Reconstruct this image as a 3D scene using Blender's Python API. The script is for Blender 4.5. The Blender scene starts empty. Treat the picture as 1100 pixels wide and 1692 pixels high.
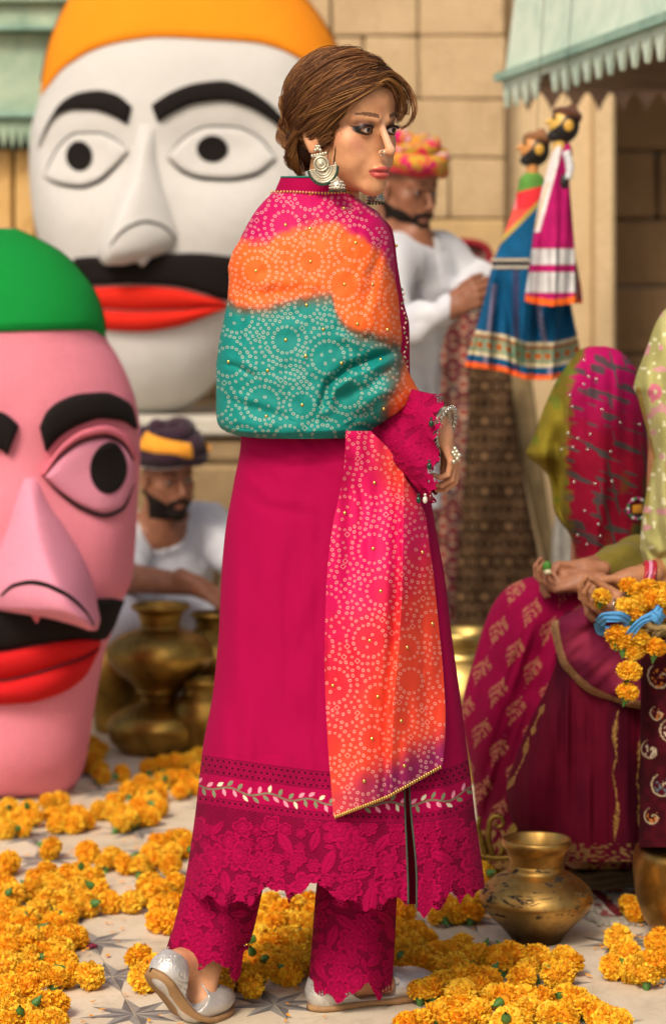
import bpy, math, random
import numpy as np
rng = np.random.default_rng(7); random.seed(7)
sc = bpy.context.scene
COL = sc.collection
R = math.radians
# ---------------------------------------------------------------- camera, light, exposure
CAM_H, FPX, CX, HY = 1.2, 4000.0, 550.0, 537.0
cam = bpy.data.cameras.new('camera'); camo = bpy.data.objects.new('camera', cam); COL.objects.link(camo)
camo.location = (0, 0, CAM_H); camo.rotation_euler = (R(90), 0, 0)
cam.sensor_fit = 'VERTICAL'; cam.sensor_height = 36; cam.sensor_width = 36 * 1100 / 1692
cam.lens = 36 * FPX / 1692; cam.shift_y = -(846 - HY) / 1692
cam.clip_start = .1; cam.clip_end = 500
cam.dof.use_dof = True; cam.dof.focus_distance = 4.08; cam.dof.aperture_fstop = 3.4
sc.camera = camo
w = bpy.data.worlds.new('World'); sc.world = w; w.use_nodes = True
SUN_EL, SUN_AZ = 44, 203      # azimuth: clockwise from +Y (away from the camera)
nt = w.node_tree; bg = nt.nodes['Background']
sky = nt.nodes.new('ShaderNodeTexSky'); sky.sky_type = 'NISHITA'; sky.sun_disc = False
sky.sun_elevation = R(SUN_EL); sky.sun_rotation = R(SUN_AZ); sky.air_density = 1.0; sky.dust_density = 6.0; sky.ozone_density = .6
nt.links.new(sky.outputs[0], bg.inputs[0]); bg.inputs[1].default_value = .08
sun = bpy.data.lights.new('sun', 'SUN'); sun.energy = 1.5; sun.angle = R(16); sun.color = (1, .90, .77)
suno = bpy.data.objects.new('sun', sun); COL.objects.link(suno); suno.location = (-3, -3, 8)
suno.rotation_euler = (R(90 - SUN_EL), 0, R(180 - SUN_AZ))
vs = sc.view_settings; vs.view_transform = 'Standard'; vs.look = 'None'; vs.gamma = 1; vs.exposure = 0.68; vs.use_curve_mapping = False
sc.render.engine = 'CYCLES'

# ---------------------------------------------------------------- helpers
def P(px, py, d):
    px, py, d = np.broadcast_arrays(np.asarray(px, float), np.asarray(py, float), np.asarray(d, float))
    return np.stack([(px - CX) * d / FPX, d, CAM_H - (py - HY) * d / FPX], -1)
def gd(py): return FPX * CAM_H / (py - HY)              # distance of a floor point seen at row py
def hexc(h):                                            # sRGB hex -> linear
    c = [int(h[i:i + 2], 16) / 255 for i in (0, 2, 4)]
    return tuple(x / 12.92 if x <= .04045 else ((x + .055) / 1.055) ** 2.4 for x in c)
def A(h): return np.array(hexc(h))
def wloc(o):
    v = np.zeros(3)
    while o is not None: v += np.array(o.location); o = o.parent
    return v
def tag(o, label=None, cat=None, group=None, kind=None):
    for k, v in (('label', label), ('category', cat), ('group', group), ('kind', kind)):
        if v: o[k] = v
    return o
def thing(name, label, cat, loc, group=None, kind=None):
    o = bpy.data.objects.new(name, None); COL.objects.link(o); o.location = tuple(float(x) for x in loc); o.empty_display_size = .05
    return tag(o, label, cat, group, kind)
def mesh_np(name, V, F, cols=None, smooth=True, uv=None):
    """V (n,3); F list of arrays (m,k)"""
    if not isinstance(F, list): F = [F]
    F = [np.asarray(f, np.int32) for f in F if len(f)]
    me = bpy.data.meshes.new(name)
    V = np.ascontiguousarray(V, np.float32)
    me.vertices.add(len(V)); me.vertices.foreach_set('co', V.ravel())
    tot = np.concatenate([np.full(len(f), f.shape[1], np.int32) for f in F])
    li = np.concatenate([f.ravel() for f in F])
    me.loops.add(len(li)); me.loops.foreach_set('vertex_index', li)
    me.polygons.add(len(tot))
    st = np.concatenate([[0], np.cumsum(tot)[:-1]]).astype(np.int32)
    me.polygons.foreach_set('loop_start', st); me.polygons.foreach_set('loop_total', tot)
    me.update(calc_edges=True)
    me.polygons.foreach_set('use_smooth', np.full(len(tot), smooth, bool))
    if cols is not None:
        a = me.color_attributes.new('col', 'FLOAT_COLOR', 'POINT')
        c = np.ones((len(V), 4), np.float32); c[:, :3] = cols; a.data.foreach_set('color', c.ravel())
    me.validate()
    return me
def obj(name, V, F, mat, parent=None, cols=None, smooth=True, mi=None):
    V = np.asarray(V, float)
    if parent is not None: V = V - wloc(parent)
    me = mesh_np(name, V, F, cols, smooth)
    for m in (mat if isinstance(mat, (list, tuple)) else [mat]): me.materials.append(m)
    if mi is not None: me.polygons.foreach_set('material_index', np.asarray(mi, np.int32))
    o = bpy.data.objects.new(name, me); COL.objects.link(o)
    if parent is not None: o.parent = parent
    return o
class MB:                                               # collects pieces into one mesh
    def __init__(s): s.V = []; s.F = []; s.n = 0; s.C = []
    def add(s, V, F, col=None):
        V = np.asarray(V, float)
        for f in (F if isinstance(F, list) else [F]):
            if len(f): s.F.append(np.asarray(f) + s.n)
        s.V.append(V); s.n += len(V)
        if col is not None: s.C.append(np.broadcast_to(np.asarray(col, float), (len(V), 3)))
        return s
    def build(s, name, mat, parent=None, smooth=True):
        return obj(name, np.concatenate(s.V), s.F, mat, parent, np.concatenate(s.C) if s.C else None, smooth)
def grid_faces(nr, nc, wrap=False):
    i = np.arange(nr - 1)[:, None]; j = np.arange(nc if wrap else nc - 1)[None, :]
    a = i * nc + j; b = i * nc + (j + 1) % nc
    return np.stack([a, a + nc, b + nc, b], -1).reshape(-1, 4)   # columns rightwards, rows downwards: faces the camera
def lathe(profile, c, n=48, wob=0):
    pr = np.asarray(profile, float); a = np.linspace(0, 2 * np.pi, n, endpoint=False)
    V = np.stack([pr[:, :1] * np.cos(a), pr[:, :1] * np.sin(a), np.repeat(pr[:, 1:2], n, 1)], -1)
    V = V.reshape(-1, 3)
    if wob: V[:, 0] *= 1 + wob * np.sin(V[:, 2] * 40)
    return V + np.asarray(c, float), grid_faces(len(pr), n, True)[:, ::-1]
def smooth_profile(pts, n=60):
    pts = np.asarray(pts, float); t = np.r_[0, np.cumsum(np.hypot(*np.diff(pts, axis=0).T))]
    u = np.linspace(0, t[-1], n)
    return np.stack([pch(t, pts[:, 0])(u), pch(t, pts[:, 1])(u)], -1)
def pch(x, y):
    """shape preserving cubic interpolation"""
    x = np.asarray(x, float); y = np.asarray(y, float); h = np.diff(x); dl = np.diff(y) / h
    m = np.zeros_like(y)
    if len(x) > 2:
        w1 = 2 * h[1:] + h[:-1]; w2 = h[1:] + 2 * h[:-1]
        with np.errstate(divide='ignore', invalid='ignore'):
            hm = (w1 + w2) / (w1 / dl[:-1] + w2 / dl[1:])
        m[1:-1] = np.where(dl[:-1] * dl[1:] > 0, hm, 0)
    m[0] = dl[0]; m[-1] = dl[-1]
    def f(q):
        q = np.clip(np.asarray(q, float), x[0], x[-1]); k = np.clip(np.searchsorted(x, q) - 1, 0, len(h) - 1)
        t = (q - x[k]) / h[k]
        return (y[k] * (1 + 2 * t) * (1 - t) ** 2 + m[k] * h[k] * t * (1 - t) ** 2 + y[k + 1] * t * t * (3 - 2 * t) + m[k + 1] * h[k] * t * t * (t - 1))
    return f
def resample(pts, n, closed=False):
    pts = np.asarray(pts, float)
    if closed: pts = np.vstack([pts, pts[:1]])
    t = np.r_[0, np.cumsum(np.linalg.norm(np.diff(pts, axis=0), axis=1))]
    u = np.linspace(0, t[-1], n)
    return np.stack([pch(t, pts[:, k])(u) for k in range(pts.shape[1])], -1)
def tube(pts, r, n=8, cap=True):
    pts = np.asarray(pts, float); m = len(pts); r = np.broadcast_to(np.asarray(r, float), (m,))
    T = np.gradient(pts, axis=0); T /= np.linalg.norm(T, axis=1, keepdims=True) + 1e-12
    up = np.array([0.13, 0.31, 1.0]); N = np.cross(T, up); N /= np.linalg.norm(N, axis=1, keepdims=True) + 1e-9
    B = np.cross(T, N); a = np.linspace(0, 2 * np.pi, n, endpoint=False)
    V = pts[:, None] + r[:, None, None] * (np.cos(a)[None, :, None] * N[:, None] + np.sin(a)[None, :, None] * B[:, None])
    F = [grid_faces(m, n, True)]
    V = V.reshape(-1, 3)
    if cap: F += [np.arange(n)[None, :], (np.arange(n)[::-1] + (m - 1) * n)[None, :]]
    return V, F
def box(c, s, rot=0):
    x, y, z = np.asarray(s, float) / 2
    V = np.array([[-x, -y, -z], [x, -y, -z], [x, y, -z], [-x, y, -z], [-x, -y, z], [x, -y, z], [x, y, z], [-x, y, z]])
    if rot: V[:, :2] = V[:, :2] @ np.array([[math.cos(rot), math.sin(rot)], [-math.sin(rot), math.cos(rot)]])
    return V + np.asarray(c, float), np.array([[0, 3, 2, 1], [4, 5, 6, 7], [0, 1, 5, 4], [1, 2, 6, 5], [2, 3, 7, 6], [3, 0, 4, 7]])
def bbox_(ctr, s, b=.006, rot=0, jit=0):
    """bevelled box"""
    x, y, z = np.asarray(s, float) / 2; b = min(b, x * .8, y * .8, z * .8); V = []; 
    for sx in (-1, 1):
        for sy in (-1, 1):
            for sz in (-1, 1):
                V += [[sx * x, sy * (y - b), sz * (z - b)], [sx * (x - b), sy * y, sz * (z - b)], [sx * (x - b), sy * (y - b), sz * z]]
    V = np.array(V)
    if jit: V += rng.uniform(-jit, jit, V.shape)
    idx = lambda a, bb, c, k: (a * 4 + bb * 2 + c) * 3 + k
    Q = []; T = []
    for a in (0, 1):
        q = [idx(a, 0, 0, 0), idx(a, 1, 0, 0), idx(a, 1, 1, 0), idx(a, 0, 1, 0)]; Q.append(q if a else q[::-1])
        q = [idx(0, a, 0, 1), idx(1, a, 0, 1), idx(1, a, 1, 1), idx(0, a, 1, 1)]; Q.append(q[::-1] if a else q)
        q = [idx(0, 0, a, 2), idx(1, 0, a, 2), idx(1, 1, a, 2), idx(0, 1, a, 2)]; Q.append(q if a else q[::-1])
        for c in (0, 1):
            q = [idx(a, c, 0, 0), idx(a, c, 1, 0), idx(a, c, 1, 1), idx(a, c, 0, 1)]; Q.append(q if a != c else q[::-1])
            q = [idx(a, 0, c, 0), idx(a, 1, c, 0), idx(a, 1, c, 2), idx(a, 0, c, 2)]; Q.append(q if a == c else q[::-1])
            q = [idx(0, a, c, 1), idx(1, a, c, 1), idx(1, a, c, 2), idx(0, a, c, 2)]; Q.append(q if a != c else q[::-1])
            for e in (0, 1): 
                t = [idx(a, c, e, 0), idx(a, c, e, 1), idx(a, c, e, 2)]; T.append(t if (a + c + e) % 2 else t[::-1])
    if rot: V[:, :2] = V[:, :2] @ np.array([[math.cos(rot), math.sin(rot)], [-math.sin(rot), math.cos(rot)]])
    return V + np.asarray(ctr, float), [np.array(Q), np.array(T)]
_sph = {}
def sphere(c, r, nr=10, nc=14, M=None):
    a = np.linspace(0, np.pi, nr)[:, None]; b = np.linspace(0, 2 * np.pi, nc, endpoint=False)[None]
    V = np.stack([np.sin(a) * np.cos(b), np.sin(a) * np.sin(b), np.repeat(np.cos(a), nc, 1)], -1).reshape(-1, 3) * np.asarray(r, float)
    if M is not None: V = V @ np.asarray(M).T
    return V + np.asarray(c, float), grid_faces(nr, nc, True)
def vnoise(p, seed=0):
    """smooth value noise on (n,2) or (n,3) points, -1..1"""
    p = np.asarray(p, float); i = np.floor(p).astype(np.int64); f = p - i; f = f * f * (3 - 2 * f); k = p.shape[-1]
    out = 0
    for c in range(2 ** k):
        o = [(c >> q) & 1 for q in range(k)]
        h = np.full(p.shape[:-1], seed * 7919 + 1013, np.int64)
        for q, m in zip(range(k), (374761393, 668265263, 974634777)): h = h + (i[..., q] + o[q]) * m
        h = (h ^ (h >> 13)) * 1274126177; h = h ^ (h >> 16)
        v = (h & 0xffff) / 32768.0 - 1
        wt = 1
        for q in range(k): wt = wt * (f[..., q] if o[q] else 1 - f[..., q])
        out = out + v * wt
    return out
def fbm(p, seed=0, o=4):
    p = np.asarray(p, float); s = 0; a = 1
    for k in range(o): s = s + a * vnoise(p * 2 ** k, seed + k); a *= .5
    return s / 1.9
def polydist(px, py, line):
    """distance to a polyline and position along it 0..1"""
    L = np.asarray(line, float); best = np.full(px.shape, 1e9); tt = np.zeros(px.shape); side = np.zeros(px.shape)
    seg = np.hypot(*np.diff(L, axis=0).T); cum = np.r_[0, np.cumsum(seg)]
    for k in range(len(L) - 1):
        ax, ay = L[k]; bx, by = L[k + 1]; dx, dy = bx - ax, by - ay
        t = np.clip(((px - ax) * dx + (py - ay) * dy) / (dx * dx + dy * dy + 1e-9), 0, 1)
        ds = np.hypot(px - ax - t * dx, py - ay - t * dy); m = ds < best
        best = np.where(m, ds, best); tt = np.where(m, (cum[k] + t * seg[k]) / cum[-1], tt)
        side = np.where(m, np.sign((px - ax) * dy - (py - ay) * dx), side)
    return best, tt, side
def inpoly(px, py, poly):
    c = np.zeros(px.shape, bool); n = len(poly)
    for i in range(n):
        x1, y1 = poly[i]; x2, y2 = poly[(i + 1) % n]
        if y1 == y2: continue
        m = ((y1 > py) != (y2 > py)) & (px < (x2 - x1) * (py - y1) / (y2 - y1) + x1); c ^= m
    return c
def ss(a, b, x): t = np.clip((x - a) / (b - a), 0, 1); return t * t * (3 - 2 * t)
def mixc(a, b, t): return a + (b - a) * np.asarray(t)[..., None]

class Loft:
    """closed body whose outline, row by row, is (y, xl, xr) as seen at distance d0; df/db = depth towards / away from the camera"""
    def __init__(s, rows, d0, df, db, e=2.2, disp=None):
        r = np.asarray(rows, float); s.y0, s.y1 = r[0, 0], r[-1, 0]
        s.xl = pch(r[:, 0], r[:, 1]); s.xr = pch(r[:, 0], r[:, 2]); s.d0 = d0; s.e = e; s.disp = disp
        mk = lambda v: (lambda y: np.full(np.shape(y), v, float)) if np.isscalar(v) else pch(*np.asarray(v, float).T)
        s.df, s.db = mk(df), mk(db); s.dd = (lambda y: np.full(np.shape(y), d0, float)) if np.isscalar(d0) else pch(*np.asarray(d0, float).T)
    def u(s, px, py):
        l, r = s.xl(py), s.xr(py); return np.clip((px - (l + r) / 2) / np.maximum((r - l) / 2, .5), -1, 1)
    def H(s, px, py):
        u = np.abs(s.u(px, py)); h = s.df(py) * (1 - u ** s.e) ** (1 / s.e)
        if s.disp is not None: h = h + s.disp(np.asarray(px, float), np.asarray(py, float)) * ss(1, .85, u)
        return h
    def at(s, px, py, off=0.): px = np.asarray(px, float); py = np.asarray(py, float); return P(px, py, s.dd(py) - s.H(px, py) - off)
    def front(s, nr, nc, y0=None, y1=None):
        y = np.linspace(s.y0 if y0 is None else y0, s.y1 if y1 is None else y1, nr)[:, None]
        a = np.linspace(0, 1, nc)[None]; u = (-np.cos(a * np.pi)) * .6 + (2 * a - 1) * .4
        l, r = s.xl(y), s.xr(y); px = (l + r) / 2 + u * (r - l) / 2; py = np.repeat(y, nc, 1)
        return px, py
    def back(s, nr, nc, y0=None, y1=None):
        px, py = s.front(nr, nc, y0, y1); u = np.abs(s.u(px, py))
        return P(px, py, s.dd(py) + s.db(py) * (1 - u ** s.e) ** (1 / s.e)).reshape(-1, 3), px, py
    def mesh(s, nr, nc, y0=None, y1=None):
        px, py = s.front(nr, nc, y0, y1); m = MB(); m.add(s.at(px, py).reshape(-1, 3), grid_faces(nr, nc))
        b, _, _ = s.back(nr, nc, y0, y1); m.add(b, grid_faces(nr, nc)[:, ::-1]); return m
def strip(L, top, bot, off, nu=40, nv=13, p=2.0, lift=None, ends=True, sink=.006):
    """padded patch lying on loft L between two outline curves given in picture rows and columns"""
    a = resample(top, nu); b = resample(bot, nu); v = np.linspace(0, 1, nv)[None, :, None]
    q = a[:, None] * (1 - v) + b[:, None] * v; px, py = q[..., 0], q[..., 1]
    k = np.abs(2 * v[..., 0] - 1); h = (1 - k ** p) ** (1 / p)
    if ends:
        t = np.linspace(0, 1, nu)[:, None]; h = h * (1 - np.abs(2 * t - 1) ** 12) ** (1 / 3)
    o = off * h - sink * (h < 1e-6)
    if lift is not None: o = o + lift(px, py)
    V = L.at(px, py, o).reshape(-1, 3)
    return V, grid_faces(nu, nv)[:, ::-1]
def ell_strip(c, rx, ry, rot=0):
    a = np.linspace(np.pi, 0, 24); x, y = rx * np.cos(a), ry * np.sin(a); cr, sr = math.cos(rot), math.sin(rot)
    f = lambda x, y: np.stack([c[0] + x * cr - y * sr, c[1] + x * sr + y * cr], -1)
    return f(x, -y), f(x, y)

# ---------------------------------------------------------------- signed distance bodies
def cap(a, b, ra, rb=None):
    a, b = np.array(a, float), np.array(b, float); rb = ra if rb is None else rb; d = b - a; dd = d @ d + 1e-12
    def f(p):
        t = np.clip((p - a) @ d / dd, 0, 1); return np.linalg.norm(p - a - t[:, None] * d, axis=1) - (ra + (rb - ra) * t)
    return f
def ell(c, r, M=None):
    c = np.array(c, float); r = np.array(r, float)
    def f(p):
        q = p - c
        if M is not None: q = q @ M
        k0 = np.linalg.norm(q / r, axis=1); k1 = np.linalg.norm(q / (r * r), axis=1) + 1e-9
        return k0 * (k0 - 1) / k1
    return f
def sph(c, r): 
    c = np.array(c, float); return lambda p: np.linalg.norm(p - c, axis=1) - r
def _ev(prims, p):
    d = None
    for op, f, k in prims:
        g = f(p).astype(np.float32)
        if d is None: d = g; continue
        if op == '+':
            h = np.clip(.5 + .5 * (d - g) / k, 0, 1); d = d + (g - d) * h - k * h * (1 - h)
        elif op == '-':
            g = -g; h = np.clip(.5 - .5 * (d - g) / k, 0, 1); d = d + (g - d) * h + k * h * (1 - h)
        elif op == '&': d = np.maximum(d, g)
    return d
def sdf(prims):
    """prims: (op, f, k); culls prims far from each group of points"""
    def F(p):
        if len(p) < 300: return _ev(prims, p)
        c = (p.min(0) + p.max(0)) / 2; r = np.linalg.norm(p.max(0) - p.min(0)) / 2
        if r > .4: return _ev(prims, p)
        g = [float(f(c[None])[0]) for _, f, _ in prims]; mn = min([x for x, q in zip(g, prims) if q[0] == '+'])
        keep = [q for x, q in zip(g, prims) if (q[0] == '+' and x - r < mn + r + q[2] * 1.5) or (q[0] == '-' and x - 1.3 * r < q[2] + r) or q[0] == '&']
        return _ev(keep, p)
    return F
def mesh_sdf(F, lo, hi, h, B=8):
    lo = np.array(lo, float); n = np.ceil((np.array(hi, float) - lo) / h / B).astype(int); N = n * B + 1
    D = np.empty(N, np.float32)
    g = [lo[k] + (np.arange(n[k]) + .5) * B * h for k in range(3)]
    C = np.stack(np.meshgrid(*g, indexing='ij'), -1).reshape(-1, 3); dc = F(C)
    big = np.repeat(np.repeat(np.repeat(dc.reshape(n), B, 0), B, 1), B, 2)
    D[:-1, :-1, :-1] = big; D[-1] = D[-2]; D[:, -1] = D[:, -2]; D[:, :, -1] = D[:, :, -2]
    near = np.argwhere(np.abs(dc.reshape(n)) < B * h * 1.5)
    k = np.arange(B + 1); K = np.stack(np.meshgrid(k, k, k, indexing='ij'), -1).reshape(-1, 3)
    key = (near // 3) @ np.array([1000003, 1009, 1]); order = np.argsort(key, kind='stable'); near = near[order]; key = key[order]
    for bl in np.split(near, np.flatnonzero(np.diff(key)) + 1):
        if not len(bl): continue
        idx = (bl[:, None] * B + K[None]).reshape(-1, 3); D[idx[:, 0], idx[:, 1], idx[:, 2]] = F(lo + idx * h)
    S = D < 0
    cell = np.zeros(N - 1, bool); c0 = S[:-1, :-1, :-1]
    for a in (0, 1):
        for b in (0, 1):
            for c in (0, 1): cell |= S[a:N[0] - 1 + a, b:N[1] - 1 + b, c:N[2] - 1 + c] != c0
    ci = np.argwhere(cell); vid = np.full(N - 1, -1, np.int64); vid[tuple(ci.T)] = np.arange(len(ci))
    acc = np.zeros((len(ci), 3)); cnt = np.zeros(len(ci))
    cs = [(a, b, c) for a in (0, 1) for b in (0, 1) for c in (0, 1)]
    for i in range(8):
        for j in range(i + 1, 8):
            df = np.array(cs[j]) - np.array(cs[i])
            if np.abs(df).sum() != 1: continue
            p = ci + cs[i]; q = ci + cs[j]; dp = D[tuple(p.T)]; dq = D[tuple(q.T)]; m = (dp < 0) != (dq < 0)
            t = np.where(m, dp / np.where(m, dp - dq, 1), 0)
            acc += np.where(m[:, None], np.array(cs[i]) + t[:, None] * df, 0); cnt += m
    V = lo + (ci + acc / cnt[:, None]) * h
    Q = []
    for ax in range(3):
        u, v = (ax + 1) % 3, (ax + 2) % 3
        s0 = [slice(None)] * 3; s1 = [slice(None)] * 3; s0[ax] = slice(0, -1); s1[ax] = slice(1, None)
        A0, A1 = S[tuple(s0)], S[tuple(s1)]; e = np.argwhere(A0 != A1)
        ok = (e[:, u] > 0) & (e[:, v] > 0) & (e[:, u] < N[u] - 1) & (e[:, v] < N[v] - 1); e = e[ok]
        fl = A0[tuple(e.T)]
        du = np.zeros(3, int); du[u] = 1; dv = np.zeros(3, int); dv[v] = 1
        q = np.stack([vid[tuple((e - du - dv).T)], vid[tuple((e - dv).T)], vid[tuple(e.T)], vid[tuple((e - du).T)]], -1)
        q = np.where(fl[:, None], q, q[:, ::-1]); Q.append(q[(q >= 0).all(1)])
    return V, np.concatenate(Q)

# ---------------------------------------------------------------- materials
class NB:
    def __init__(s, name):
        s.m = bpy.data.materials.new(name); s.m.use_nodes = True; s.t = s.m.node_tree; s.b = s.t.nodes['Principled BSDF']
    def n(s, typ, **k):
        x = s.t.nodes.new('ShaderNode' + typ)
        for a, v in k.items():
            if hasattr(x, a): setattr(x, a, v)
            else: x.inputs[a].default_value = v
        return x
    def l(s, a, b): s.t.links.new(a, b)
    def noise(s, scale, detail=4, rough=.6, dist=0, vec=None):
        x = s.n('TexNoise'); x.inputs['Scale'].default_value = scale; x.inputs['Detail'].default_value = detail
        x.inputs['Roughness'].default_value = rough; x.inputs['Distortion'].default_value = dist
        if vec is not None: s.l(vec, x.inputs['Vector'])
        return x.outputs['Fac']
    def ramp(s, fac, stops):
        x = s.n('ValToRGB'); e = x.color_ramp.elements
        while len(e) < len(stops): e.new(.5)
        for q, (p, c) in zip(e, stops): q.position = p; q.color = (*c, 1) if not np.isscalar(c) else (c, c, c, 1)
        s.l(fac, x.inputs[0]); return x.outputs[0]
    def mix(s, fac, a, b, mode='MIX'):
        x = s.n('Mix'); x.data_type = 'RGBA'; x.blend_type = mode
        for i, v in ((0, fac), (6, a), (7, b)):
            if hasattr(v, 'is_output'): s.l(v, x.inputs[i])
            else: x.inputs[i].default_value = v if i == 0 else (*v, 1)
        return x.outputs[2]
    def obj_co(s): return s.n('TexCoord').outputs['Object']
    def set(s, col=None, rough=None, metal=None, bump=None, bstr=.3, bdist=.01, **k):
        for nm, v in (('Base Color', col), ('Roughness', rough), ('Metallic', metal)):
            if v is None: continue
            if hasattr(v, 'is_output'): s.l(v, s.b.inputs[nm])
            else: s.b.inputs[nm].default_value = (*v, 1) if nm == 'Base Color' else v
        if bump is not None:
            x = s.n('Bump'); x.inputs['Strength'].default_value = bstr; x.inputs['Distance'].default_value = bdist
            s.l(bump, x.inputs['Height']); s.l(x.outputs[0], s.b.inputs['Normal'])
        for a, v in k.items(): s.b.inputs[a.replace('_', ' ')].default_value = v
        return s.m
def cloth(name, col, col2=None, rough=.8, scale=14, bstr=.25, bscale=900, sheen=.15, spec=.25, big=0, bigscale=30):
    b = NB(name); co = b.obj_co(); c2 = col2 if col2 is not None else tuple(np.array(col) * .8)
    f = b.ramp(b.noise(scale, 5, .65, 0, co), [(.35, 0.), (.65, 1.)])
    c = b.mix(f, tuple(col), tuple(c2)); fine = b.noise(bscale, 3, .7, 0, co)
    c = b.mix(.25, c, b.mix(b.ramp(fine, [(.3, 0.), (.7, 1.)]), tuple(np.array(col) * .75), tuple(np.minimum(1, np.array(col) * 1.15))))
    h = fine
    if big: h = b.mix(.5, fine, b.noise(bigscale, 3, .6, .3, co))
    return b.set(c, rough, 0, h, bstr, .004 if not big else big, Sheen_Weight=sheen, Specular_IOR_Level=spec)
def attrm(name, rough=.6, spec=.3, sheen=0, sss=0, bscale=700, bstr=.15, vary=.12, metal=0, bdist=.003):
    b = NB(name); at = b.n('Attribute', attribute_name='col').outputs['Color']; co = b.obj_co(); nz = b.noise(bscale, 3, .7, 0, co)
    nb = b.noise(bscale / 25, 4, .6, 0, co)
    c = b.mix(vary, at, b.mix(b.ramp(nb, [(.35, 0.), (.65, 1.)]), (0, 0, 0), (1, 1, 1)), 'OVERLAY')
    m = b.set(c, rough, metal, nz, bstr, bdist, Specular_IOR_Level=spec, Sheen_Weight=sheen)
    if sss: b.b.inputs['Subsurface Weight'].default_value = sss; b.b.inputs['Subsurface Radius'].default_value = (.012, .004, .002); b.b.inputs['Subsurface Scale'].default_value = 1
    return m
def plain(name, col, rough=.5, metal=0, spec=.5, **k):
    b = NB(name); co = b.obj_co(); f = b.noise(60, 4, .6, 0, co)
    c = b.mix(b.ramp(f, [(.3, 0.), (.7, 1.)]), tuple(np.array(col) * .82), tuple(np.minimum(1, np.array(col) * 1.1)))
    return b.set(c, rough, metal, f, .1, .003, Specular_IOR_Level=spec, **k)
# ================================================================ SETTING
def stone_mat(name, c1, c2, c3, sc_=1.0, bstr=.5):
    b = NB(name); co = b.obj_co(); n1 = b.noise(3 * sc_, 8, .65, .3, co); n2 = b.noise(22 * sc_, 6, .7, 0, co); n3 = b.noise(140 * sc_, 4, .7, 0, co)
    c = b.ramp(n1, [(.3, c3), (.47, c1), (.68, c2)])
    c = b.mix(b.ramp(n2, [(.56, 0.), (.72, .55)]), c, tuple(np.array(c3) * .75)); oi = b.n('ObjectInfo').outputs['Random']; c = b.mix(.55, c, b.ramp(oi, [(0., (.80, .78, .76)), (.35, (1., .96, .9)), (.7, (.92, .93, .92)), (1., (1.08, 1.0, .9))]), 'MULTIPLY')
    mp = b.n('Mapping'); b.l(co, mp.inputs[0]); mp.inputs['Scale'].default_value = (1, 1, .28); n4 = b.noise(7 * sc_, 6, .65, .5, mp.outputs[0]); c = b.mix(b.ramp(n4, [(.5, 0.), (.72, .45)]), c, tuple(np.array(c3) * .8))
    c = b.mix(.5, c, b.ramp(n3, [(.3, tuple(np.array(c1) * .72)), (.7, tuple(np.minimum(1, np.array(c2) * 1.12)))]))
    return b.set(c, .92, 0, b.mix(.5, n2, n3), bstr, .012, Specular_IOR_Level=.2)
M_stone = stone_mat('sandstone', A('bfa47e'), A('d2b992'), A('94795a'))
M_stone2 = stone_mat('sandstone_warm', A('cfae7c'), A('dfc08c'), A('a88a5e'))
M_stone3 = stone_mat('plinth_stone', A('8d7656'), A('a78d68'), A('5b4a34'), 1.6)
M_mortar = stone_mat('mortar', A('ad9064'), A('bd9f70'), A('94784f'))
M_plaster = stone_mat('plaster', A('cdb48c'), A('dbc49e'), A('b0966c'), .6, .2)
M_cope = stone_mat('slab', A('b9b3a6'), A('cbc5b6'), A('8f897c'), 1.2, .2)
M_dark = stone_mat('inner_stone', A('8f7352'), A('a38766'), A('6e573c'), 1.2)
M_ground = stone_mat('ground', A('b8ab95'), A('c6baa4'), A('9c907c'), .8, .2)

# ground sheet and tile floor
gs = 80
ground = obj('ground', [[-gs, -gs, -.02], [gs, -gs, -.02], [gs, gs, -.02], [-gs, gs, -.02]], np.array([[0, 1, 2, 3]]), M_ground); tag(ground, kind='structure')
b = NB('tile_cream'); co = b.obj_co(); oi = b.n('ObjectInfo').outputs['Random']
va = b.n('VectorMath'); va.operation = 'ADD'; b.l(co, va.inputs[0]); b.l(oi, va.inputs[1])
n1 = b.noise(9, 6, .7, .4, va.outputs[0]); n2 = b.noise(60, 5, .7, 0, va.outputs[0])
c = b.ramp(n1, [(.3, A('c4b8a2')), (.5, A('ddd2be')), (.7, A('e8dfce'))]); c = b.mix(b.ramp(n2, [(.58, 0.), (.78, .5)]), c, tuple(A('a08e70')))
tint = b.ramp(oi, [(0., A('d9ccb4')), (.5, A('fff8ec')), (1., A('e9dfce'))]); c = b.mix(.6, c, tint, 'MULTIPLY')
M_tile = b.set(c, b.ramp(n1, [(.3, .62), (.7, .36)]), 0, n2, .12, .004, Specular_IOR_Level=.4)
def gm(name, h1, h2):
    b = NB(name); co = b.obj_co(); n = b.noise(25, 6, .7, 0, co)
    return b.set(b.ramp(n, [(.35, A(h1)), (.65, A(h2))]), .5, 0, n, .1, .003)
M_tg1, M_tg2 = gm('tile_dark_grey', '5b5957', '75726f'), gm('tile_pale_grey', '86827c', '9b968e')
floor = obj('floor', [[-6, 1.5, -.004], [6, 1.5, -.004], [6, 12, -.004], [-6, 12, -.004]], np.array([[0, 1, 2, 3]]), gm('floor_grout', '8f8472', 'a59a86')); tag(floor, kind='structure')
TS = .25
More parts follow.
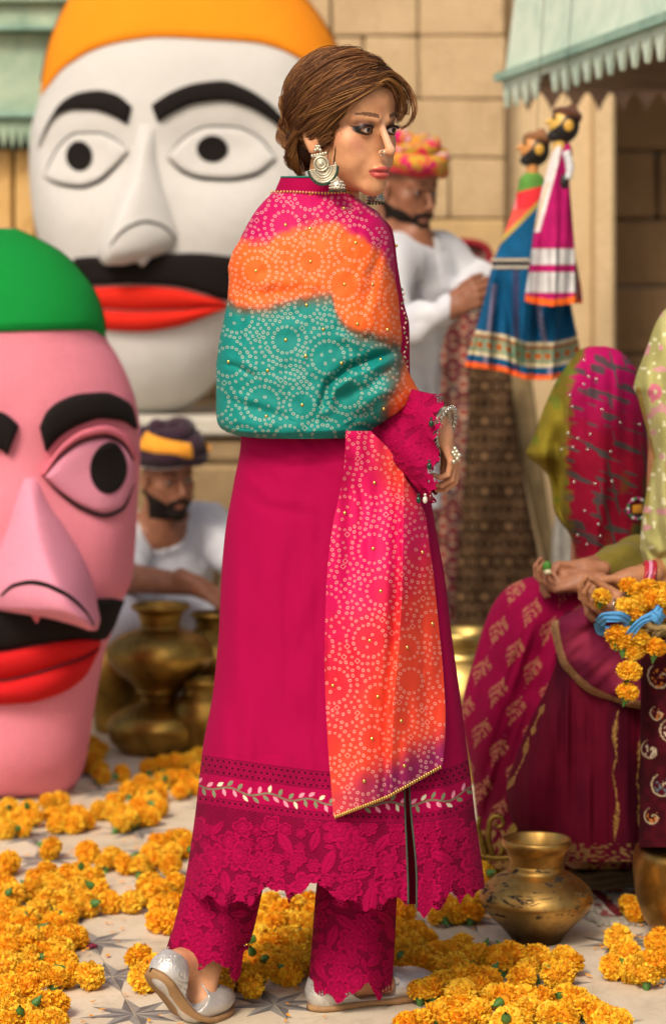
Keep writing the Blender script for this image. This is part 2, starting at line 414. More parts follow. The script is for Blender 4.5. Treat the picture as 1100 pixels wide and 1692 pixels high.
def tile_mesh(seed):
    h = TS / 2 - .0009; V = []; F3 = []; F4 = []; FN = []; mi3 = []; r0, r1, rn = .098, .092, .04
    V.append([0, 0, 0])
    outer = []
    for q in range(4):
        c = np.array([[-h, -h], [h, -h], [h, h], [-h, h]][q]); a0 = [0, 90, 180, 270][q]
        pt = lambda r, a: list(c + r * np.array([math.cos(R(a0 + a)), math.sin(R(a0 + a))])) + [0]
        i0 = len(V); V += [list(c) + [0], pt(r0, 0), pt(rn, 22.5), pt(r1, 45), pt(rn, 67.5), pt(r0, 90)]
        F3 += [[i0, i0 + 1, i0 + 2], [i0, i0 + 2, i0 + 3], [i0, i0 + 3, i0 + 4], [i0, i0 + 4, i0 + 5]]; mi3 += [1, 2, 1, 2]
        outer.append([i0 + 5, i0 + 4, i0 + 3, i0 + 2, i0 + 1])
    for q in range(4):
        o = outer[q]; n = outer[(q + 1) % 4]
        for k in range(4): F3.append([0, o[k], o[k + 1]]); mi3.append(0)
        F3.append([0, o[4], n[0]]) ; mi3.append(0)
    # order: fix winding by z sign below
    V = np.array(V); T = []
    for f in F3:
        a, b_, c = V[f]; T.append(f if np.cross(b_ - a, c - a)[2] > 0 else f[::-1])
    nb = len(V); B = []
    for q in range(4): V = np.vstack([V, [[[-h, -h], [h, -h], [h, h], [-h, h]][q] + [-.006]]])
    cs = [1 + 6 * q for q in range(4)]
    for q in range(4): B.append([cs[q], nb + q, nb + (q + 1) % 4, cs[(q + 1) % 4]])
    me = mesh_np('tile', V, [np.array(T), np.array(B)], None, False)
    for m in (M_tile, M_tg1, M_tg2): me.materials.append(m)
    me.polygons.foreach_set('material_index', np.array(mi3 + [0] * 4, np.int32)); return me
tme = tile_mesh(0); th = R(14); cells = []
rest = MB()
for i in range(-30, 31):
    for j in range(0, 60):
        x = i * TS + .06; y = j * TS + .05; X, Y = x * math.cos(th) - y * math.sin(th), x * math.sin(th) + y * math.cos(th)
        if not (2 < Y < 9): continue
        px = CX + X * FPX / Y; py = HY + FPX * CAM_H / Y
        if -90 < px < 1190 and 1060 < py < 1790: cells.append((Y, X))
cells.sort()
for k, (Y, X) in enumerate(cells[:290]):
    o = bpy.data.objects.new('tile', tme); COL.objects.link(o); o.parent = floor
    o.location = (X, Y, rng.uniform(-.0006, .0006)); o.rotation_euler = (rng.uniform(-.002, .002), rng.uniform(-.002, .002), th + int(rng.integers(4)) * math.pi / 2)

# stone wall behind (blocks are separate children)
WD = 8.8
wz = lambda py, d=WD: CAM_H - (py - HY) * d / FPX
wx = lambda px, d=WD: (px - CX) * d / FPX
wall = thing('stone_wall', 'tall sandstone block wall closing off the background behind the people', 'wall', (-.5, WD, 0))
x0, x1 = -1.75, wx(835)
v, f = box(((x0 + x1) / 2, WD + .25, 1.6), (x1 - x0 - .02, .3, 3.2)); obj('wall_core', v, f, M_mortar, wall, smooth=False)
joints = [0, .24, .47, .70, .93, 1.15, 1.36, wz(362), wz(261), wz(164), wz(60), 2.48, 2.70, 2.95, 3.2]
fixed = {wz(362): [wx(742)], wz(164): [wx(692), wx(600)], wz(60): [wx(691)], wz(261): [wx(640)]}
for k in range(len(joints) - 1):
    z0, z1 = joints[k], joints[k + 1]; xs = [x1]
    cuts = sorted(fixed.get(z0, []), reverse=True) if z0 in fixed else []
    for cc in cuts: xs.append(cc)
    while xs[-1] > x0 + .3: xs.append(xs[-1] - rng.uniform(.26, .5))
    xs[-1] = x0
    for a, c in zip(xs[:-1], xs[1:]):
        g = .004 + rng.uniform(0, .003); pr = rng.uniform(0, .012)
        v, f = bbox_(((a + c) / 2, WD + .12 - pr, (z0 + z1) / 2), (a - c - g, .24, z1 - z0 - g), .007, 0, .002)
        obj('stone_block', v, f, M_stone if rng.random() < .6 else M_stone2, wall, smooth=False)
# plastered pier and doorway to the right of the wall
pier = thing('plaster_pier', 'pale plastered pier beside the dark doorway under the green awning', 'pier', (.8, WD, 0))
xa, xb, xc = wx(835) + .006, wx(983), wx(1016)
v, f = bbox_(((xa + xb) / 2, WD + .27, 1.5), (xb - xa, .3, 3.0), .004); obj('pier_panel', v, f, M_plaster, pier, smooth=False)
v, f = bbox_(((xb + xc) / 2 + .002, WD + .22, 1.5), (xc - xb, .4, 3.0), .012); obj('door_jamb', v, f, M_cope if False else M_plaster, pier, smooth=False)
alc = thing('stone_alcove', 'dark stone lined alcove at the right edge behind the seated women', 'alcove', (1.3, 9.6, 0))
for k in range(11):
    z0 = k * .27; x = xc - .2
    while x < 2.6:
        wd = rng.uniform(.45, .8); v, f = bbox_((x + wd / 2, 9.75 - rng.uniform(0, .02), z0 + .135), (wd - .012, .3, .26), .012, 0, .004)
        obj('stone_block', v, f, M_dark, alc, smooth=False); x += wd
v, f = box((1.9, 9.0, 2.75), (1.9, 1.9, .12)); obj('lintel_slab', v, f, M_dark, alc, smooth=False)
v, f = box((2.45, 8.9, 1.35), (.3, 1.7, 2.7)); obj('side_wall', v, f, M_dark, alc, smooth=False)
# plinth under the white head
PD = 7.75; pz = .905
pl = thing('stone_plinth', 'rough stone plinth with a pale slab top carrying the white head', 'plinth', (-.6, PD, 0))
px0, px1 = -1.75, .12
v, f = box(((px0 + px1) / 2, PD + .5, .42), (px1 - px0 - .03, .9, .84)); obj('plinth_core', v, f, M_mortar, pl, smooth=False)
v, f = bbox_(((px0 + px1) / 2, PD + .47, pz - .03), (px1 - px0, 1.0, .06), .01); obj('slab_top', v, f, M_cope, pl, smooth=False)
zz = [0, .2, .4, .6, wz(765, PD), pz - .06]; zz = [0, .22, .46, wz(765, PD), pz - .062]
for k in range(len(zz) - 1):
    x = px0
    while x < px1 - .12:
        wd = min(rng.uniform(.3, .55), px1 - x)
        if px1 - x - wd < .12: wd = px1 - x
        v, f = bbox_((x + wd / 2, PD + .1 - rng.uniform(0, .012), (zz[k] + zz[k + 1]) / 2), (wd - .012, .2, zz[k + 1] - zz[k] - .012), .014, 0, .005)
        obj('stone_block', v, f, M_stone3, pl, smooth=False); x += wd
# painted timber
def paint(name, h1, h2, h3):
    b = NB(name); co = b.obj_co(); n1 = b.noise(5, 7, .7, .5, co); n2 = b.noise(45, 5, .7, 0, co)
    c = b.ramp(n1, [(.3, A(h3)), (.5, A(h1)), (.7, A(h2))]); c = b.mix(b.ramp(n2, [(.6, 0.), (.75, .4)]), c, tuple(A(h3)))
    return b.set(c, .6, 0, n2, .2, .006, Specular_IOR_Level=.3)
M_green = paint('green_paint', 'c8dac8', 'dbe7d8', 'a6c2b2'); M_green2 = paint('green_moulding', '8fb0a0', 'a3c0ae', '6f9486'); M_brown = paint('brown_wood', '5a4230', '6b4f38', '3e2c1e')
M_greenL = paint('dull_green_paint', '9fb39b', 'b8c4a8', '7f9a86')
M_yellow = paint('ochre_shutter', 'c9a062', 'd6b076', 'a88048'); M_blackp = plain('black_gap', A('1d1a17'), .7)
aw = thing('awning', 'pale green painted awning with a sawtooth valance at upper right', 'awning', (.7, 7, 2))
dA, dB = 7.3, 5.9                                        # far and near depth of the eave line
zA = wz(128, dA); A0 = np.array([wx(833, dA), dA, zA]); 
zl = zA; dB = FPX * (zl - CAM_H) / (HY - 22); B0 = np.array([wx(1130, dB), dB, zl])
ax = (B0 - A0) / np.linalg.norm(B0 - A0); L_ = np.linalg.norm(B0 - A0); ou = np.array([-ax[1], ax[0], 0.]); ou = ou if ou[0] < 0 else -ou   # outwards, to the left
def board(p, q, lo, hi, th_, outn=0.):
    """vertical board from p to q (xy), z lo..hi, thickness th_"""
    n = ou * th_
    p, q = np.array(p, float) + ou * outn, np.array(q, float) + ou * outn
    V = []
    for z in (lo, hi):
        for pt in (p, q, q - n, p - n): V.append([pt[0], pt[1], z])
    return np.array(V), np.array([[0, 1, 2, 3], [7, 6, 5, 4], [0, 4, 5, 1], [1, 5, 6, 2], [2, 6, 7, 3], [3, 7, 4, 0]])
m = MB(); slope = np.array([.55, 0, .62])
inn = -ou
V = []
for t, s_ in ((0, 0), (1, 0), (1, 1), (0, 1)):
    p = A0 + ax * L_ * t * 1.35 + (inn * .10 + np.array([0, 0, .75])) * s_; V.append(p); 
for t, s_ in ((0, 0), (1, 0), (1, 1), (0, 1)):
    p = A0 + ax * L_ * t * 1.35 + (inn * .10 + np.array([0, 0, .75])) * s_ + inn * .04; V.append(p)
obj('awning_panel', V, np.array([[3, 2, 1, 0], [4, 5, 6, 7], [0, 1, 5, 4], [1, 2, 6, 5], [2, 3, 7, 6], [3, 0, 4, 7]]), M_green, aw, smooth=False)
V = []
for t in (0, 1):
    for zz_, nn in ((-.012, 0), (.012, 0), (.012, 1), (-.012, 1)):
        V.append(A0 - ax * .02 + ax * (L_ * 1.35) * t + np.array([0, 0, zz_]) + ou * (.028 if nn == 0 else -.02))
obj('moulding', V, np.array([[0, 1, 2, 3], [7, 6, 5, 4], [0, 4, 5, 1], [1, 5, 6, 2], [2, 6, 7, 3], [3, 7, 4, 0]]), M_green2, aw, smooth=False)
v, f = board(A0 + ax * .01, A0 + ax * L_ * 1.35, zA - .032, zA - .0125, .014, .01); obj('valance_rail', v, f, M_green, aw, smooth=False)
nt_ = 18; pitch = L_ * 1.12 / nt_
for k in range(nt_):
    if k == 4: continue                                  # one broken tooth
    p = A0 + ax * (.012 + k * pitch); ht = .066 * rng.uniform(.9, 1.06); wd = pitch * .80
    pr = np.array([[0, 0], [wd, 0], [wd * .70, -.4 * ht], [wd * .44, -ht * .95], [wd * .38, -ht], [wd * .33, -ht * .95], [wd * .12, -.4 * ht]])
    V = np.concatenate([[p + ax * a + ou * (.009 - s_ * .012) + np.array([0, 0, zA - .0322 - p[2] + c]) for a, c in pr] for s_ in (0, 1)])
    n_ = len(pr); F4 = [[i, (i + 1) % n_, n_ + (i + 1) % n_, n_ + i] for i in range(n_)]
    obj('valance_tooth', V, [np.array(F4), np.array([list(range(n_))[::-1], list(range(n_, 2 * n_))])], M_green, aw, smooth=False)
# under side of the awning and brown scalloped board further in
V = [A0 + inn * .03 + [0, 0, -.03], A0 + ax * L_ * 1.35 + inn * .03 + [0, 0, -.03], A0 + ax * L_ * 1.35 + np.array([1.3, .3, -.03]), A0 + np.array([1.6, .3, -.03])]
V = np.array(V); obj('awning_soffit', np.vstack([V, V + [0, 0, .03]]), np.array([[0, 1, 2, 3], [7, 6, 5, 4], [0, 4, 5, 1], [1, 5, 6, 2], [2, 6, 7, 3], [3, 7, 4, 0]]), M_brown, aw, smooth=False)
dS = 7.9; zt = wz(105, dS); xsL, xsR = wx(853, dS), wx(1180, dS)
v, f = box(((xsL + xsR) / 2, dS, (zt + wz(152, dS)) / 2 + .04), (xsR - xsL, .03, zt - wz(152, dS) + .08)); obj('inner_board', v, f, M_brown, aw, smooth=False)
for k in range(8):
    xk = wx(853 + 39 * k, dS); wd = 38.4 * dS / FPX; ht = 31 * dS / FPX; zb = wz(152, dS) - .001
    t = np.linspace(0, 1, 15); sh = np.where(t < .5, t, 1 - t) * 2; prof = -ht * (sh ** 2.2 * .6 + .4 * sh ** .8 * ss(0, .35, sh))
    top = np.stack([xk + wd * t, np.full(15, dS - .012), np.full(15, zb)], -1); bot = np.stack([xk + wd * t, np.full(15, dS - .012), zb + prof - .001], -1)
    V = np.concatenate([top, bot, top + [0, .02, 0], bot + [0, .02, 0]]); i = np.arange(14)
    F4 = np.concatenate([np.stack([i, i + 15, i + 16, i + 1], -1), np.stack([i + 31, i + 46, i + 45, i + 30], -1), np.stack([i + 15, i + 45, i + 46, i + 16], -1)])
    obj('board_scallop', V, F4, M_brown, aw, smooth=False)
# stall front, far left
SD = 8.45
st = thing('stall_front', 'pale green stall front with toothed valance above ochre shutters at upper left', 'stall', (-1.15, SD, pz))
X0, X1 = -1.85, wx(125, SD)
def slabx(name, pa, pb, dep, mat_, th_=.05):
    v, f = bbox_(((X0 + X1) / 2, SD + dep + th_ / 2, (wz(pa, SD) + wz(pb, SD)) / 2), (X1 - X0, th_, abs(wz(pa, SD) - wz(pb, SD))), .004); obj(name, v, f, mat_, st, smooth=False)
slabx('cornice', -90, 6, -.06, M_greenL, .2); slabx('moulding', 7, 44, -.02, M_greenL, .12); slabx('moulding', 45, 52, -.05, M_green2, .14)
slabx('painted_panel', 53, 184, .02, M_greenL); slabx('moulding', 185, 195, -.03, M_green2, .1)
slabx('valance_rail', 196, 206, -.001, M_greenL, .02)
for k in range(16):
    pxk = -70 + k * 14; w_ = 13.4 * SD / FPX; xk = wx(pxk, SD); h_ = 40 * SD / FPX; z_ = wz(206, SD) - .001
    pr = np.array([[0, 0], [w_, 0], [w_ * .95, -.3 * h_], [w_ * .5, -h_], [w_ * .05, -.3 * h_]])
    V = np.concatenate([[[xk + a, SD - .001 + s_ * .015, z_ + c] for a, c in pr] for s_ in (0, 1)]); n_ = 5
    obj('valance_tooth', V, [np.array([[i, (i + 1) % n_, n_ + (i + 1) % n_, n_ + i] for i in range(n_)]), np.array([list(range(n_))[::-1], list(range(n_, 2 * n_))])], M_greenL, st, smooth=False)
v, f = box(((X0 + X1) / 2, SD + .16, (wz(205, SD) + pz) / 2), (X1 - X0, .03, wz(205, SD) - pz)); obj('backing', v, f, M_blackp, st, smooth=False)
for a, c in ((-60, -18), (-16, 14), (19, 52), (55, 88), (91, 120)):
    v, f = bbox_(((wx(a, SD) + wx(c, SD)) / 2, SD + .12, (wz(243, SD) + pz) / 2), (wx(c, SD) - wx(a, SD), .05, wz(243, SD) - pz), .008); obj('shutter', v, f, M_yellow, st, smooth=False)
# ================================================================ GIANT HEADS
def felt(name, h, k=1.12):
    c = A(h); b = NB(name); co = b.obj_co(); n = b.noise(170, 6, .8, 0, co); n2 = b.noise(4, 5, .6, .2, co); n3 = b.noise(60, 3, .6, 0, co)
    col = b.mix(.3, tuple(c), b.ramp(n, [(.3, tuple(c * .7)), (.7, tuple(np.minimum(1, c * 1.25)))])); col = b.mix(b.ramp(n2, [(.4, 0.), (.7, .25)]), col, tuple(c * .82))
    return b.set(b.mix(b.ramp(n3, [(.35, 0.), (.7, .22)]), col, tuple(c * .8)), .97, 0, b.mix(.35, n, n3), .8, .006, Sheen_Weight=.0, Specular_IOR_Level=.15)
F_white, F_orange, F_black, F_red = felt('white_felt', 'd3d0cb'), felt('orange_felt', 'f7921e'), felt('black_felt', '1f1a18'), felt('red_felt', 'dc2a1c')
F_pink, F_green, F_pink2, F_dpink = felt('pink_felt', 'ea8a9a'), felt('green_felt', '128a38'), felt('pale_pink_felt', 'e995ab'), felt('deep_pink_felt', 'e2788a')
F_red2 = felt('crimson_felt', 'cf1f22'); F_line = plain('black_line', A('16130f'), .9, 0, .2)
def outline(L, pts, r, name, par, off=.004, closed=False, n=60, taper=True):
    q = resample(pts, n, closed); rr = np.full(n, r)
    if taper: rr = r * (1 - np.abs(np.linspace(-1, 1, n)) ** 6 * .8)
    v, f = tube(L.at(q[:, 0], q[:, 1], off), rr, 8); return obj(name, v, f, F_line, par)
# ---------------------------------------------------------------- white head
WDp = 8.1
wrows = [(-82, 262, 352), (-75, 225, 392), (-60, 180, 432), (-35, 142, 472), (0, 114, 507), (40, 94, 536), (80, 80, 557), (120, 72, 570), (158, 66, 577), (220, 51, 578), (275, 48.5, 572), (356, 55, 552), (400, 65, 532), (450, 80, 503), (500, 99, 468), (550, 122, 428), (600, 149, 385), (640, 178, 350), (665, 203, 322), (680, 225, 300), (690, 255, 270)]
def wdisp(px, py):                                      # eye hollows, cheeks
    h = 0
    for cx, cy, sx, sy, a in ((135, 258, 75, 50, -.035), (365, 250, 95, 52, -.04), (250, 590, 120, 90, .03), (105, 380, 60, 60, .015), (390, 370, 90, 60, .02)):
        h = h + a * np.exp(-((px - cx) / sx) ** 2 - ((py - cy) / sy) ** 2)
    return h + .004 * fbm(np.stack(np.broadcast_arrays(px / 60, py / 60), -1), 3, 3)
LW = Loft(wrows, WDp, [(-82, .02), (-60, .14), (0, .26), (120, .34), (300, .36), (450, .33), (560, .27), (640, .19), (680, .08), (690, .01)], [(-82, .02), (-60, .12), (0, .2), (300, .28), (560, .2), (690, .01)], 2.5, wdisp)
wm = thing('giant_head', 'giant white padded puppet head with orange cap, black moustache and red lips on the plinth', 'giant puppet head', (-.58, WDp, pz))
LW.mesh(150, 120).build('face', F_white, wm)
hair = [(66, 160), (80, 144), (102, 117), (128, 98), (153, 84), (204, 69), (265, 62), (356, 66), (423, 71), (468, 84), (509, 107), (545, 132), (577, 160)]
hx = pch(*np.array(hair, float).T)
nu, nv = 90, 46; u = np.linspace(0, 1, nu)[None]; v_ = np.linspace(0, 1, nv)[:, None]
# cap: shell over the crown, front half down to the hairline, rear half lower
def capshell(L, hline, ytop, off, yb, name, mat_, par, nu=90, nv=50):
    px, py = L.front(nv * 3, nu, ytop, yb); keep = py <= hline(px)
    t = np.clip((hline(px) - py) / 14, 0, 1); o = off * np.sqrt(t) - .004 * (t <= 0)
    py2 = np.minimum(py, hline(px)); V = L.at(px, py2, o); m = MB(); F = grid_faces(nv * 3, nu)
    kk = keep.ravel()[F].any(1); m.add(V.reshape(-1, 3), F[kk])
    bk, _, _ = L.back(nv, nu, ytop, yb - 30); ctr = bk.mean(0); bk = ctr + (bk - ctr) * 1.012; m.add(bk, grid_faces(nv, nu)[:, ::-1]); return m.build(name, mat_, par)
capshell(LW, hx, -81, .022, 165, 'cap', F_orange, wm)
def brow(L, top, bot, par, off=.022, mat_=None): v, f = strip(L, top, bot, off, 60, 13, 2.6); return obj('eyebrow', v, f, mat_ or F_black, par)
brow(LW, [(62, 246), (70, 222), (81, 199), (102, 168), (132, 152), (163, 148), (193, 155), (220, 176)], [(64, 240), (74, 216), (94, 191), (122, 182), (153, 183), (183, 192), (211, 208)], wm)
brow(LW, [(248, 173), (285, 150), (326, 136), (367, 132), (407, 145), (443, 168), (475, 200)], [(260, 205), (290, 186), (326, 172), (367, 168), (407, 177), (438, 193), (475, 222)], wm)
eyes = [([(73, 293), (84, 265), (102, 236), (130, 219), (163, 219), (193, 232), (213, 249)], [(73, 293), (102, 305), (132, 309), (163, 300), (188, 278), (213, 249)], (131, 258), 22, 28),
        ([(276, 260), (305, 227), (346, 208), (387, 209), (428, 227), (457, 262)], [(276, 260), (305, 285), (336, 295), (377, 297), (418, 290), (457, 262)], (351, 246), 26, 25)]
for tp, bt, pc, rx, ry in eyes:
    v, f = strip(LW, tp, bt, .020, 50, 17, 2.0, ends=True); e_ = obj('eye', v, f, F_white, wm)
    a_, b_ = ell_strip(pc, rx, ry); v, f = strip(LW, a_, b_, .006, 40, 13, 3, lift=lambda x, y: .0205 + 0 * x, sink=.02); obj('pupil', v, f, F_black, e_)
    outline(LW, bt, .0042, 'eyelid_seam', e_, .006); outline(LW, tp, .0022, 'eyelid_seam', e_, .006)
# moustache, lips
v, f = strip(LW, [(118, 426), (150, 423), (200, 424), (234, 436), (262, 419), (320, 417), (377, 422), (440, 438), (492, 468)], [(132, 470), (153, 473), (220, 470), (285, 474), (330, 484), (374, 498), (430, 500), (488, 474)], .028, 70, 15, 3); obj('moustache', v, f, F_black, wm)
v, f = strip(LW, [(140, 472), (158, 474), (220, 471), (285, 475), (335, 487), (374, 501), (378, 505)], [(140, 505), (173, 511), (230, 513), (300, 511), (345, 507), (378, 506)], .036, 60, 15, 2); obj('upper_lip', v, f, F_red, wm)
v, f = strip(LW, [(140, 506), (173, 512), (230, 514), (300, 512), (345, 508), (378, 507)], [(145, 536), (173, 546), (229, 549), (290, 541), (335, 526), (378, 508)], .042, 60, 15, 2); obj('lower_lip', v, f, F_red, wm)
def nose(L, rows, name, mat_, par, nr=70, nc=41, pw=1.5):
    """rows: y, xl, xr, ridge x, height"""
    r = np.array(rows, float); y = np.linspace(r[0, 0], r[-1, 0], nr)[:, None]; g = [pch(r[:, 0], r[:, k])(y) for k in range(1, 5)]
    t = np.linspace(0, 1, nc)[None]; px = g[0] + (g[1] - g[0]) * t; k = np.clip((g[2] - g[0]) / (g[1] - g[0]), .02, .98)
    w_ = np.where(t < k, t / k, (1 - t) / (1 - k)); h = g[3] * (1 - (1 - w_) ** pw) ** (.8) - .008 * (w_ < 1e-6)
    V = L.at(px, np.repeat(y, nc, 1), h); bt = L.at(px[-1], np.repeat(y, nc, 1)[-1] - 12, -.02 + 0 * px[-1])
    V = np.concatenate([V.reshape(-1, 3), bt]); return obj(name, V, grid_faces(nr + 1, nc), mat_, par)
nose(LW, [(205, 228, 256, 243, .0), (250, 218, 258, 236, .035), (300, 202, 268, 224, .065), (350, 182, 284, 204, .105), (390, 166, 294, 190, .14), (415, 161, 280, 182, .15), (430, 164, 240, 180, .135), (438, 172, 210, 181, .09)], 'nose', F_white, wm)
q = np.array([(181, 408), (196, 388), (215, 374), (240, 366), (262, 370), (280, 382), (290, 396)], float); q = resample(q, 50)
def nose_h(L, rows, px, py, pw=1.5):
    r = np.array(rows, float); g = [pch(r[:, 0], r[:, k])(py) for k in range(1, 5)]; t = np.clip((px - g[0]) / (g[1] - g[0]), 0, 1); k = np.clip((g[2] - g[0]) / (g[1] - g[0]), .02, .98)
    w_ = np.where(t < k, t / k, (1 - t) / (1 - k)); return g[3] * (1 - (1 - w_) ** pw) ** .8
NW = [(205, 228, 256, 243, .0), (250, 218, 258, 236, .035), (300, 202, 268, 224, .065), (350, 182, 284, 204, .105), (390, 166, 294, 190, .14), (415, 161, 280, 182, .15), (430, 164, 240, 180, .135), (438, 172, 210, 181, .09)]
v, f = tube(LW.at(q[:, 0], q[:, 1], nose_h(LW, NW, q[:, 0], q[:, 1]) + .002), .004 * (1 - np.abs(np.linspace(-1, 1, 50)) ** 4 * .7), 8); obj('nostril_line', v, f, F_line, wm)
v, f = strip(LW, [(218, 420), (234, 419), (256, 419)], [(233, 440), (235, 442), (237, 440)], .05, 14, 9, 2, lift=lambda x, y: .012 + 0 * x); obj('philtrum', v, f, F_white, wm)
# ---------------------------------------------------------------- pink head
PKD = 6.25
prow = [(376, -45, 22), (382, -80, 36), (392, -112, 58), (418, -165, 103), (454, -205, 138), (482, -226, 157), (523, -246, 171), (556, -254, 176), (589, -258, 195), (630, -262, 214), (665, -266, 225), (716, -270, 232.5), (760, -270, 232), (841, -266, 227.5), (905, -258, 224), (957, -246, 218), (992, -236, 204), (1034, -222, 190), (1066, -212, 177), (1114, -198, 166), (1178, -180, 155), (1243, -164, 145), (1280, -150, 135), (1305, -130, 118), (1322, -100, 90), (1333, -60, 40), (1336, -40, 10)]
def pdisp(px, py):
    h = 0
    for cx, cy, sx, sy, a in ((150, 775, 85, 65, -.045), (-20, 760, 60, 60, -.03), (190, 900, 50, 60, .012), (30, 1260, 120, 70, .02)):
        h = h + a * np.exp(-((px - cx) / sx) ** 2 - ((py - cy) / sy) ** 2)
    return h + .003 * fbm(np.stack(np.broadcast_arrays(px / 70, py / 70), -1), 5, 3)
LP = Loft(prow, PKD, [(376, .01), (392, .11), (454, .22), (556, .30), (760, .33), (950, .31), (1114, .25), (1243, .21), (1305, .15), (1336, .01)], [(376, .01), (454, .2), (760, .28), (1114, .2), (1305, .12), (1336, .01)], 2.3, pdisp)
pm = thing('giant_head', 'giant pink padded puppet head with green cap and hooked nose standing on the floor', 'giant puppet head', (-.8, PKD, 0))
LP.mesh(170, 120).build('face', F_pink, pm)
hx2 = pch(np.array([-260, -150, 0, 60, 143, 160, 172, 180, 200.]), np.array([575, 552, 549, 547, 546, 549, 557, 560, 564.]))
capshell(LP, hx2, 377, .02, 576, 'cap', F_green, pm)
brow(LP, [(65, 706), (76, 681), (102, 660), (137, 649), (173, 647), (204, 658), (219, 670), (229, 706)], [(76, 750), (102, 722), (137, 702), (168, 693), (204, 697), (226, 711)], pm, .03)
brow(LP, [(-90, 720), (-50, 688), (0, 679), (12, 684), (33, 702)], [(-85, 752), (-50, 742), (0, 744), (12, 753), (16, 744)], pm, .03)
tp = [(74, 788), (105, 748), (141, 725), (173, 719), (201, 730), (222, 762)]; bt = [(74, 788), (100, 814), (141, 842), (173, 852), (201, 842), (222, 800)]
v, f = strip(LP, [(66, 788), (100, 736), (140, 708), (175, 701), (206, 712), (231, 755)], [(74, 788), (105, 750), (141, 727), (173, 721), (201, 732), (224, 764)], .03, 50, 11, 2); obj('upper_eyelid', v, f, F_dpink, pm)
v, f = strip(LP, tp, bt, .038, 60, 19, 2); e_ = obj('eye', v, f, F_pink2, pm)
a_, b_ = ell_strip((180, 775), 31, 46, .06); v, f = strip(LP, a_, b_, .006, 44, 15, 3, lift=lambda x, y: .036 + 0 * x, sink=.02); obj('pupil', v, f, F_black, e_)
outline(LP, tp, .0042, 'eyelid_seam', e_, .02); outline(LP, bt, .0042, 'eyelid_seam', e_, .01)
v, f = strip(LP, [(-60, 1012), (0, 1000), (60, 1004), (104, 1020), (165, 988), (185, 988), (207, 992)], [(-60, 1080), (0, 1077), (60, 1066), (121, 1058), (150, 1060), (173, 1058), (190, 1036)], .03, 70, 15, 3); obj('moustache', v, f, F_black, pm)
v, f = strip(LP, [(-60, 1082), (0, 1076), (80, 1062), (141, 1054), (168, 1058)], [(-60, 1126), (0, 1124), (60, 1112), (100, 1099), (140, 1086), (168, 1068)], .042, 60, 15, 2); obj('upper_lip', v, f, F_red2, pm)
v, f = strip(LP, [(-60, 1127), (0, 1125), (60, 1113), (100, 1100), (140, 1087), (168, 1069)], [(-60, 1160), (0, 1165), (40, 1163), (100, 1147), (141, 1119), (166, 1072)], .05, 60, 15, 2); obj('lower_lip', v, f, F_red2, pm)
NP = [(790, 40, 62, 52, 0.), (830, 26, 80, 56, .05), (873, 12, 110, 62, .10), (929, -10, 142, 78, .16), (975, -24, 158, 98, .22), (1005, -14, 165, 118, .25), (1022, 80, 167.5, 136, .26), (1036, 130, 164, 150, .22), (1042, 146, 160, 154, .15)]
nose(LP, NP, 'nose', F_pink2, pm)
q = resample(np.array([(2, 984), (24, 967), (52, 962), (75, 966), (92, 973), (112, 984), (129, 998), (145, 1016), (155, 1033)], float), 60)
v, f = tube(LP.at(q[:, 0], q[:, 1], nose_h(LP, NP, q[:, 0], q[:, 1]) + .002), .0055 * (1 - np.abs(np.linspace(-1, 1, 60)) ** 4 * .6), 8); obj('nostril_line', v, f, F_line, pm)
v, f = strip(LP, [(44, 1006), (60, 1004), (74, 1008)], [(59, 1028), (61, 1031), (63, 1028)], .02, 14, 9, 2, lift=lambda x, y: .03 + 0 * x); obj('philtrum', v, f, F_dpink, pm)
# ================================================================ BRASS, RUGS, PUPPETS
def brass(name, base='a8803c', dark='4a3418', rlo=.22, rhi=.5, soot=None, patch=.0, scale=7):
    b = NB(name); co = b.obj_co(); n1 = b.noise(scale, 7, .7, .6, co); n2 = b.noise(scale * 9, 6, .75, .2, co)
    c = b.ramp(n1, [(.3, A(dark) * .9), (.45, A(base) * .75), (.62, A(base)), (.8, np.minimum(1, A(base) * 1.25))])
    rough = b.ramp(n1, [(.3, rhi), (.7, rlo)]); metal = 1.0
    if patch:
        mp = b.n('Mapping'); b.l(co, mp.inputs[0]); mp.inputs['Scale'].default_value = (1, 1, 3.2)
        n3 = b.noise(17, 9, .72, .9, mp.outputs[0]); sz = b.n('SeparateXYZ'); b.l(co, sz.inputs[0])
        zone = b.ramp(sz.outputs[2], [(.035, 0.), (.075, 1.), (.15, 1.), (.19, .25)])
        th = b.ramp(n3, [(.545, 0.), (.575, 1.)]); f = b.mix(1, th, zone, 'MULTIPLY')
        c = b.mix(f, c, tuple(A('2c2118'))); rough = b.mix(f, rough, (.75, .75, .75)); metal = b.ramp(f, [(0, 1.), (1, .25)])
    if soot:
        sz = b.n('SeparateXYZ'); b.l(co, sz.inputs[0]); ad = b.n('Math'); ad.operation = 'MULTIPLY_ADD'; b.l(n2, ad.inputs[0]); ad.inputs[1].default_value = .03; b.l(sz.outputs[2], ad.inputs[2])
        f = b.ramp(ad.outputs[0], [(soot[0], 1.), (soot[1], 0.)]); c = b.mix(f, c, tuple(A('4d3519')))
        rough = b.mix(f, rough, (.55, .55, .55))
    return b.set(c, rough, metal, n2, .12, .003)
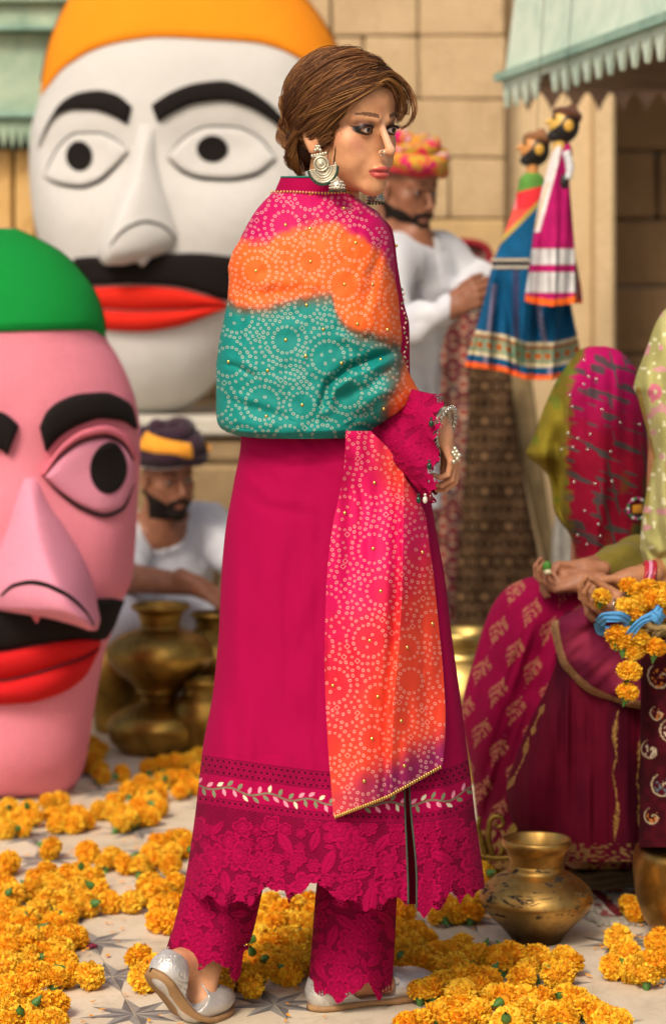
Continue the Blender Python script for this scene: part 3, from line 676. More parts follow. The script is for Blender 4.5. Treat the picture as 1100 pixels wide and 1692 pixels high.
def pot(label, px, d, prof, mat_, name='brass_pot', group=None, dent=0, parts=True, seed=0, cat='brass pot', n=72, cut=None):
    """prof: (picture row, half width) from the rim downwards at distance d"""
    s = d / FPX; x = (px - CX) * s; pr = [(h * s, CAM_H - (y - HY) * s) for y, h in prof]
    z0 = pr[-1][1]; t = thing(name, label, cat, (x, d, z0), group)
    def mk(nm, p, nn):
        q = smooth_profile(p, nn); V, F = lathe(q, (x, d, 0), n)
        if dent: 
            r = V - [x, d, 0]; rr = np.hypot(r[:, 0], r[:, 1]); dn = fbm((V - [x, d, 0]) * 14 + seed, seed, 3) * dent
            k = 1 + dn / np.maximum(rr, .01); V[:, 0] = x + r[:, 0] * k; V[:, 1] = d + r[:, 1] * k
        return obj(nm, V, F[:, ::-1], mat_, t)
    k = cut or 4
    rim = pr[:k]; body = pr[k - 1:]
    ri, zi = rim[0]
    mk('rim', [(rim[-1][0] * .93, rim[-1][1] - .004), (ri * .93, zi - .003), (ri * .985, zi + .0015)] + rim, 40)
    mk('body', body + [(body[-1][0] * .5, body[-1][1] + .001), (.001, body[-1][1] + .001)], 90)
    inner = [(ri * .93, zi - .003), (rim[-1][0] * .92, rim[-1][1] - .003)] + [(max(r_ - .006, .004), z_) for r_, z_ in body[1:-1]] + [(.002, body[-1][1] + .01)]
    q = smooth_profile(inner, 50); V, F = lathe(q, (x, d, 0), n); obj('inside', V, F, mat_, t)
    return t
B_front = brass('brass_worn', 'cfa45a', '8a682e', .32, .52, (.045, .085), 1)
B_old = brass('brass_old', 'a9843f', '5f451e', .3, .52); B_dark = brass('brass_dark', 'a8843f', '5c4520', .28, .5, scale=4); B_ham = brass('brass_hammered', 'c89a4e', '8a652e', .28, .45, scale=12)
# front pot
pot('worn brass water pot with flared rim, black stained belly, in front of the seated women', 886, 4.72,
    [(1386, 57), (1391, 58), (1408, 48), (1427, 43.5), (1430, 45), (1434, 45.5), (1436, 46), (1446, 62), (1462, 83), (1476, 93), (1484, 94.5), (1494, 90), (1510, 78), (1530, 58), (1550, 42), (1561, 36)], B_front, dent=.0025, cut=4)
pot('large hammered brass pot with rounded shoulder cut by the right edge', 1150, 4.75,
    [(1342, 56), (1347, 57), (1358, 50), (1371, 46), (1374, 48), (1382, 70), (1396, 95), (1412, 104), (1440, 106), (1475, 103), (1510, 92), (1540, 70), (1562, 50)], B_ham, dent=.006, seed=4, cut=4)
pot('lower brass pot of the stack between pink head and woman in magenta', 262, 6.82,
    [(1138, 36), (1141, 37), (1148, 29), (1157, 27), (1161, 34), (1169, 56), (1182, 77), (1197, 85), (1204, 84), (1217, 81), (1236, 66), (1250, 50), (1256, 42)], B_old, dent=.003, seed=2)
pot('upper brass pot of the stack with wide flat rim, below the squatting man', 265, 6.82,
    [(998, 47), (1002, 49), (1013, 38), (1033, 32), (1037, 34), (1043, 52), (1054, 74), (1068, 86), (1080, 89), (1092, 85), (1108, 72), (1122, 54), (1134, 40), (1142, 34)], B_old, dent=.003, seed=5)
pot('dim brass pot standing behind the stack, against the pink head', 196, 7.15,
    [(1020, 34), (1024, 35), (1032, 28), (1044, 26), (1056, 40), (1076, 58), (1100, 66), (1130, 60), (1170, 45), (1208, 34)], B_dark, dent=.003, seed=6)
pot('brass pot half hidden by the magenta dress, under the squatting man\'s hand', 352, 7.0,
    [(1012, 36), (1016, 37), (1024, 30), (1036, 28), (1048, 42), (1066, 60), (1086, 66), (1110, 58), (1136, 44), (1222, 40)], B_dark, dent=.003, seed=7)
pot('squat pale brass bowl on the floor right of the pot stack', 340, 6.78,
    [(1122, 38), (1126, 39), (1136, 35), (1146, 36), (1160, 48), (1184, 54), (1216, 46), (1245, 30)], B_old, dent=.003, seed=8)
pot('big brass basin with ringed rim between magenta dress and crimson skirt', 762, 6.4,
    [(1042, 64), (1050, 66), (1060, 62), (1064, 52), (1074, 48), (1084, 52), (1090, 58), (1110, 72), (1150, 84), (1200, 84), (1250, 66), (1286, 48)], brass('brass_pale', 'b59a5a', '6b5428', .3, .5), 'brass_basin', dent=.003, seed=9, cat='brass basin')
# ---------------------------------------------------------------- rugs
def rugcol(px, py, base, c2, c3, c4, sx, sy, seed):
    u, v = px / sx, py / sy; fu, fv = np.abs((u % 1) - .5) * 2, np.abs((v % 1) - .5) * 2
    p = np.stack([fu * 3 + np.floor(u) * 0, fv * 3.4], -1); n = fbm(p * 1.6 + seed, seed, 3); m = fbm(p * 3.5 + 9, seed + 4, 2); d = np.hypot(fu * 1.1, fv)
    c = mixc(base, c2, ss(.05, .15, n)); c = mixc(c, c3, ss(.1, .2, m)); q = fbm(np.stack([fu * 5 + 3, fv * 6 + 1], -1), seed + 8, 3); c = mixc(c, c4, ss(.12, .22, q) * .75); c = mixc(c, c4, (np.abs(d - .5 - .12 * q) < .06) * .5); c = mixc(c, c2 * 1.2, (d < .2 + .1 * q) * .7)
    return c
M_rug = attrm('carpet_pile', .95, .1, .0, 0, 350, .5, .2)
def rug_loft(name, label, rows, d, df, fcol, nr, nc, disp=None, cat='carpet', border=None):
    L = Loft(rows, d, df, .02, 6, disp); r = rows[-1]; t = thing(name, label, cat, P((r[1] + r[2]) / 2, r[0], d))
    px, py = L.front(nr, nc); m = MB(); m.add(L.at(px, py).reshape(-1, 3), grid_faces(nr, nc), fcol(px, py).reshape(-1, 3))
    b, qx, qy = L.back(40, nc); m.add(b, grid_faces(40, nc)[:, ::-1], fcol(qx, qy).reshape(-1, 3)); m.build('pile', M_rug, t); return t, L
r1 = [(398, 735, 770), (401, 712, 790), (408, 700, 803), (422, 697, 808), (440, 696, 810), (600, 696, 812), (800, 694, 815), (1000, 692, 815), (1120, 690, 815)]
f1 = lambda x, y: rugcol(x, y, A('4a2622'), A('8a1f28'), A('2b3442'), A('c0a88a'), 34, 47, 3)
t, L = rug_loft('hanging_carpet', 'carpet with arched red edge and floral field hung behind the man in white', r1, 8.2, .05, f1, 260, 60, lambda x, y: .012 * np.sin(x / 9 + y / 70))
q = resample(np.array([(694, 560), (695, 440), (700, 412), (716, 402), (750, 399), (786, 402), (803, 410), (809, 425), (811, 470), (812, 560)], float), 60)
v, f = tube(P(q[:, 0], q[:, 1], 8.14), .014, 8); obj('binding', v, f, cloth('red_binding', A('8c1622')), t)
r2 = [(590, 778, 838), (610, 774, 842), (700, 772, 852), (780, 766, 864), (847, 762, 876), (896, 758, 886), (960, 754, 896), (1030, 750, 905), (1118, 748, 912)]
f2 = lambda x, y: rugcol(x, y, A('2a1c14'), A('51392a'), A('1c1512'), A('86694a'), 40, 58, 11)
rug_loft('rolled_carpet', 'dark brown carpet with beige medallions standing behind the brass basin', r2, 7.9, .13, f2, 260, 70, lambda x, y: .008 * np.sin(x / 11 + y / 50))
r3 = [(600, 833, 872), (640, 838, 880), (760, 860, 896), (847, 880, 906), (919, 896, 921), (1000, 912, 940), (1100, 930, 960)]
t, L = rug_loft('beige_carpet_roll', 'slanting roll of plain beige cloth leaning beside the dark carpet', r3, 8.1, .06, lambda x, y: mixc(A('95815f'), A('7a6749'), .5 + .5 * vnoise(np.stack([x / 6, y / 30], -1))), 120, 24, cat='cloth roll')
r4 = [(850, 918, 948), (880, 912, 958), (940, 910, 968), (1100, 908, 972)]
rug_loft('grey_bundle', 'pale grey cloth bundle low behind the olive veil', r4, 7.2, .08, lambda x, y: np.broadcast_to(A('a9a59c'), x.shape + (3,)).copy(), 60, 30, lambda x, y: .01 * np.sin(x / 5), cat='cloth bundle')
# ---------------------------------------------------------------- string puppets
PU = 6.35
M_pup = attrm('puppet_cloth', .8, .15, .0, 0, 500, .3, .2)
def hemcut(V, F, py, lim): k = (py <= lim).ravel()[F].all(1); return F[k]
def puppet_dress(t, name, rows, d, df, fcol, hem, nr, nc, disp, e=2.0):
    L = Loft(rows, d, df, df if np.isscalar(df) else [(a, b * .8) for a, b in df], e, disp); px, py = L.front(nr, nc); m = MB()
    m.add(L.at(px, py).reshape(-1, 3), hemcut(None, grid_faces(nr, nc), py, hem(px)), fcol(px, py).reshape(-1, 3))
    b, qx, qy = L.back(nr // 2, nc); m.add(b, hemcut(None, grid_faces(nr // 2, nc)[:, ::-1], qy, hem(qx) - 4), fcol(qx, qy).reshape(-1, 3)); m.build(name, M_pup, t); return L
def put_head(t, c, s, face, hairc, tilt, crown):
    """puppet head looking left: face, beard and hair, turban"""
    Rm = np.array([[math.cos(tilt), 0, -math.sin(tilt)], [0, 1, 0], [math.sin(tilt), 0, math.cos(tilt)]])
    def mk(name, prims, mat_, b=1.8):
        V, F = mesh_sdf(sdf(prims), (-b, -b, -b), (b, b, b), .07); obj(name, (V * s) @ Rm.T + c, F, mat_, t)
    mk('head', [('+', ell((0, 0, 0), (.8, .78, 1.0)), .1), ('+', cap((-.72, 0, .15), (-.98, 0, -.12), .1, .14), .12), ('-', sph((-.82, -.42, .28), .2), .15), ('-', sph((-.82, .42, .28), .2), .15), ('+', cap((-.74, -.18, -.38), (-.74, .18, -.38), .1), .06), ('+', cap((.0, 0, -.7), (.1, 0, -1.5), .38), .15)], face)
    mk('beard', [('+', ell((.12, 0, -.1), (.86, .86, .98)), .1), ('-', ell((-.62, 0, .25), (.55, 1.2, .62)), .1), ('-', sph((0, 0, 1.2), .75), .1), ('+', ell((-.3, 0, -.82), (.5, .5, .32)), .2)], hairc)
    mk('turban', [('+', ell((.15, 0, .68), (.82, .8, .42)), .1), ('+', cap((-.5, 0, .52), (.6, 0, .45), .3), .3), ('+', sph((.3, 0, 1.05), .3), .2)], crown)
    for sy in (-1,):
        v, f = sphere((np.array([-.66, sy * .42, .24]) * s) @ Rm.T + c, s * .12, 8, 10); obj('eye', v, f, M_peye, t)
        v, f = sphere((np.array([.25, sy * .86, -.05]) * s) @ Rm.T + c, np.array([.3, .1, .36]) * s, 8, 12); obj('ear_ring', v, f, M_pgold, t)
M_peye = plain('painted_eye', A('1a1410'), .4); M_pgold = plain('mustard_paint', A('c99a3a'), .45)
pb = thing('string_puppet', 'string puppet in long blue skirt with patterned border and green shoulder, held by the man', 'puppet', P(866, 620, PU))
rb = [(284, 872, 888), (290, 862, 894), (298, 857, 899), (312, 855, 905), (350, 845, 910), (385, 833, 915), (420, 819, 922), (440, 812, 928), (480, 803, 938), (540, 787, 950), (580, 774, 958), (600, 768, 961), (640, 763, 965)]
hb = pch(np.array([760, 768, 790, 830, 870, 900, 940, 965.]), np.array([604, 606, 609, 615, 628, 629, 622, 612.]))
def fb(x, y):
    hm = hb(x); v = hm - y; c = np.broadcast_to(A('0b5078'), x.shape + (3,)).copy()
    c = mixc(c, A('3a3352'), .8 * ss(.35, .6, np.sin(x / 8.5 + .9) * .5 + .5) * (y > 440) * (np.abs(x - 845) < 12))  # darker band paints in the shade of the deep middle fold
    c = mixc(c, A('8d7f97'), ((np.abs(x - (806 + (560 - y) * .12)) < 4) | (np.abs(x - (893 + (y - 530) * .18)) < 4)) * (y > 470) * .7)
    bd = (v > 22) & (v < 62); c = mixc(c, A('8a8f6c'), bd * 1.)
    cu = ((x / 16) % 1 - .5) * 16; d = np.hypot(cu, (v - 40)); c = mixc(c, A('c9752a'), (bd & (d < 6)) * 1.); c = mixc(c, A('7a2f1c'), (bd & (d < 3)) * 1.); c = mixc(c, A('5f9c8c'), (bd & (d > 6) & (d < 8.5)) * 1.)
    c = mixc(c, A('d9c9a4'), ((np.abs(v - 25) < 3) | (np.abs(v - 60) < 2.5)) * 1.); c = mixc(c, A('9c4a2a'), (np.abs(v - 54) < 2) * 1.)
    c = mixc(c, A('1d4a33'), .75 * (bd & (x > 850) & (x < 868))); c = mixc(c, A('f0692a'), (v < 10) * 1.)
    bl = 392 - (x - 833) * 1.0                            # slanting bodice edge
    up = y < bl; c = mixc(c, A('d8323a'), up * 1.); c = mixc(c, A('e58a8f'), (up & (x < 853) & (y > 318)) * 1.); c = mixc(c, A('e8564a'), (up & (y > 345)) * 1.); c = mixc(c, A('b09a4a'), (np.abs(y - bl) < 5) * 1.); c = mixc(c, A('5d8f3f'), (y < 316 - (x - 860) * .25) * 1.)
    c = mixc(c, A('0d0d10'), (np.abs(y - 436) < 9) * .9)
    return c
LB = puppet_dress(pb, 'dress', rb, PU, [(284, .012), (298, .035), (385, .05), (480, .085), (600, .12), (640, .12)], fb, hb, 200, 110, lambda x, y: ss(370, 540, y) * (.034 * (1 - 2 * np.abs(np.sin(x / 17 + y / 260 + .6)) ** .7) + .012 * np.sin(x / 5.5 + y / 90)) - .05 * ss(440, 560, y) * np.exp(-((x - 846 - (y - 560) * .1) / 9) ** 2))
m = MB()
for row, yy in ((0, 430), (1, 442)):
    for xx in range(814, 880, 7): v, f = sphere(LB.at(xx, yy, .004), .0052, 6, 8); m.add(v, f)
m.build('bead_belt', plain('cream_beads', A('d9cdb4'), .35), pb)
skinp, skinp2 = plain('painted_wood_orange', A('c98a4a'), .45), plain('painted_wood_yellow', A('d2a84e'), .45); blk = plain('black_paint', A('17120f'), .5)
put_head(pb, P(882, 246, PU), .042, skinp, blk, R(-8), cloth('puppet_turban_brown', A('5b4630'), A('a0663a')))
pmg = thing('string_puppet', 'string puppet in magenta dress with silver bands, hanging in front of the blue one', 'puppet', P(910, 500, PU - .16))
rm = [(236, 922, 940), (246, 914, 944), (258, 910, 945), (290, 901, 940), (350, 887, 944), (400, 879, 948), (450, 873, 951), (490, 867, 952), (512, 866, 953)]
hm_ = pch(np.array([860, 880, 910, 940, 955.]), np.array([497, 502, 506, 503, 497.]))
def fm(x, y):
    c = np.broadcast_to(A('a8155f'), x.shape + (3,)).copy(); sv = A('d3d2d0'); cr = .5 + .5 * np.sin(x / 2.3 + np.sin(x) * .8)
    c = mixc(c, sv * .6, ((y > 411) & (y < 437)) * 1.); c = mixc(c, sv, ((y > 411) & (y < 437)) * cr); c = mixc(c, sv * .55, ((y > 450) & (y < 484)) * 1.); c = mixc(c, sv, ((y > 450) & (y < 484)) * cr)
    lx = 918 - (y - 250) * .27; c = mixc(c, A('dad6d2'), (np.abs(x - lx) < 9) * (y < 384) * .95); c = mixc(c, A('c09a5a'), (np.abs(x - lx) < 2) * (y > 300) * (y < 380) * .8)
    c = mixc(c, A('ef6a22'), (y > hm_(x) - 12) * 1.); return c
puppet_dress(pmg, 'dress', rm, PU - .16, [(236, .014), (290, .03), (400, .055), (512, .075)], fm, hm_, 180, 80, lambda x, y: .016 * ss(300, 460, y) * (1 - 2 * np.abs(np.sin(x / 11 + y / 300)) ** .7) + .005 * np.sin(x / 4 + y / 60))
puppet_dress(pmg, 'underskirt', [(420, 936, 948), (440, 936, 953), (480, 935, 960), (505, 932, 962)], PU - .08, .03, lambda x, y: mixc(mixc(A('8d6a55'), A('a0254f'), (np.sin(x / 2) > .2) * 1.), A('d9541f'), (y > 495) * 1.), lambda x: 503 + 0 * x, 50, 24, lambda x, y: .004 * np.sin(x / 3))
put_head(pmg, P(930, 206, PU - .16), .043, skinp2, blk, R(-14), cloth('puppet_turban_red', A('4a2a1e'), A('7a4a22')))
v, f = tube(resample(P(np.array([934, 938, 941, 938]), np.array([250, 262, 278, 296]), PU - .26), 12), np.r_[np.full(8, .0105), np.full(4, .009)], 10); obj('arm', v, f, plain('silver_sleeve', A('d2d4d6'), .35), pmg)
v, f = sphere(P(932, 300, PU - .25), (.011, .011, .02), 8, 10); obj('hand', v, f, blk, pmg)
M_str = plain('string', A('3a3028'), .8)
for t_, hd, d_ in ((pb, (886, 222), PU), (pmg, (933, 172), PU - .16)):
    a = P(*hd, d_); b_ = np.array([a[0] + .02, d_ + .01, 2.06]); v, f = tube(np.stack([a, (a + b_) / 2, b_]), .0009, 5); obj('string', v, f, M_str, t_)
# ================================================================ PEOPLE: shared builders
class Fr:
    """local frame: columns of M are the local axes in the world"""
    def __init__(s, o, M, k=1.): s.o = np.array(o, float); s.M = np.array(M, float); s.k = k
    def w(s, p): return s.o + (np.asarray(p, float) * s.k) @ s.M.T
    def f(s, g): return lambda p: g(((p - s.o) @ s.M) / s.k) * s.k
    def inv(s, p): return ((p - s.o) @ s.M) / s.k
def face_frame(o, yaw, pitch=0, roll=0, k=1.):
    """yaw: degrees the face is turned from the camera towards picture right; pitch down positive"""
    y, p, r = R(yaw), R(pitch), R(roll)
    f0 = np.array([math.sin(y), -math.cos(y), 0]); x0 = np.cross(f0, [0, 0, 1.]); f = f0 * math.cos(p) - np.array([0, 0, 1.]) * math.sin(p); z = np.cross(x0, f)
    x = x0 * math.cos(r) + z * math.sin(r); z = np.cross(x, f); return Fr(o, np.stack([x, f, z], 1), k)
def head_prims(male=False):
    pr = []; add = lambda f, k=.012, op='+': pr.append((op, f, k))
    add(ell((0, -.008, .036), (.0715, .092, .084))); add(ell((0, .030, -.032), (.057, .052, .074)), .02)
    jw = .004 if male else 0
    for s in (-1, 1):
        add(cap((s * (.0445 + jw), -.003, -.047), (s * .0125, .064, -.0945 - jw), .0145 + jw * .5, .0125 + jw * .5), .022)
        add(sph((s * .0325, .048, -.052), .0225), .02); add(sph((s * .044, .050, -.020), .0185), .02)
        add(cap((s * .012, .0835, .0155), (s * .044, .064, .018), .0065 if not male else .008), .012)
    add(sph((0, .069 if not male else .072, -.097 - jw), .0145 if not male else .018), .016); add(ell((0, .034, .048), (.058, .054, .046)), .02)
    for s in (-1, 1): add(ell((s * .032, .094, .0), (.0165, .0155, .0105)), .010, '-')
    add(cap((0, .081, .010), (0, .1045, -.033), .0058, .0072), .007); add(sph((0, .1055, -.0365), .0082), .005)
    for s in (-1, 1): add(sph((s * .0105, .0955, -.0400), .0066), .005)
    for s in (-1, 1): add(sph((s * .0052, .1045, -.0475), .0032), .003, '-')
    add(ell((0, .069, -.068), (.027, .021, .024)), .012)
    add(ell((0, .0875, -.0665), (.0185, .0085, .0052)), .004); add(ell((.0, .0865, -.0775), (.0160, .0088, .0066)), .004)
    for s in (-1, 1): add(cap((s * .0245, .080, -.0715), (0, .0985, -.0718), .0011, .0013), .0022, '-')
    for s in (-1, 1): add(sph((s * .031, .0695, 0), .0146), .004)
    for s in (-1, 1):
        c_, s_ = math.cos(R(14) * s), math.sin(R(14) * s)
        add(ell((s * .031, .086, -.0012), (.0134, .010, .0041), np.array([[c_, -s_, 0], [s_, c_, 0], [0, 0, 1]])), .0012, '-')
    for s in (-1, 1):
        M = np.array([[1, 0, 0], [0, math.cos(.25), -math.sin(.25)], [0, math.sin(.25), math.cos(.25)]])
        add(ell((s * .0735, -.012, -.010), (.0075, .0185, .031), M), .006); add(ell((s * .082, -.010, -.006), (.006, .0115, .021), M), .004, '-'); add(sph((s * .073, -.006, -.036), .0085), .006)
    add(cap((0, -.022, -.05), (0, -.040, -.19), .045 if not male else .058, .046 if not male else .064), .02)
    return pr
def tohead(fr, prims): return [(op, fr.f(f), k * fr.k) for op, f, k in prims]
def hand_prims(w, f, n, curl=(30, 35, 25), side=None, k=1., thumb=(.6, .6, .35), spread=.12, tcurl=20, flip=1, cv=0):
    """w wrist, f direction of the fingers, n direction the palm faces; flip: +1 puts the thumb on n x f, -1 on the other side"""
    w = np.array(w, float); f = np.array(f, float) / np.linalg.norm(f); n = np.array(n, float); n = n - f * (n @ f); n /= np.linalg.norm(n); s = np.cross(n, f) * flip
    out = []; mc = []
    for i, (o, l) in enumerate(((.027, .086), (.009, .090), (-.009, .086), (-.026, .078))):
        m = w + k * (f * l + s * o - n * .004 * (1 - abs(i - 1.3) / 2)); mc.append(m); out.append(('+', cap(w + s * o * .55 * k + f * .008 * k, m, .0125 * k, .0098 * k), .012 * k))
    out.append(('+', cap(w - f * .05 * k, w + f * .02 * k, .0225 * k, .023 * k), .015 * k)); out.append(('+', cap(w + f * .035 * k - s * .006 * k, w + f * .06 * k + s * .004 * k, .015 * k, .014 * k), .012 * k))
    L = ((.043, .026, .021), (.047, .030, .022), (.043, .028, .022), (.034, .021, .019))
    for i in range(4):
        p = mc[i]; a = 0; sp = spread * (1.5 - i); ci = 1 + cv * (i - 1.5)
        for j in range(3):
            a += R(curl[j]) * ci; d = f * math.cos(a) + n * math.sin(a); d = d + s * sp * (math.cos(a) if j == 0 else .4 * math.cos(a)); d /= np.linalg.norm(d)
            q = p + d * L[i][j] * k; r0 = (.0092, .0082, .0074)[j] * (1 if i < 3 else .88) * k; r1 = (.0082, .0074, .0062)[j] * (1 if i < 3 else .88) * k
            out.append(('+', cap(p, q, r0, r1), (.005 if j == 0 else .003) * k)); p = q
    b = w + k * (f * .022 + s * .022); d = f * thumb[0] + s * thumb[1] + n * thumb[2]; d /= np.linalg.norm(d); q = b + d * .046 * k
    out.append(('+', cap(w + f * .01 * k + s * .008 * k, b + d * .012 * k, .015 * k, .0135 * k), .012 * k)); out.append(('+', cap(b, q, .0135 * k, .0098 * k), .010 * k))
    d2 = d * math.cos(R(tcurl)) + (f * .6 + n * .6 - s * .5) * math.sin(R(tcurl)); d2 /= np.linalg.norm(d2); q2 = q + d2 * .032 * k; out.append(('+', cap(q, q2, .0098 * k, .0085 * k), .004 * k))
    d3 = d2 * math.cos(R(tcurl)) + (f * .6 + n * .6 - s * .5) * math.sin(R(tcurl)); d3 /= np.linalg.norm(d3); out.append(('+', cap(q2, q2 + d3 * .024 * k, .0088 * k, .0066 * k), .003 * k))
    return out
M_skin = attrm('skin', .48, .35, .0, .06, 900, .10, .14, 0, .0012)
M_eyew = plain('eye_white', A('d8d2cb'), .15); M_iris = plain('iris_brown', A('1c100a'), .08)
def skin_cols(fr, V, base, male, makeup=False):
    q = fr.inv(V); x, y, z = np.abs(q[:, 0]), q[:, 1], q[:, 2]; c = np.broadcast_to(A(base), V.shape).copy()
    fc = (y > .03)
    lip = ((x / .0245) ** 2 + ((z + .0722) / np.where(z > -.0722, .0098, .0125)) ** 2 < 1) & fc & (y > .078)
    br = .0212 + .0042 * np.sin(np.clip((x - .012) / .038, 0, 1) * 2.1) ; th_ = .0036 - .0022 * np.clip((x - .03) / .02, 0, 1) * (1.5 if male else 1.0)
    brow = fc & (np.abs(z - br - .001) < th_) & (x > .0125) & (x < .050)
    if makeup:
        c = mixc(c, A('d98a78'), .4 * np.exp(-((x - .047) / .016) ** 2 - ((z + .026 - (x - .047) * .6) / .014) ** 2) * fc)
        sh = np.exp(-((x - .037) / .017) ** 2 - ((z - .0085) / .008) ** 2) * fc; c = mixc(c, A('5e2f2a'), np.clip(.95 * sh, 0, 1))
        ln = fc * (np.exp(-((np.hypot((x - .0315) / .0170, (z + .0004) / .0088) - .86) / .20) ** 2)); c = mixc(c, A('120b0a'), np.clip(1.35 * ln, 0, 1) * (x > .0165))
        wing = fc * (np.abs(z - .003 - (x - .045) * .5) < .0030 * np.clip((.0525 - x) / .009, 0, 1)) * (x > .043) * (x < .0525); c = mixc(c, A('160d0c'), wing * .95)
        c = mixc(c, A('c4504e'), lip * .92); c = mixc(c, A('6a2422'), (lip & (np.abs(z + .0720) < .0011)) * .7); c = mixc(c, A('3a241a'), brow * .78)
        c = mixc(c, A('ffdcc0'), .35 * np.exp(-(x / .006) ** 2 - ((z + .012) / .028) ** 2) * (y > .085))  # paler streak down the nose ridge
    else:
        c = mixc(c, A('7d4a3e'), lip * .6); c = mixc(c, A('1d120d'), brow * .9); c = mixc(c, A('4a2c20'), .6 * np.exp(-((x - .032) / .018) ** 2 - ((z - .0) / .010) ** 2) * fc)
    return c
def eyes(fr, par, look=0, r=.0127):
    for s in (-1, 1):
        v, f = sphere((0, 0, 0), r, 20, 28); e = obj('eyeball', fr.w(v + [s * .031, .0695, 0]), f, M_eyew, par)
        d = np.array([math.sin(R(look)), math.cos(R(look)), -.06]); d /= np.linalg.norm(d); v, f = sphere((0, 0, 0), (.0058, .0058, .0026), 10, 18)
        ux = np.cross(d, [0, 0, 1.]); ux /= np.linalg.norm(ux); uz = np.cross(ux, d); M = np.stack([ux, uz, d], 1)
        obj('iris', fr.w(v @ M.T + np.array([s * .031, .0695, 0]) + d * (r - .0012)), f, M_iris, e)
def beard_prims(fr, full=True):
    a = tohead(fr, head_prims(True)); g = sdf(a)
    off = lambda p: g(p) - .0035
    c = lambda l: ('+', fr.f(l), .012 * fr.k)
    return off
def build_beard(fr, par, mat_, h=.003, cheek=-.070):
    g = sdf(tohead(fr, head_prims(True)))
    def reg(p):
        q = fr.inv(p); x, y, z = np.abs(q[:, 0]), q[:, 1], q[:, 2]
        top = cheek + .75 * np.clip(x - .034, 0, .03) + np.where(y < .02, .5 * np.clip(x - .055, 0, 1), 0)
        a = np.maximum.reduce([z - top, -(z + .125), .004 - y * 1 if False else -(y + .012), -(x - .0)])
        mouth = np.hypot(x / .021, (z + .0735) / .0105) - 1; a = np.maximum(a, -mouth * .01)
        mus = np.maximum.reduce([np.abs(z + .059 + .28 * np.clip(x - .008, 0, 1)) - .0062, x - .032, .05 - y]); return np.minimum(a, mus)
    n = lambda p: .0016 * vnoise(p * 260, 3)
    F = lambda p: np.maximum(g(p) - .0028 * fr.k - n(p), reg(p) * fr.k * .8)
    V, Q = mesh_sdf(F, fr.o - .17, fr.o + .17, h); return obj('beard', V, Q, mat_, par)
def body(name_t, prims, lo, hi, h, colf, par):
    V, Q = mesh_sdf(sdf(prims), lo, hi, h); return obj('body', V, Q, M_skin, par, cols=colf(V))
def garment(name, prims, lo, hi, h, mat_, par, wr=.004, wf=(16, 16, 7), seed=1, cut=None, cols=None):
    g = sdf(prims); wf = np.array(wf, float)
    def F(p):
        d = g(p); nz = 1 - 2 * np.abs(vnoise(p * wf + 5 * vnoise(p * 4, 9)[:, None] * .12, seed)); d = d + wr * nz + wr * .5 * vnoise(p * wf * 2.3, seed + 3)
        return np.maximum(d, cut(p)) if cut else d
    V, Q = mesh_sdf(F, lo, hi, h); return obj(name, V, Q, mat_, par, cols=cols(V) if cols else None)
M_whitec = cloth('white_cotton', A('cdced1'), A('bbbcc6'), .85, 10, .3, 700, .2, .2)
M_beard = plain('black_beard', A('1e1611'), .85, 0, .2)
def turban_roll(fr, rings, mats, par, n=64):
    """stacked twisted rolls: (z, radius x, radius y, thickness, tilt, wobble phase, material index)"""
    for z, rx, ry, t, tl, ph, mi in rings:
        a = np.linspace(0, 2 * np.pi, n + 1); r = 1 + .03 * np.sin(a * 5 + ph)
        p = np.stack([rx * r * np.cos(a), -.01 + ry * r * np.sin(a), z + tl * np.sin(a + ph) + .004 * np.sin(a * 4 + ph)], -1)
        th_ = t * (1 + .16 * np.sin(a * 3 + ph * 2)); v, f = tube(fr.w(p), th_ * fr.k, 14); v = v + .004 * vnoise(v * 60, 4)[:, None] * [0, 0, 1]
        obj('turban_roll', v, f, mats[mi], par)
# ---------------------------------------------------------------- standing man with puppets
D2 = 6.9
man = thing('person', 'bearded man in white tunic and pink orange turban, standing, holding string puppets', 'man', P(672, gd(0) and 1233, D2))
f2_ = face_frame(P(671, 313, D2), 42, 10, 0, 1.03); X = lambda px, py, d=D2: P(px, py, d)
sh_r, sh_l, neck, pel = X(648, 432, 6.78), X(730, 428, 7.02), X(668, 398, 6.93), X(660, 690, 6.95)
el_r, wr_r = X(640, 560, 6.6), X(742, 512, 6.5); el_l, wr_l = X(797, 478, 6.98), X(768, 497, 6.62)
hp1 = hand_prims(wr_r, X(800, 478, 6.45) - wr_r, (.2, .9, -.2), (45, 50, 30), None, 1.05, (.7, .5, .5), .05, 20, -1); hp2 = hand_prims(wr_l, X(815, 470, 6.5) - wr_l, (.3, -.5, -.6), (45, 50, 30), None, 1.05, (.7, .5, .4), .05, 25, 1)
ft = [X(622, 1228, 6.8), X(668, 1222, 7.05)]; kn = [X(630, 980, 6.85), X(672, 980, 7.0)]
bp = tohead(f2_, head_prims(True)) + [('+', cap(neck, X(676, 470, 6.95), .07, .11), .05), ('+', cap(X(678, 470, 6.95), pel, .10, .095), .08), ('+', cap(sh_r, sh_l, .06), .06),
    ('+', cap(sh_r, el_r, .052, .042), .04), ('+', cap(el_r, wr_r, .042, .028), .02), ('+', cap(sh_l, el_l, .052, .042), .04), ('+', cap(el_l, wr_l, .042, .028), .02)] + hp1 + hp2
for k_, f_ in zip(kn, ft): bp += [('+', cap(pel, k_, .075, .055), .05), ('+', cap(k_, f_ + [0, 0, .06], .055, .04), .03), ('+', cap(f_ + [0, 0, .03], f_ + [.10, -.08, .03], .035, .03), .03)]
body('body', bp, (.0, 6.2, -.02), (.56, 7.25, 1.78), .0045, lambda V: skin_cols(f2_, V, '8a5a42', True), man); eyes(f2_, man)
build_beard(f2_, man, M_beard)
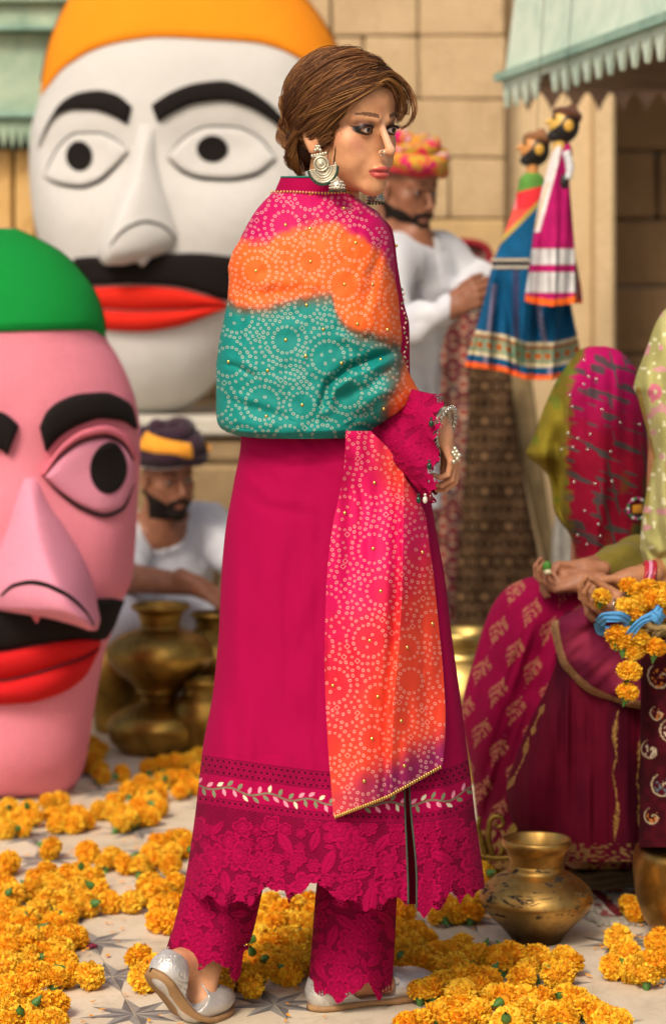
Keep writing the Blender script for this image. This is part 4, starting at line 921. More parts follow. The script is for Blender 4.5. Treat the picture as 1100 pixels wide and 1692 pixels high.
tp_ = [('+', cap(X(670, 418, 6.93), X(676, 470, 6.95), .085, .135), .06), ('+', cap(X(674, 470, 6.95), X(660, 700, 6.95), .118, .108), .08), ('+', cap(X(660, 700, 6.95), X(656, 835, 6.95), .108, .118), .06), ('+', cap(sh_r, sh_l, .068), .06),
    ('+', cap(sh_r, el_r, .07, .062), .05), ('+', cap(el_r, X(735, 514, 6.51), .062, .045), .03), ('+', cap(sh_l, el_l, .072, .065), .05), ('+', cap(el_l, X(781, 489, 6.8), .062, .055), .03), ('+', f2_.f(cap((0, -.034, -.135), (0, -.044, -.2), .069, .075)), .02), ('-', f2_.f(cap((0, .01, -.06), (0, -.03, -.17), .058, .062)), .008)]
zc = X(0, 842)[2]
garment('tunic', tp_, (-.1, 6.2, .6), (.56, 7.25, 1.5), .006, M_whitec, man, .010, (11, 11, 5), 2, lambda p: np.maximum(zc - p[:, 2], np.where(np.linalg.norm(p - wr_r, axis=1) < .02, .01, -1)))
q = np.array([X(x, y, d) for x, y, d in ((683, 405, 6.80), (688, 440, 6.79), (694, 490, 6.785), (697, 540, 6.79))]); v, f = tube(resample(q, 24), .0045, 6); obj('placket', v, f, cloth('placket_shadow', A('a8a9b4')), man)
tr = []
for k_, f_ in zip(kn, ft): tr += [('+', cap(X(655, 760, 6.95), k_, .095, .075), .04), ('+', cap(k_, f_ + [0, 0, .1], .085, .075), .03)]
garment('trousers', tr, (-.1, 6.5, .05), (.5, 7.3, .95), .009, M_whitec, man, .006)
T_pink, T_or, T_red, T_pale, T_yel = cloth('turban_pink', A('c5155f'), A('e0568c'), .8, 40), cloth('turban_orange', A('e2731c'), A('c9a02c'), .8, 40), cloth('turban_red', A('a31a35'), A('c8402c'), .8, 40), cloth('turban_pale', A('b8a8a4'), A('8a7a7c'), .8, 40), cloth('turban_yellow', A('cf8a1e'), A('7a8a2a'), .8, 40)
def dyed(name, cols, sc_):
    b = NB(name); co = b.obj_co(); n = b.noise(sc_, 3, .6, 1.2, co); k = len(cols); c = b.ramp(n, [(.3 + .4 * i / (k - 1), A(h)) for i, h in enumerate(cols)]); fine = b.noise(500, 3, .7, 0, co); return b.set(c, .85, 0, fine, .3, .004, Specular_IOR_Level=.15)
T_mix = dyed('turban_dyed', ['b51058', 'd02a6a', 'c81a50', 'd9862a', 'a8a23a', 'c0104f', 'd0c0bc', 'b01450'], 14)
v, f = sphere((0, -.012, .075), (.088, .104, .062), 16, 28); obj('turban_crown', f2_.w(v), f, T_mix, man)
turban_roll(f2_, [(.044, .079, .100, .018, .004, 0, 1), (.060, .087, .106, .021, .008, 1, 3), (.080, .088, .105, .023, .010, 2.4, 0), (.101, .078, .093, .022, .008, 4, 1), (.118, .058, .072, .021, .012, 5.2, 0), (.130, .034, .044, .022, .006, .7, 0)], [T_red, T_or, T_yel, T_pink, T_pale], man) if False else \
turban_roll(f2_, [(.056, .079, .100, .015, .004, 0, 0), (.066, .085, .104, .016, .010, 1, 1), (.082, .088, .106, .021, .016, 2.4, 2), (.100, .082, .098, .021, .018, 4, 2), (.117, .064, .078, .020, .018, 5.2, 2), (.129, .038, .048, .020, .010, .7, 2)], [T_red, T_or, T_mix, T_yel, T_pale], man)
# ---------------------------------------------------------------- squatting man
D1 = 7.4
sq = thing('person', 'man in white tunic and dark purple turban with orange patches squatting by the brass pots', 'man', P(275, 1190, D1))
f1_ = face_frame(P(277, 787, D1 - .1), 30, 8, -4, 1.0); X = lambda px, py, d=D1: P(px, py, d)
neck, pel = X(272, 868, 7.42), X(262, 1085, 7.6); sh_r, sh_l = X(222, 888, 7.38), X(338, 872, 7.5)
el_r, wr_r = X(206, 955, 7.16), X(325, 968, 7.0); el_l, wr_l = X(392, 935, 7.3), X(372, 1000, 7.1)
hp1 = hand_prims(wr_r, X(366, 992, 6.98) - wr_r, (.1, .3, -1), (30, 40, 30), None, 1.1, (.7, .5, .5), .06, 20, -1); hp2 = hand_prims(wr_l, (-.2, -.3, -.9), (-1, .2, .2), (30, 40, 30), None, 1.05, (.7, .5, .4), .06, 25, 1)
kn = [X(205, 1035, 7.15), X(345, 1040, 7.2)]; ft = [X(212, 1196, 7.3), X(330, 1196, 7.35)]
bp = tohead(f1_, head_prims(True)) + [('+', cap(neck, X(270, 930, 7.47), .065, .11), .05), ('+', cap(X(270, 930, 7.47), pel, .12, .14), .08), ('+', cap(sh_r, sh_l, .06), .06),
    ('+', cap(sh_r, el_r, .052, .043), .04), ('+', cap(el_r, wr_r, .046, .029), .02), ('+', cap(sh_l, el_l, .052, .042), .04), ('+', cap(el_l, wr_l, .042, .028), .02)] + hp1 + hp2
for k_, f_ in zip(kn, ft): bp += [('+', cap(pel, k_, .09, .06), .05), ('+', cap(k_, f_ + [0, .05, .06], .055, .04), .03), ('+', cap(f_ + [0, .04, .03], f_ + [.0, -.12, .03], .035, .03), .03)]
body('body', bp, (-.85, 6.7, -.02), (-.18, 7.85, .9), .0045, lambda V: skin_cols(f1_, V, '8f5e45', True), sq); eyes(f1_, sq); build_beard(f1_, sq, M_beard)
tp_ = [('+', cap(X(272, 878, 7.42), X(270, 930, 7.46), .08, .13), .06), ('+', cap(X(270, 930, 7.47), X(264, 1060, 7.55), .135, .16), .08), ('+', cap(sh_r, sh_l, .07), .06), ('+', cap(sh_r, X(210, 940, 7.2), .07, .066), .04), ('+', cap(sh_l, X(386, 925, 7.32), .072, .066), .05),
       ('+', f1_.f(cap((0, -.034, -.135), (0, -.044, -.2), .070, .080)), .02), ('-', f1_.f(cap((0, .012, -.06), (0, -.03, -.17), .059, .063)), .008), ('-', cap(X(283, 866, 7.2), X(280, 925, 7.32), .010, .005), .006)]
garment('tunic', tp_, (-.85, 6.9, .2), (-.18, 7.85, .75), .006, M_whitec, sq, .010, (11, 11, 6), 4)
tr = []
for k_, f_ in zip(kn, ft): tr += [('+', cap(pel, k_, .13, .095), .05), ('+', cap(k_, f_ + [0, .05, .1], .095, .075), .03)]
tr += [('+', cap(X(262, 1010, 7.2), X(300, 1015, 7.15), .05, .05), .05)]
garment('trousers', tr, (-.9, 6.8, .02), (-.15, 7.9, .6), .008, M_whitec, sq, .008, (12, 12, 9), 6)
T_dk, T_am = cloth('turban_dark', A('2a1622'), A('3a2030'), .85, 30), cloth('turban_amber', A('e8951c'), A('f0a93c'), .8, 30); T_mg = cloth('turban_magenta', A('8a1240'), None, .8)
v, f = sphere((0, -.012, .080), (.098, .112, .070), 16, 28); obj('turban_crown', f1_.w(v), f, T_dk, sq)
turban_roll(f1_, [(.056, .082, .102, .016, .004, 0, 0), (.068, .092, .112, .022, .010, 1, 0), (.082, .098, .116, .026, .012, 2.4, 0), (.108, .088, .104, .026, .012, 4, 0), (.130, .062, .076, .026, .016, 5.2, 0), (.142, .030, .04, .024, .006, .7, 0)], [T_dk], sq)
def patch_on(fr, a0, a1, z0, z1, rx, ry, mat_, par, zr=.0):
    a = np.linspace(R(a0), R(a1), 26)[None]; t = np.linspace(0, 1, 10)[:, None]; z = z0 + (z1 - z0) * t + zr * (a - R(a0)); e = .010 * np.sin(np.pi * t) * np.sqrt(np.clip(np.sin(np.pi * (a - R(a0)) / (R(a1) - R(a0))), 0, 1))
    k = np.sqrt(np.clip(1 - ((z - .085) / .088) ** 2, .05, 1)); V = np.stack([(rx * k + e) * np.cos(a), -.01 + (ry * k + e) * np.sin(a), z + 0 * a], -1).reshape(-1, 3); F = grid_faces(10, 26); V2 = V - (V - V.mean(0)) * .08
    obj('turban_patch', np.vstack([fr.w(V), fr.w(V2)]), np.vstack([F, F[:, ::-1] + len(V)]), mat_, par)
patch_on(f1_, 20, 100, .105, .150, .124, .140, T_am, sq, -.02); patch_on(f1_, 138, 175, .078, .096, .125, .142, T_am, sq); patch_on(f1_, 135, 172, .052, .062, .120, .14, T_mg, sq)
v, f = tube(f1_.w(np.stack([.086 * np.cos(np.linspace(R(8), R(120), 40)), -.008 + .108 * np.sin(np.linspace(R(8), R(120), 40)), .040 + .020 * np.linspace(0, 1, 40) ** 2], -1)), .0035, 8); obj('turban_edge', v, f, M_whitec, sq)
# ================================================================ WOMAN IN MAGENTA
W0 = 4.24
wo = thing('person', 'woman in magenta dress and dotted tricolour shawl, looking over her right shoulder', 'woman', P(470, gd(0) and 1665, W0))
X = lambda px, py, d=W0: P(px, py, d)
HF = face_frame(P(572, 213, 4.19), 45.5, 4, -3, 1.0)
# ---- cloth pattern
def bandhani(px, py, x0, x1, y0, y1, seed, sp=9.0):
    """ring dots of tie-dye cloth: returns ring mask and list of sequin places"""
    g = np.random.default_rng(seed); cs = []
    for _ in range(4000):
        c = np.array([g.uniform(x0, x1), g.uniform(y0, y1)]); r = g.uniform(19, 31)
        if all(np.hypot(*(c - q[:2])) > r + q[2] + 15 for q in cs): cs.append((c[0], c[1], r))
    pts = []
    for cx, cy, r in cs:
        n = int(2 * np.pi * r / sp)
        for k in range(n): pts.append((cx + r * math.cos(k * 2 * np.pi / n), cy + r * math.sin(k * 2 * np.pi / n), 0))
        if r > 26:
            for k in range(4): pts.append((cx + 11 * math.cos(k * 1.57 + .4), cy + 11 * math.sin(k * 1.57 + .4), 0))
    cs_ = np.array(cs); P_ = [np.array(p[:2]) for p in pts]
    ga = {}
    key = lambda p: (int(p[0] // sp), int(p[1] // sp))
    for p in P_: ga.setdefault(key(p), []).append(p)
    def free(p):
        k = key(p)
        for a in (-1, 0, 1):
            for b_ in (-1, 0, 1):
                for q in ga.get((k[0] + a, k[1] + b_), []):
                    if (q[0] - p[0]) ** 2 + (q[1] - p[1]) ** 2 < (sp * .93) ** 2: return False
        return True
    ny = int((y1 - y0) / 2.2); nx = int((x1 - x0) / 2.2)
    for j in range(ny):                                  # rows of dots flowing round the circles
        for i in range(nx):
            p = np.array([x0 + i * 2.2 + (j % 3) * .7, y0 + j * 2.2])
            dd = np.hypot(cs_[:, 0] - p[0], cs_[:, 1] - p[1]) - cs_[:, 2]
            if dd.min() < 6: continue
            if (dd.min() % 10.4) > 2.3 and vnoise(p[None] / 25., seed)[0] < .35: continue
            if vnoise(p[None] / 17., seed)[0] > .72: continue
            if free(p): ga.setdefault(key(p), []).append(p); pts.append((p[0], p[1], 1 if g.random() < .05 else 0))
    q = np.array(pts); out = np.zeros(px.shape); gx, gy = {}, {}
    G = {}
    for i, p in enumerate(q): G.setdefault((int(p[0] // 12), int(p[1] // 12)), []).append(i)
    # rasterise on the vertices
    fx, fy = px.ravel(), py.ravel(); o = np.zeros(len(fx)); kx, ky = (fx // 12).astype(int), (fy // 12).astype(int)
    code = (kx + 500) * 10000 + ky; order = np.argsort(code, kind='stable'); cs2 = code[order]; starts = np.searchsorted(cs2, np.unique(cs2)); un = np.unique(cs2); ends = np.r_[starts[1:], len(cs2)]
    rnd = g.uniform(.8, 1.12, len(q)); an = g.uniform(0, 3.14, len(q))
    for c_, a, b_ in zip(un, starts, ends):
        X_, Y_ = c_ // 10000 - 500, c_ % 10000; idx = order[a:b_]; cand = [i for u in (-1, 0, 1) for v in (-1, 0, 1) for i in G.get((X_ + u, Y_ + v), [])]
        if not cand: continue
        D = q[cand]; dx = fx[idx][:, None] - D[None, :, 0]; dy = fy[idx][:, None] - D[None, :, 1]; ca, sa = np.cos(an[cand]), np.sin(an[cand])
        ex, ey = (dx * ca + dy * sa) * 1.12, (-dx * sa + dy * ca) * .92; d = np.hypot(ex, ey) / rnd[cand]
        ring = np.clip(1.12 - np.abs(d - 2.0) / .8, 0, 1); dia = np.abs(dx) + np.abs(dy); ring = np.where(D[None, :, 2] > 0, np.clip(1.2 - np.abs(dia - 4.2) / 1.0, 0, 1) * .8, ring)
        o[idx] = ring.max(1)
    return o.reshape(px.shape), cs
def crease(px, py, line, w_, dep, ridge=.6, off=12):
    d, t, s = polydist(px, py, line); f = np.sin(np.pi * np.clip(t * .9 + .05, 0, 1)) ** .5
    return f * (-dep * np.exp(-(d / w_) ** 2) + ridge * dep * np.exp(-((d * s - off) / (w_ * 1.5)) ** 2))
nz2 = lambda px, py, sx, sy, seed: vnoise(np.stack([px / sx, py / sy], -1), seed)
# ---- kurta
krows = [(326, 462, 588), (350, 445, 620), (380, 428, 648), (440, 402, 657), (500, 392, 667), (540, 392, 676), (612, 394, 677), (680, 397, 690), (725, 398, 701), (800, 386, 708), (880, 372, 721), (950, 366, 734), (1050, 361, 746), (1150, 351, 760), (1230, 336, 770), (1290, 329, 778), (1350, 322, 785), (1420, 312, 795), (1480, 302, 802), (1524, 297, 805)]
def kdisp(px, py):
    k = ss(720, 1000, py)
    return k * (.007 * np.sin(px / 34 + py / 420) + .009 * nz2(px, py, 40, 330, 4) + .003 * nz2(px, py, 17, 260, 24)) + .0028 * nz2(px, py, 26, 60, 8) * ss(700, 760, py) + .002 * nz2(px + py * .8, py - px, 60, 18, 5) * ss(860, 740, py) + crease(px, py, [(420, 742), (480, 770), (560, 760)], 9, .003) + crease(px, py, [(392, 800), (440, 838), (520, 850)], 12, .003)
LK = Loft(krows, W0, [(326, .05), (380, .09), (500, .11), (725, .125), (900, .15), (1200, .185), (1524, .21)], [(326, .05), (380, .09), (500, .12), (725, .11), (1200, .15), (1524, .17)], 2.3, kdisp)
C_mag = A('a20042'); C_lace = A('98003e'); C_dk = A('6d0030')
M_kurta = cloth('magenta_cotton', C_mag, A('a00042'), .85, 6, .2, 1400, .0, .12)
LB0 = 1246
px, py = LK.front(300, 150, 326, LB0); m = MB(); m.add(LK.at(px, py).reshape(-1, 3), grid_faces(300, 150)); bk, _, _ = LK.back(100, 150, 326, LB0); m.add(bk, grid_faces(100, 150)[:, ::-1]); m.build('dress', M_kurta, wo)
# ---- lace motifs
def motifs(x0, x1, y0, y1, seed, rmin=15, rmax=30, dens=1.0):
    g = np.random.default_rng(seed); cs = []
    for _ in range(int(1500 * dens)):
        c = (g.uniform(x0, x1), g.uniform(y0, y1)); r = g.uniform(rmin, rmax) if _ < 700 * dens else g.uniform(7, 13)
        if all(math.hypot(c[0] - q[0], c[1] - q[1]) > (r + q[2]) * .64 for q in cs): cs.append((*c, r, g.integers(5, 8), g.uniform(0, 6), g.integers(3)))
    return cs
def lace(px, py, cs):
    """relief 0..1 and cut-work holes"""
    H = np.zeros(px.shape); cell = np.hypot(((px / 5) % 1 - .5), ((py / 5 + .5 * np.floor(px / 5)) % 1 - .5)); holes = cell < .30; own = np.full(px.shape, 9.)
    for cx, cy, r, n, ph, kind in cs:
        m = (np.abs(px - cx) < r * 1.3) & (np.abs(py - cy) < r * 1.3)
        if not m.any(): continue
        dx, dy = px[m] - cx, py[m] - cy; d = np.hypot(dx, dy) / r; a = np.arctan2(dy, dx) + ph
        if kind == 2:                                    # leaf spray
            u = dx * math.cos(ph) + dy * math.sin(ph); v = -dx * math.sin(ph) + dy * math.cos(ph); w_ = .42 * r * np.clip(1 - (u / r) ** 2, 0, 1); ins = np.abs(v) < w_; h = np.where(ins, .55 + .45 * np.cos(np.clip(np.abs(v) / np.maximum(w_, .1), 0, 1) * 1.5), 0) - .5 * (np.abs(v) < 1.0) * ins - .2 * (np.abs(np.sin((u + np.abs(v)) / 2.6)) < .3) * ins; dd = np.where(ins, 0, 2)
        else:
            pet = .62 + .38 * np.abs(np.cos(a * n / 2)) ** .7; ins = d < pet; rel = d / pet
            h = np.where(ins, .45 + .55 * np.exp(-((rel - .86) / .1) ** 2) + .35 * np.exp(-((rel - .42) / .1) ** 2), 0) - np.where(ins & (np.abs(np.sin(a * n / 2)) < .16) & (d > .25), .35, 0) + .5 * (d < .16)
            dd = np.where(ins, 0, 2); 
            if kind == 1: dd = np.where(ins & (rel > .5) & (rel < .74) & (np.abs(np.sin(a * n)) > .55), 3, dd)
        H[m] = np.maximum(H[m], h); hm = holes[m]; hm = np.where(dd == 0, False, hm); hm = np.where(dd == 3, True, hm); holes[m] = hm
    return np.clip(H, 0, 1.2), holes
vy = pch(np.array([296, 330, 440, 545, 668, 688, 740, 781, 806.]), np.array([1294, 1298, 1314, 1326, 1329, 1328, 1320, 1302, 1290.]))
def vine(px, py, c):
    yv = py - vy(px); st = 3.6 * np.sin(px / 10.5); c = mixc(c, A('73765a'), np.clip(1.5 - np.abs(yv - st) / 1.5, 0, 1) * .95)
    k0 = np.round(px / 8.4)
    for dk in (-1, 0, 1):
        k = k0 + dk; s = np.where(k % 2 == 0, 1, -1); xc = k * 8.4; ys = 3.6 * np.sin(xc / 10.5); a = s * 1.0 + .35 * np.sin(k * 12.9); lx, ly = px - xc - 3.5 * np.cos(a), yv - ys - 7.5 * s
        u, v = lx * np.cos(a) + ly * np.sin(a), -lx * np.sin(a) + ly * np.cos(a); ins = (np.abs(u) < 6.5) & (np.abs(v) < 3.0 * (1 - (u / 6.7) ** 2)); h = (k * 7 + 3) % 5
        lc = np.where((h < 2)[..., None], A('e08fa2'), np.where((h < 4)[..., None], A('7b8365'), A('ddd3b5'))); c = np.where(ins[..., None], lc, c)
    return c
hem_b = np.array([(294, 1478), (304, 1466), (318, 1474), (330, 1486), (345, 1478), (360, 1492), (372, 1500), (384, 1490), (398, 1488), (412, 1498), (424, 1484), (440, 1466), (456, 1472), (468, 1470), (477, 1492), (486, 1480), (500, 1474), (516, 1458), (528, 1462), (540, 1472), (552, 1482), (562, 1497), (574, 1486), (590, 1490), (602, 1506), (615, 1500), (628, 1504), (640, 1486), (656, 1482), (672, 1496), (676, 1494)], float)
hem_r = np.array([(684, 1496), (690, 1504), (701, 1516), (714, 1500), (724, 1504), (733, 1497), (744, 1474), (752, 1480), (760, 1492), (771, 1476), (782, 1482), (790, 1470), (797, 1468), (803, 1458), (808, 1450)], float)
hem = lambda x: np.where(x < 680, pch(*hem_b.T)(x), pch(*hem_r.T)(x)) + 2.2 * np.abs(np.sin(x / 3.2))
slitL = lambda y: 668 + 6 * ss(1290, 1490, y); slitR = lambda y: 676 + 12 * ss(1290, 1460, y)
cs_l = motifs(296, 810, 1362, 1500, 5)
def lace_colors(px, py, H, hol):
    c = mixc(np.broadcast_to(C_lace * .58, px.shape + (3,)), C_mag * 1.0, np.clip(H * 1.1, 0, 1)); return mixc(c, C_lace * .55, hol * .35)
NR, NC = 330, 520
px, py = LK.front(NR, NC, LB0, 1522); yv = py - vy(px); H, hol = lace(px, py, cs_l)
lz = ss(28, 34, yv)                                      # lace below the vine
c = mixc(np.broadcast_to(C_mag, px.shape + (3,)).copy(), lace_colors(px, py, H, hol), lz)
for lo, hi in ((-50, -22), (17, 31)):                    # eyelet bands
    band = (yv > lo) & (yv < hi); c = mixc(c, C_lace * .75, band * 1.); e1 = np.hypot(((px / 9.6) % 1 - .5) * 9.6, ((yv - lo) % 9.4) - 4.7 + 0 * px); ee = np.hypot(((px / 9.6 + .5 * (np.floor((yv - lo) / 9.4) % 2)) % 1 - .5) * 9.6, ((yv - lo) % 9.4) - 4.7); c = mixc(c, C_dk * .5, band * (ee < 2.5) * .95); c = mixc(c, C_mag * 1.1, band * (np.abs(ee - 3.4) < .7) * .7)
    for ed in (lo, hi): c = mixc(c, C_dk, (np.abs(yv - ed) < 1.2) * .7)
c = vine(px, py, c)
V = LK.at(px, py, .001 + .0020 * H * lz - .001 * hol * lz)
edge = hem(px) - py
cut = (edge < 0) | ((py > 1286) & (px > slitL(py)) & (px < slitR(py)))
op = (lz > .9) & hol & (edge < 12)
cut |= op & (H < .2)
F = grid_faces(NR, NC); keep = ~cut.ravel()[F].any(1); m = MB(); m.add(V.reshape(-1, 3), F[keep], c.reshape(-1, 3))
bk, qx, qy = LK.back(110, 180, LB0, 1522); ck = (hem(qx) < qy); H2, ho2 = lace(qx, qy, cs_l)
F = grid_faces(110, 180)[:, ::-1]; m.add(bk, F[~ck.ravel()[F].any(1)], mixc(np.broadcast_to(C_mag, qx.shape + (3,)), C_lace * .7, ss(1340, 1360, qy)).reshape(-1, 3))
M_lace = attrm('lace_embroidery', .85, .12, .0, 0, 900, .2, .08); M_lace.use_backface_culling = False
m.build('lace_hem', M_lace, wo)
M_pipe = cloth('dark_green_piping', A('3f4a3c'), A('2f3a30'))
for fs, y0, y1 in ((slitL, 1290, 1494), (slitR, 1290, 1500)):
    yy = np.linspace(y0, y1, 50); v, f = tube(LK.at(fs(yy), yy, .002), .0016, 6); obj('slit_piping', v, f, M_pipe, wo)
# gold edge dots at the right side of the kurta and side embroidery
emb = MB(); 
for k in range(18):
    yy = 478 + k * 8; xx = 664 + 6 * ss(480, 560, yy) + 2.5 * math.sin(k * 1.3); a = (.9 if k % 2 else -.9)
    s_, f = sphere((0, 0, 0), (.0036, .0018, .0018), 6, 8); q = s_ @ np.array([[math.cos(a), 0, -math.sin(a)], [0, 1, 0], [math.sin(a), 0, math.cos(a)]]).T; emb.add(q + LK.at(xx, yy, .002), f, A('ddb7a0') if k % 3 else A('8a8a62'))
emb.build('side_embroidery', attrm('thread', .6), wo)
# ---- trousers
def leg(name, rows, d, df, hemp, seed, y0c):
    L = Loft(rows, d, df, df, 2.1, lambda x, y: .004 * np.sin(x / 13 + y / 90)); nr, nc = 260, 210; px, py = L.front(nr, nc); cs = motifs(rows[0][1] - 40, rows[0][2] + 30, y0c, rows[-1][0] + 8, seed, 13, 26)
    hm = pch(*np.array(hemp, float).T); H, hol = lace(px, py, cs); lz = ss(y0c - 4, y0c + 4, py); c = lace_colors(px, py, H, hol); V = L.at(px, py, .0025 * H); e = hm(px) + 1.8 * np.abs(np.sin(px / 3.3)) - py
    cut = (e < 0) | (hol & (H < .2) & ((e < 10))); F = grid_faces(nr, nc); m = MB(); m.add(V.reshape(-1, 3), F[~cut.ravel()[F].any(1)], c.reshape(-1, 3))
    b, qx, qy = L.back(110, 120); H, hol = lace(qx, qy, cs); e = hm(qx) - 10 - qy; cut = (e < 0) | (hol & (H < .2) & (nz2(qx, qy, 22, 22, seed) > .1)); F = grid_faces(110, 120)[:, ::-1]
    m.add(b, F[~cut.ravel()[F].any(1)], lace_colors(qx, qy, H, hol).reshape(-1, 3)); m.build(name, M_lace, wo)
leg('trouser_leg', [(1380, 330, 450), (1440, 312, 440), (1480, 300, 432), (1530, 287, 421), (1570, 275, 410), (1600, 272, 404), (1630, 272, 400)], 4.23, [(1380, .09), (1630, .075)], [(270, 1576), (278, 1574), (290, 1592), (300, 1588), (316, 1590), (330, 1603), (342, 1594), (352, 1588), (365, 1594), (376, 1602), (386, 1624), (396, 1614), (404, 1572), (412, 1566)], 21, 1400)
leg('trouser_leg', [(1380, 528, 664), (1440, 525, 660), (1480, 521, 656), (1560, 515, 652), (1620, 510, 648), (1664, 507, 643)], 4.27, [(1380, .09), (1664, .075)], [(505, 1642), (518, 1638), (530, 1646), (542, 1642), (559, 1658), (572, 1648), (583, 1642), (596, 1634), (607, 1624), (616, 1638), (626, 1654), (636, 1640), (645, 1637), (652, 1632)], 33, 1400)
# ---- shawl
srows = [(316, 452, 578), (322, 446, 585), (338, 431, 606), (352, 420, 626), (380, 404, 643), (396, 396, 648), (420, 383, 651), (444, 377, 653), (460, 378, 654), (492, 376, 659), (528, 370, 663), (560, 363, 666), (580, 360, 664), (590, 359, 668), (612, 357, 674), (636, 357, 686), (652, 357, 694), (668, 357, 693), (680, 357, 679), (692, 358, 656), (704, 362, 634), (712, 371, 625), (718, 387, 615), (723, 412, 600), (725, 432, 578)]
def sdisp(px, py):
    h = .002 * nz2(px, py, 40, 18, 2) + .0014 * nz2(px + py * .5, py, 15, 30, 3) + .003 * nz2(px, py, 70, 90, 6) + .0008 * nz2(px, py, 8, 14, 14)
    h = h + .034 * np.exp(-((px - 640) / 55) ** 2 - ((py - 640) / 45) ** 2) + .012 * np.exp(-((px - 600) / 60) ** 2 - ((py - 530) / 40) ** 2)
    h = h + crease(px, py, [(532, 668), (543, 634), (575, 608), (618, 591), (664, 577)], 7, .026, .55, -13)
    h = h + crease(px, py, [(560, 540), (600, 560), (656, 572)], 7, .006, .8, -10) + crease(px, py, [(560, 655), (610, 640), (650, 600)], 9, .009, .8, 12) + crease(px, py, [(590, 690), (640, 660), (676, 640)], 9, .006, .8, 12)
    h = h + crease(px, py, [(360, 600), (390, 606), (420, 622)], 4, .006) + crease(px, py, [(358, 655), (400, 668), (470, 690)], 8, .006) + crease(px, py, [(358, 700), (420, 712), (560, 716), (620, 706)], 5, .004)
    h = h + crease(px, py, [(378, 470), (420, 486), (500, 478)], 12, .005) + crease(px, py, [(440, 345), (500, 372), (600, 360)], 14, .004) + crease(px, py, [(640, 380), (618, 450), (600, 520)], 10, .006) + crease(px, py, [(385, 430), (400, 520), (385, 600)], 10, .006) + crease(px, py, [(470, 560), (478, 640), (470, 715)], 14, .005)
    return h + .006 * np.exp(-((py - 714) / 7) ** 2) - .012 * ss(712, 726, py)
LS = Loft(srows, W0 - .005, [(316, .092), (352, .118), (420, .145), (520, .155), (640, .165), (725, .165)], [(316, .055), (380, .10), (520, .15), (725, .12)], 2.9, sdisp)
yb1 = pch(np.array([350, 392, 440, 500, 556, 596, 616, 636, 650, 665.]), np.array([402, 401, 393, 380, 371, 396, 406, 424, 456, 520.]))
yb2 = pch(np.array([350, 376, 400, 432, 460, 500, 546, 556, 568, 588, 620, 652, 700.]), np.array([492, 500, 514, 515, 505, 499, 493, 520, 538, 554, 563, 571, 585.]))
xb3 = pch(np.array([560, 575, 620, 660, 700, 730.]), np.array([690, 662, 648, 642, 640, 650.]))
S_mag, S_or, S_teal, S_mid = A('ba0557'), A('ee6424'), A('0f8178'), A('6b5a48')
def shawl_col(px, py):
    w1 = 9 * nz2(px, py, 22, 22, 31) + 4 * nz2(px, py, 7, 7, 32); c = mixc(np.broadcast_to(S_mag, px.shape + (3,)), S_or, ss(-13, 13, py - yb1(px) + w1))
    a = py - yb2(px) + w1 * .6; b_ = xb3(py) - px + w1; tq = np.minimum(ss(-20, 16, a), np.where(py > 560, ss(-30, 22, b_), 1)); c = mixc(c, S_mid, np.clip(tq * 2, 0, 1)); c = mixc(c, S_teal, np.clip(tq * 2 - 1, 0, 1)); return c
NR, NC = 520, 470; px, py = LS.front(NR, NC); ring, cs_s = bandhani(px, py, 345, 705, 318, 730, 11, 7.9)
c = mixc(shawl_col(px, py), A('f3d9c4'), ring * .5); m = MB(); m.add(LS.at(px, py).reshape(-1, 3), grid_faces(NR, NC), c.reshape(-1, 3))
b_, qx, qy = LS.back(120, 120); m.add(b_, grid_faces(120, 120)[:, ::-1], shawl_col(qx, qy).reshape(-1, 3))
M_shawl = attrm('shawl_silk', .6, .2, .0, 0, 1300, .18, .06); sh = m.build('shawl', M_shawl, wo)
M_gold = plain('gold_sequin', A('e8c26a'), .22, 1.0); M_goldb = plain('gold_beads', A('d9b264'), .3, .9)
g_ = np.random.default_rng(5); m = MB()
for cx, cy, r in cs_s:
    if cy < 712 and g_.random() < .75 and LS.xl(cy) + 8 < cx < LS.xr(cy) - 6: v, f = sphere(LS.at(cx, cy, .0008), (.0031, .0015, .0031), 6, 8); m.add(v, f)
for xx, yy in ((512, 378), (568, 344), (615, 470), (534, 544), (505, 588), (442, 612), (564, 600), (440, 688), (640, 545), (654, 406)): v, f = sphere(LS.at(xx, yy, .001), (.0031, .0015, .0031), 6, 8); m.add(v, f)
m.build('sequins', M_gold, sh)['kind'] = 'stuff'
m = MB()
for xx in np.arange(449, 588, 5.2):
    v, f = sphere(LS.at(xx, 319 + 1.2 * math.sin(xx / 20), .003) + [0, 0, .001], (.0021, .0021, .0028), 6, 8); m.add(v, f)
m.build('bead_edging', M_goldb, sh)
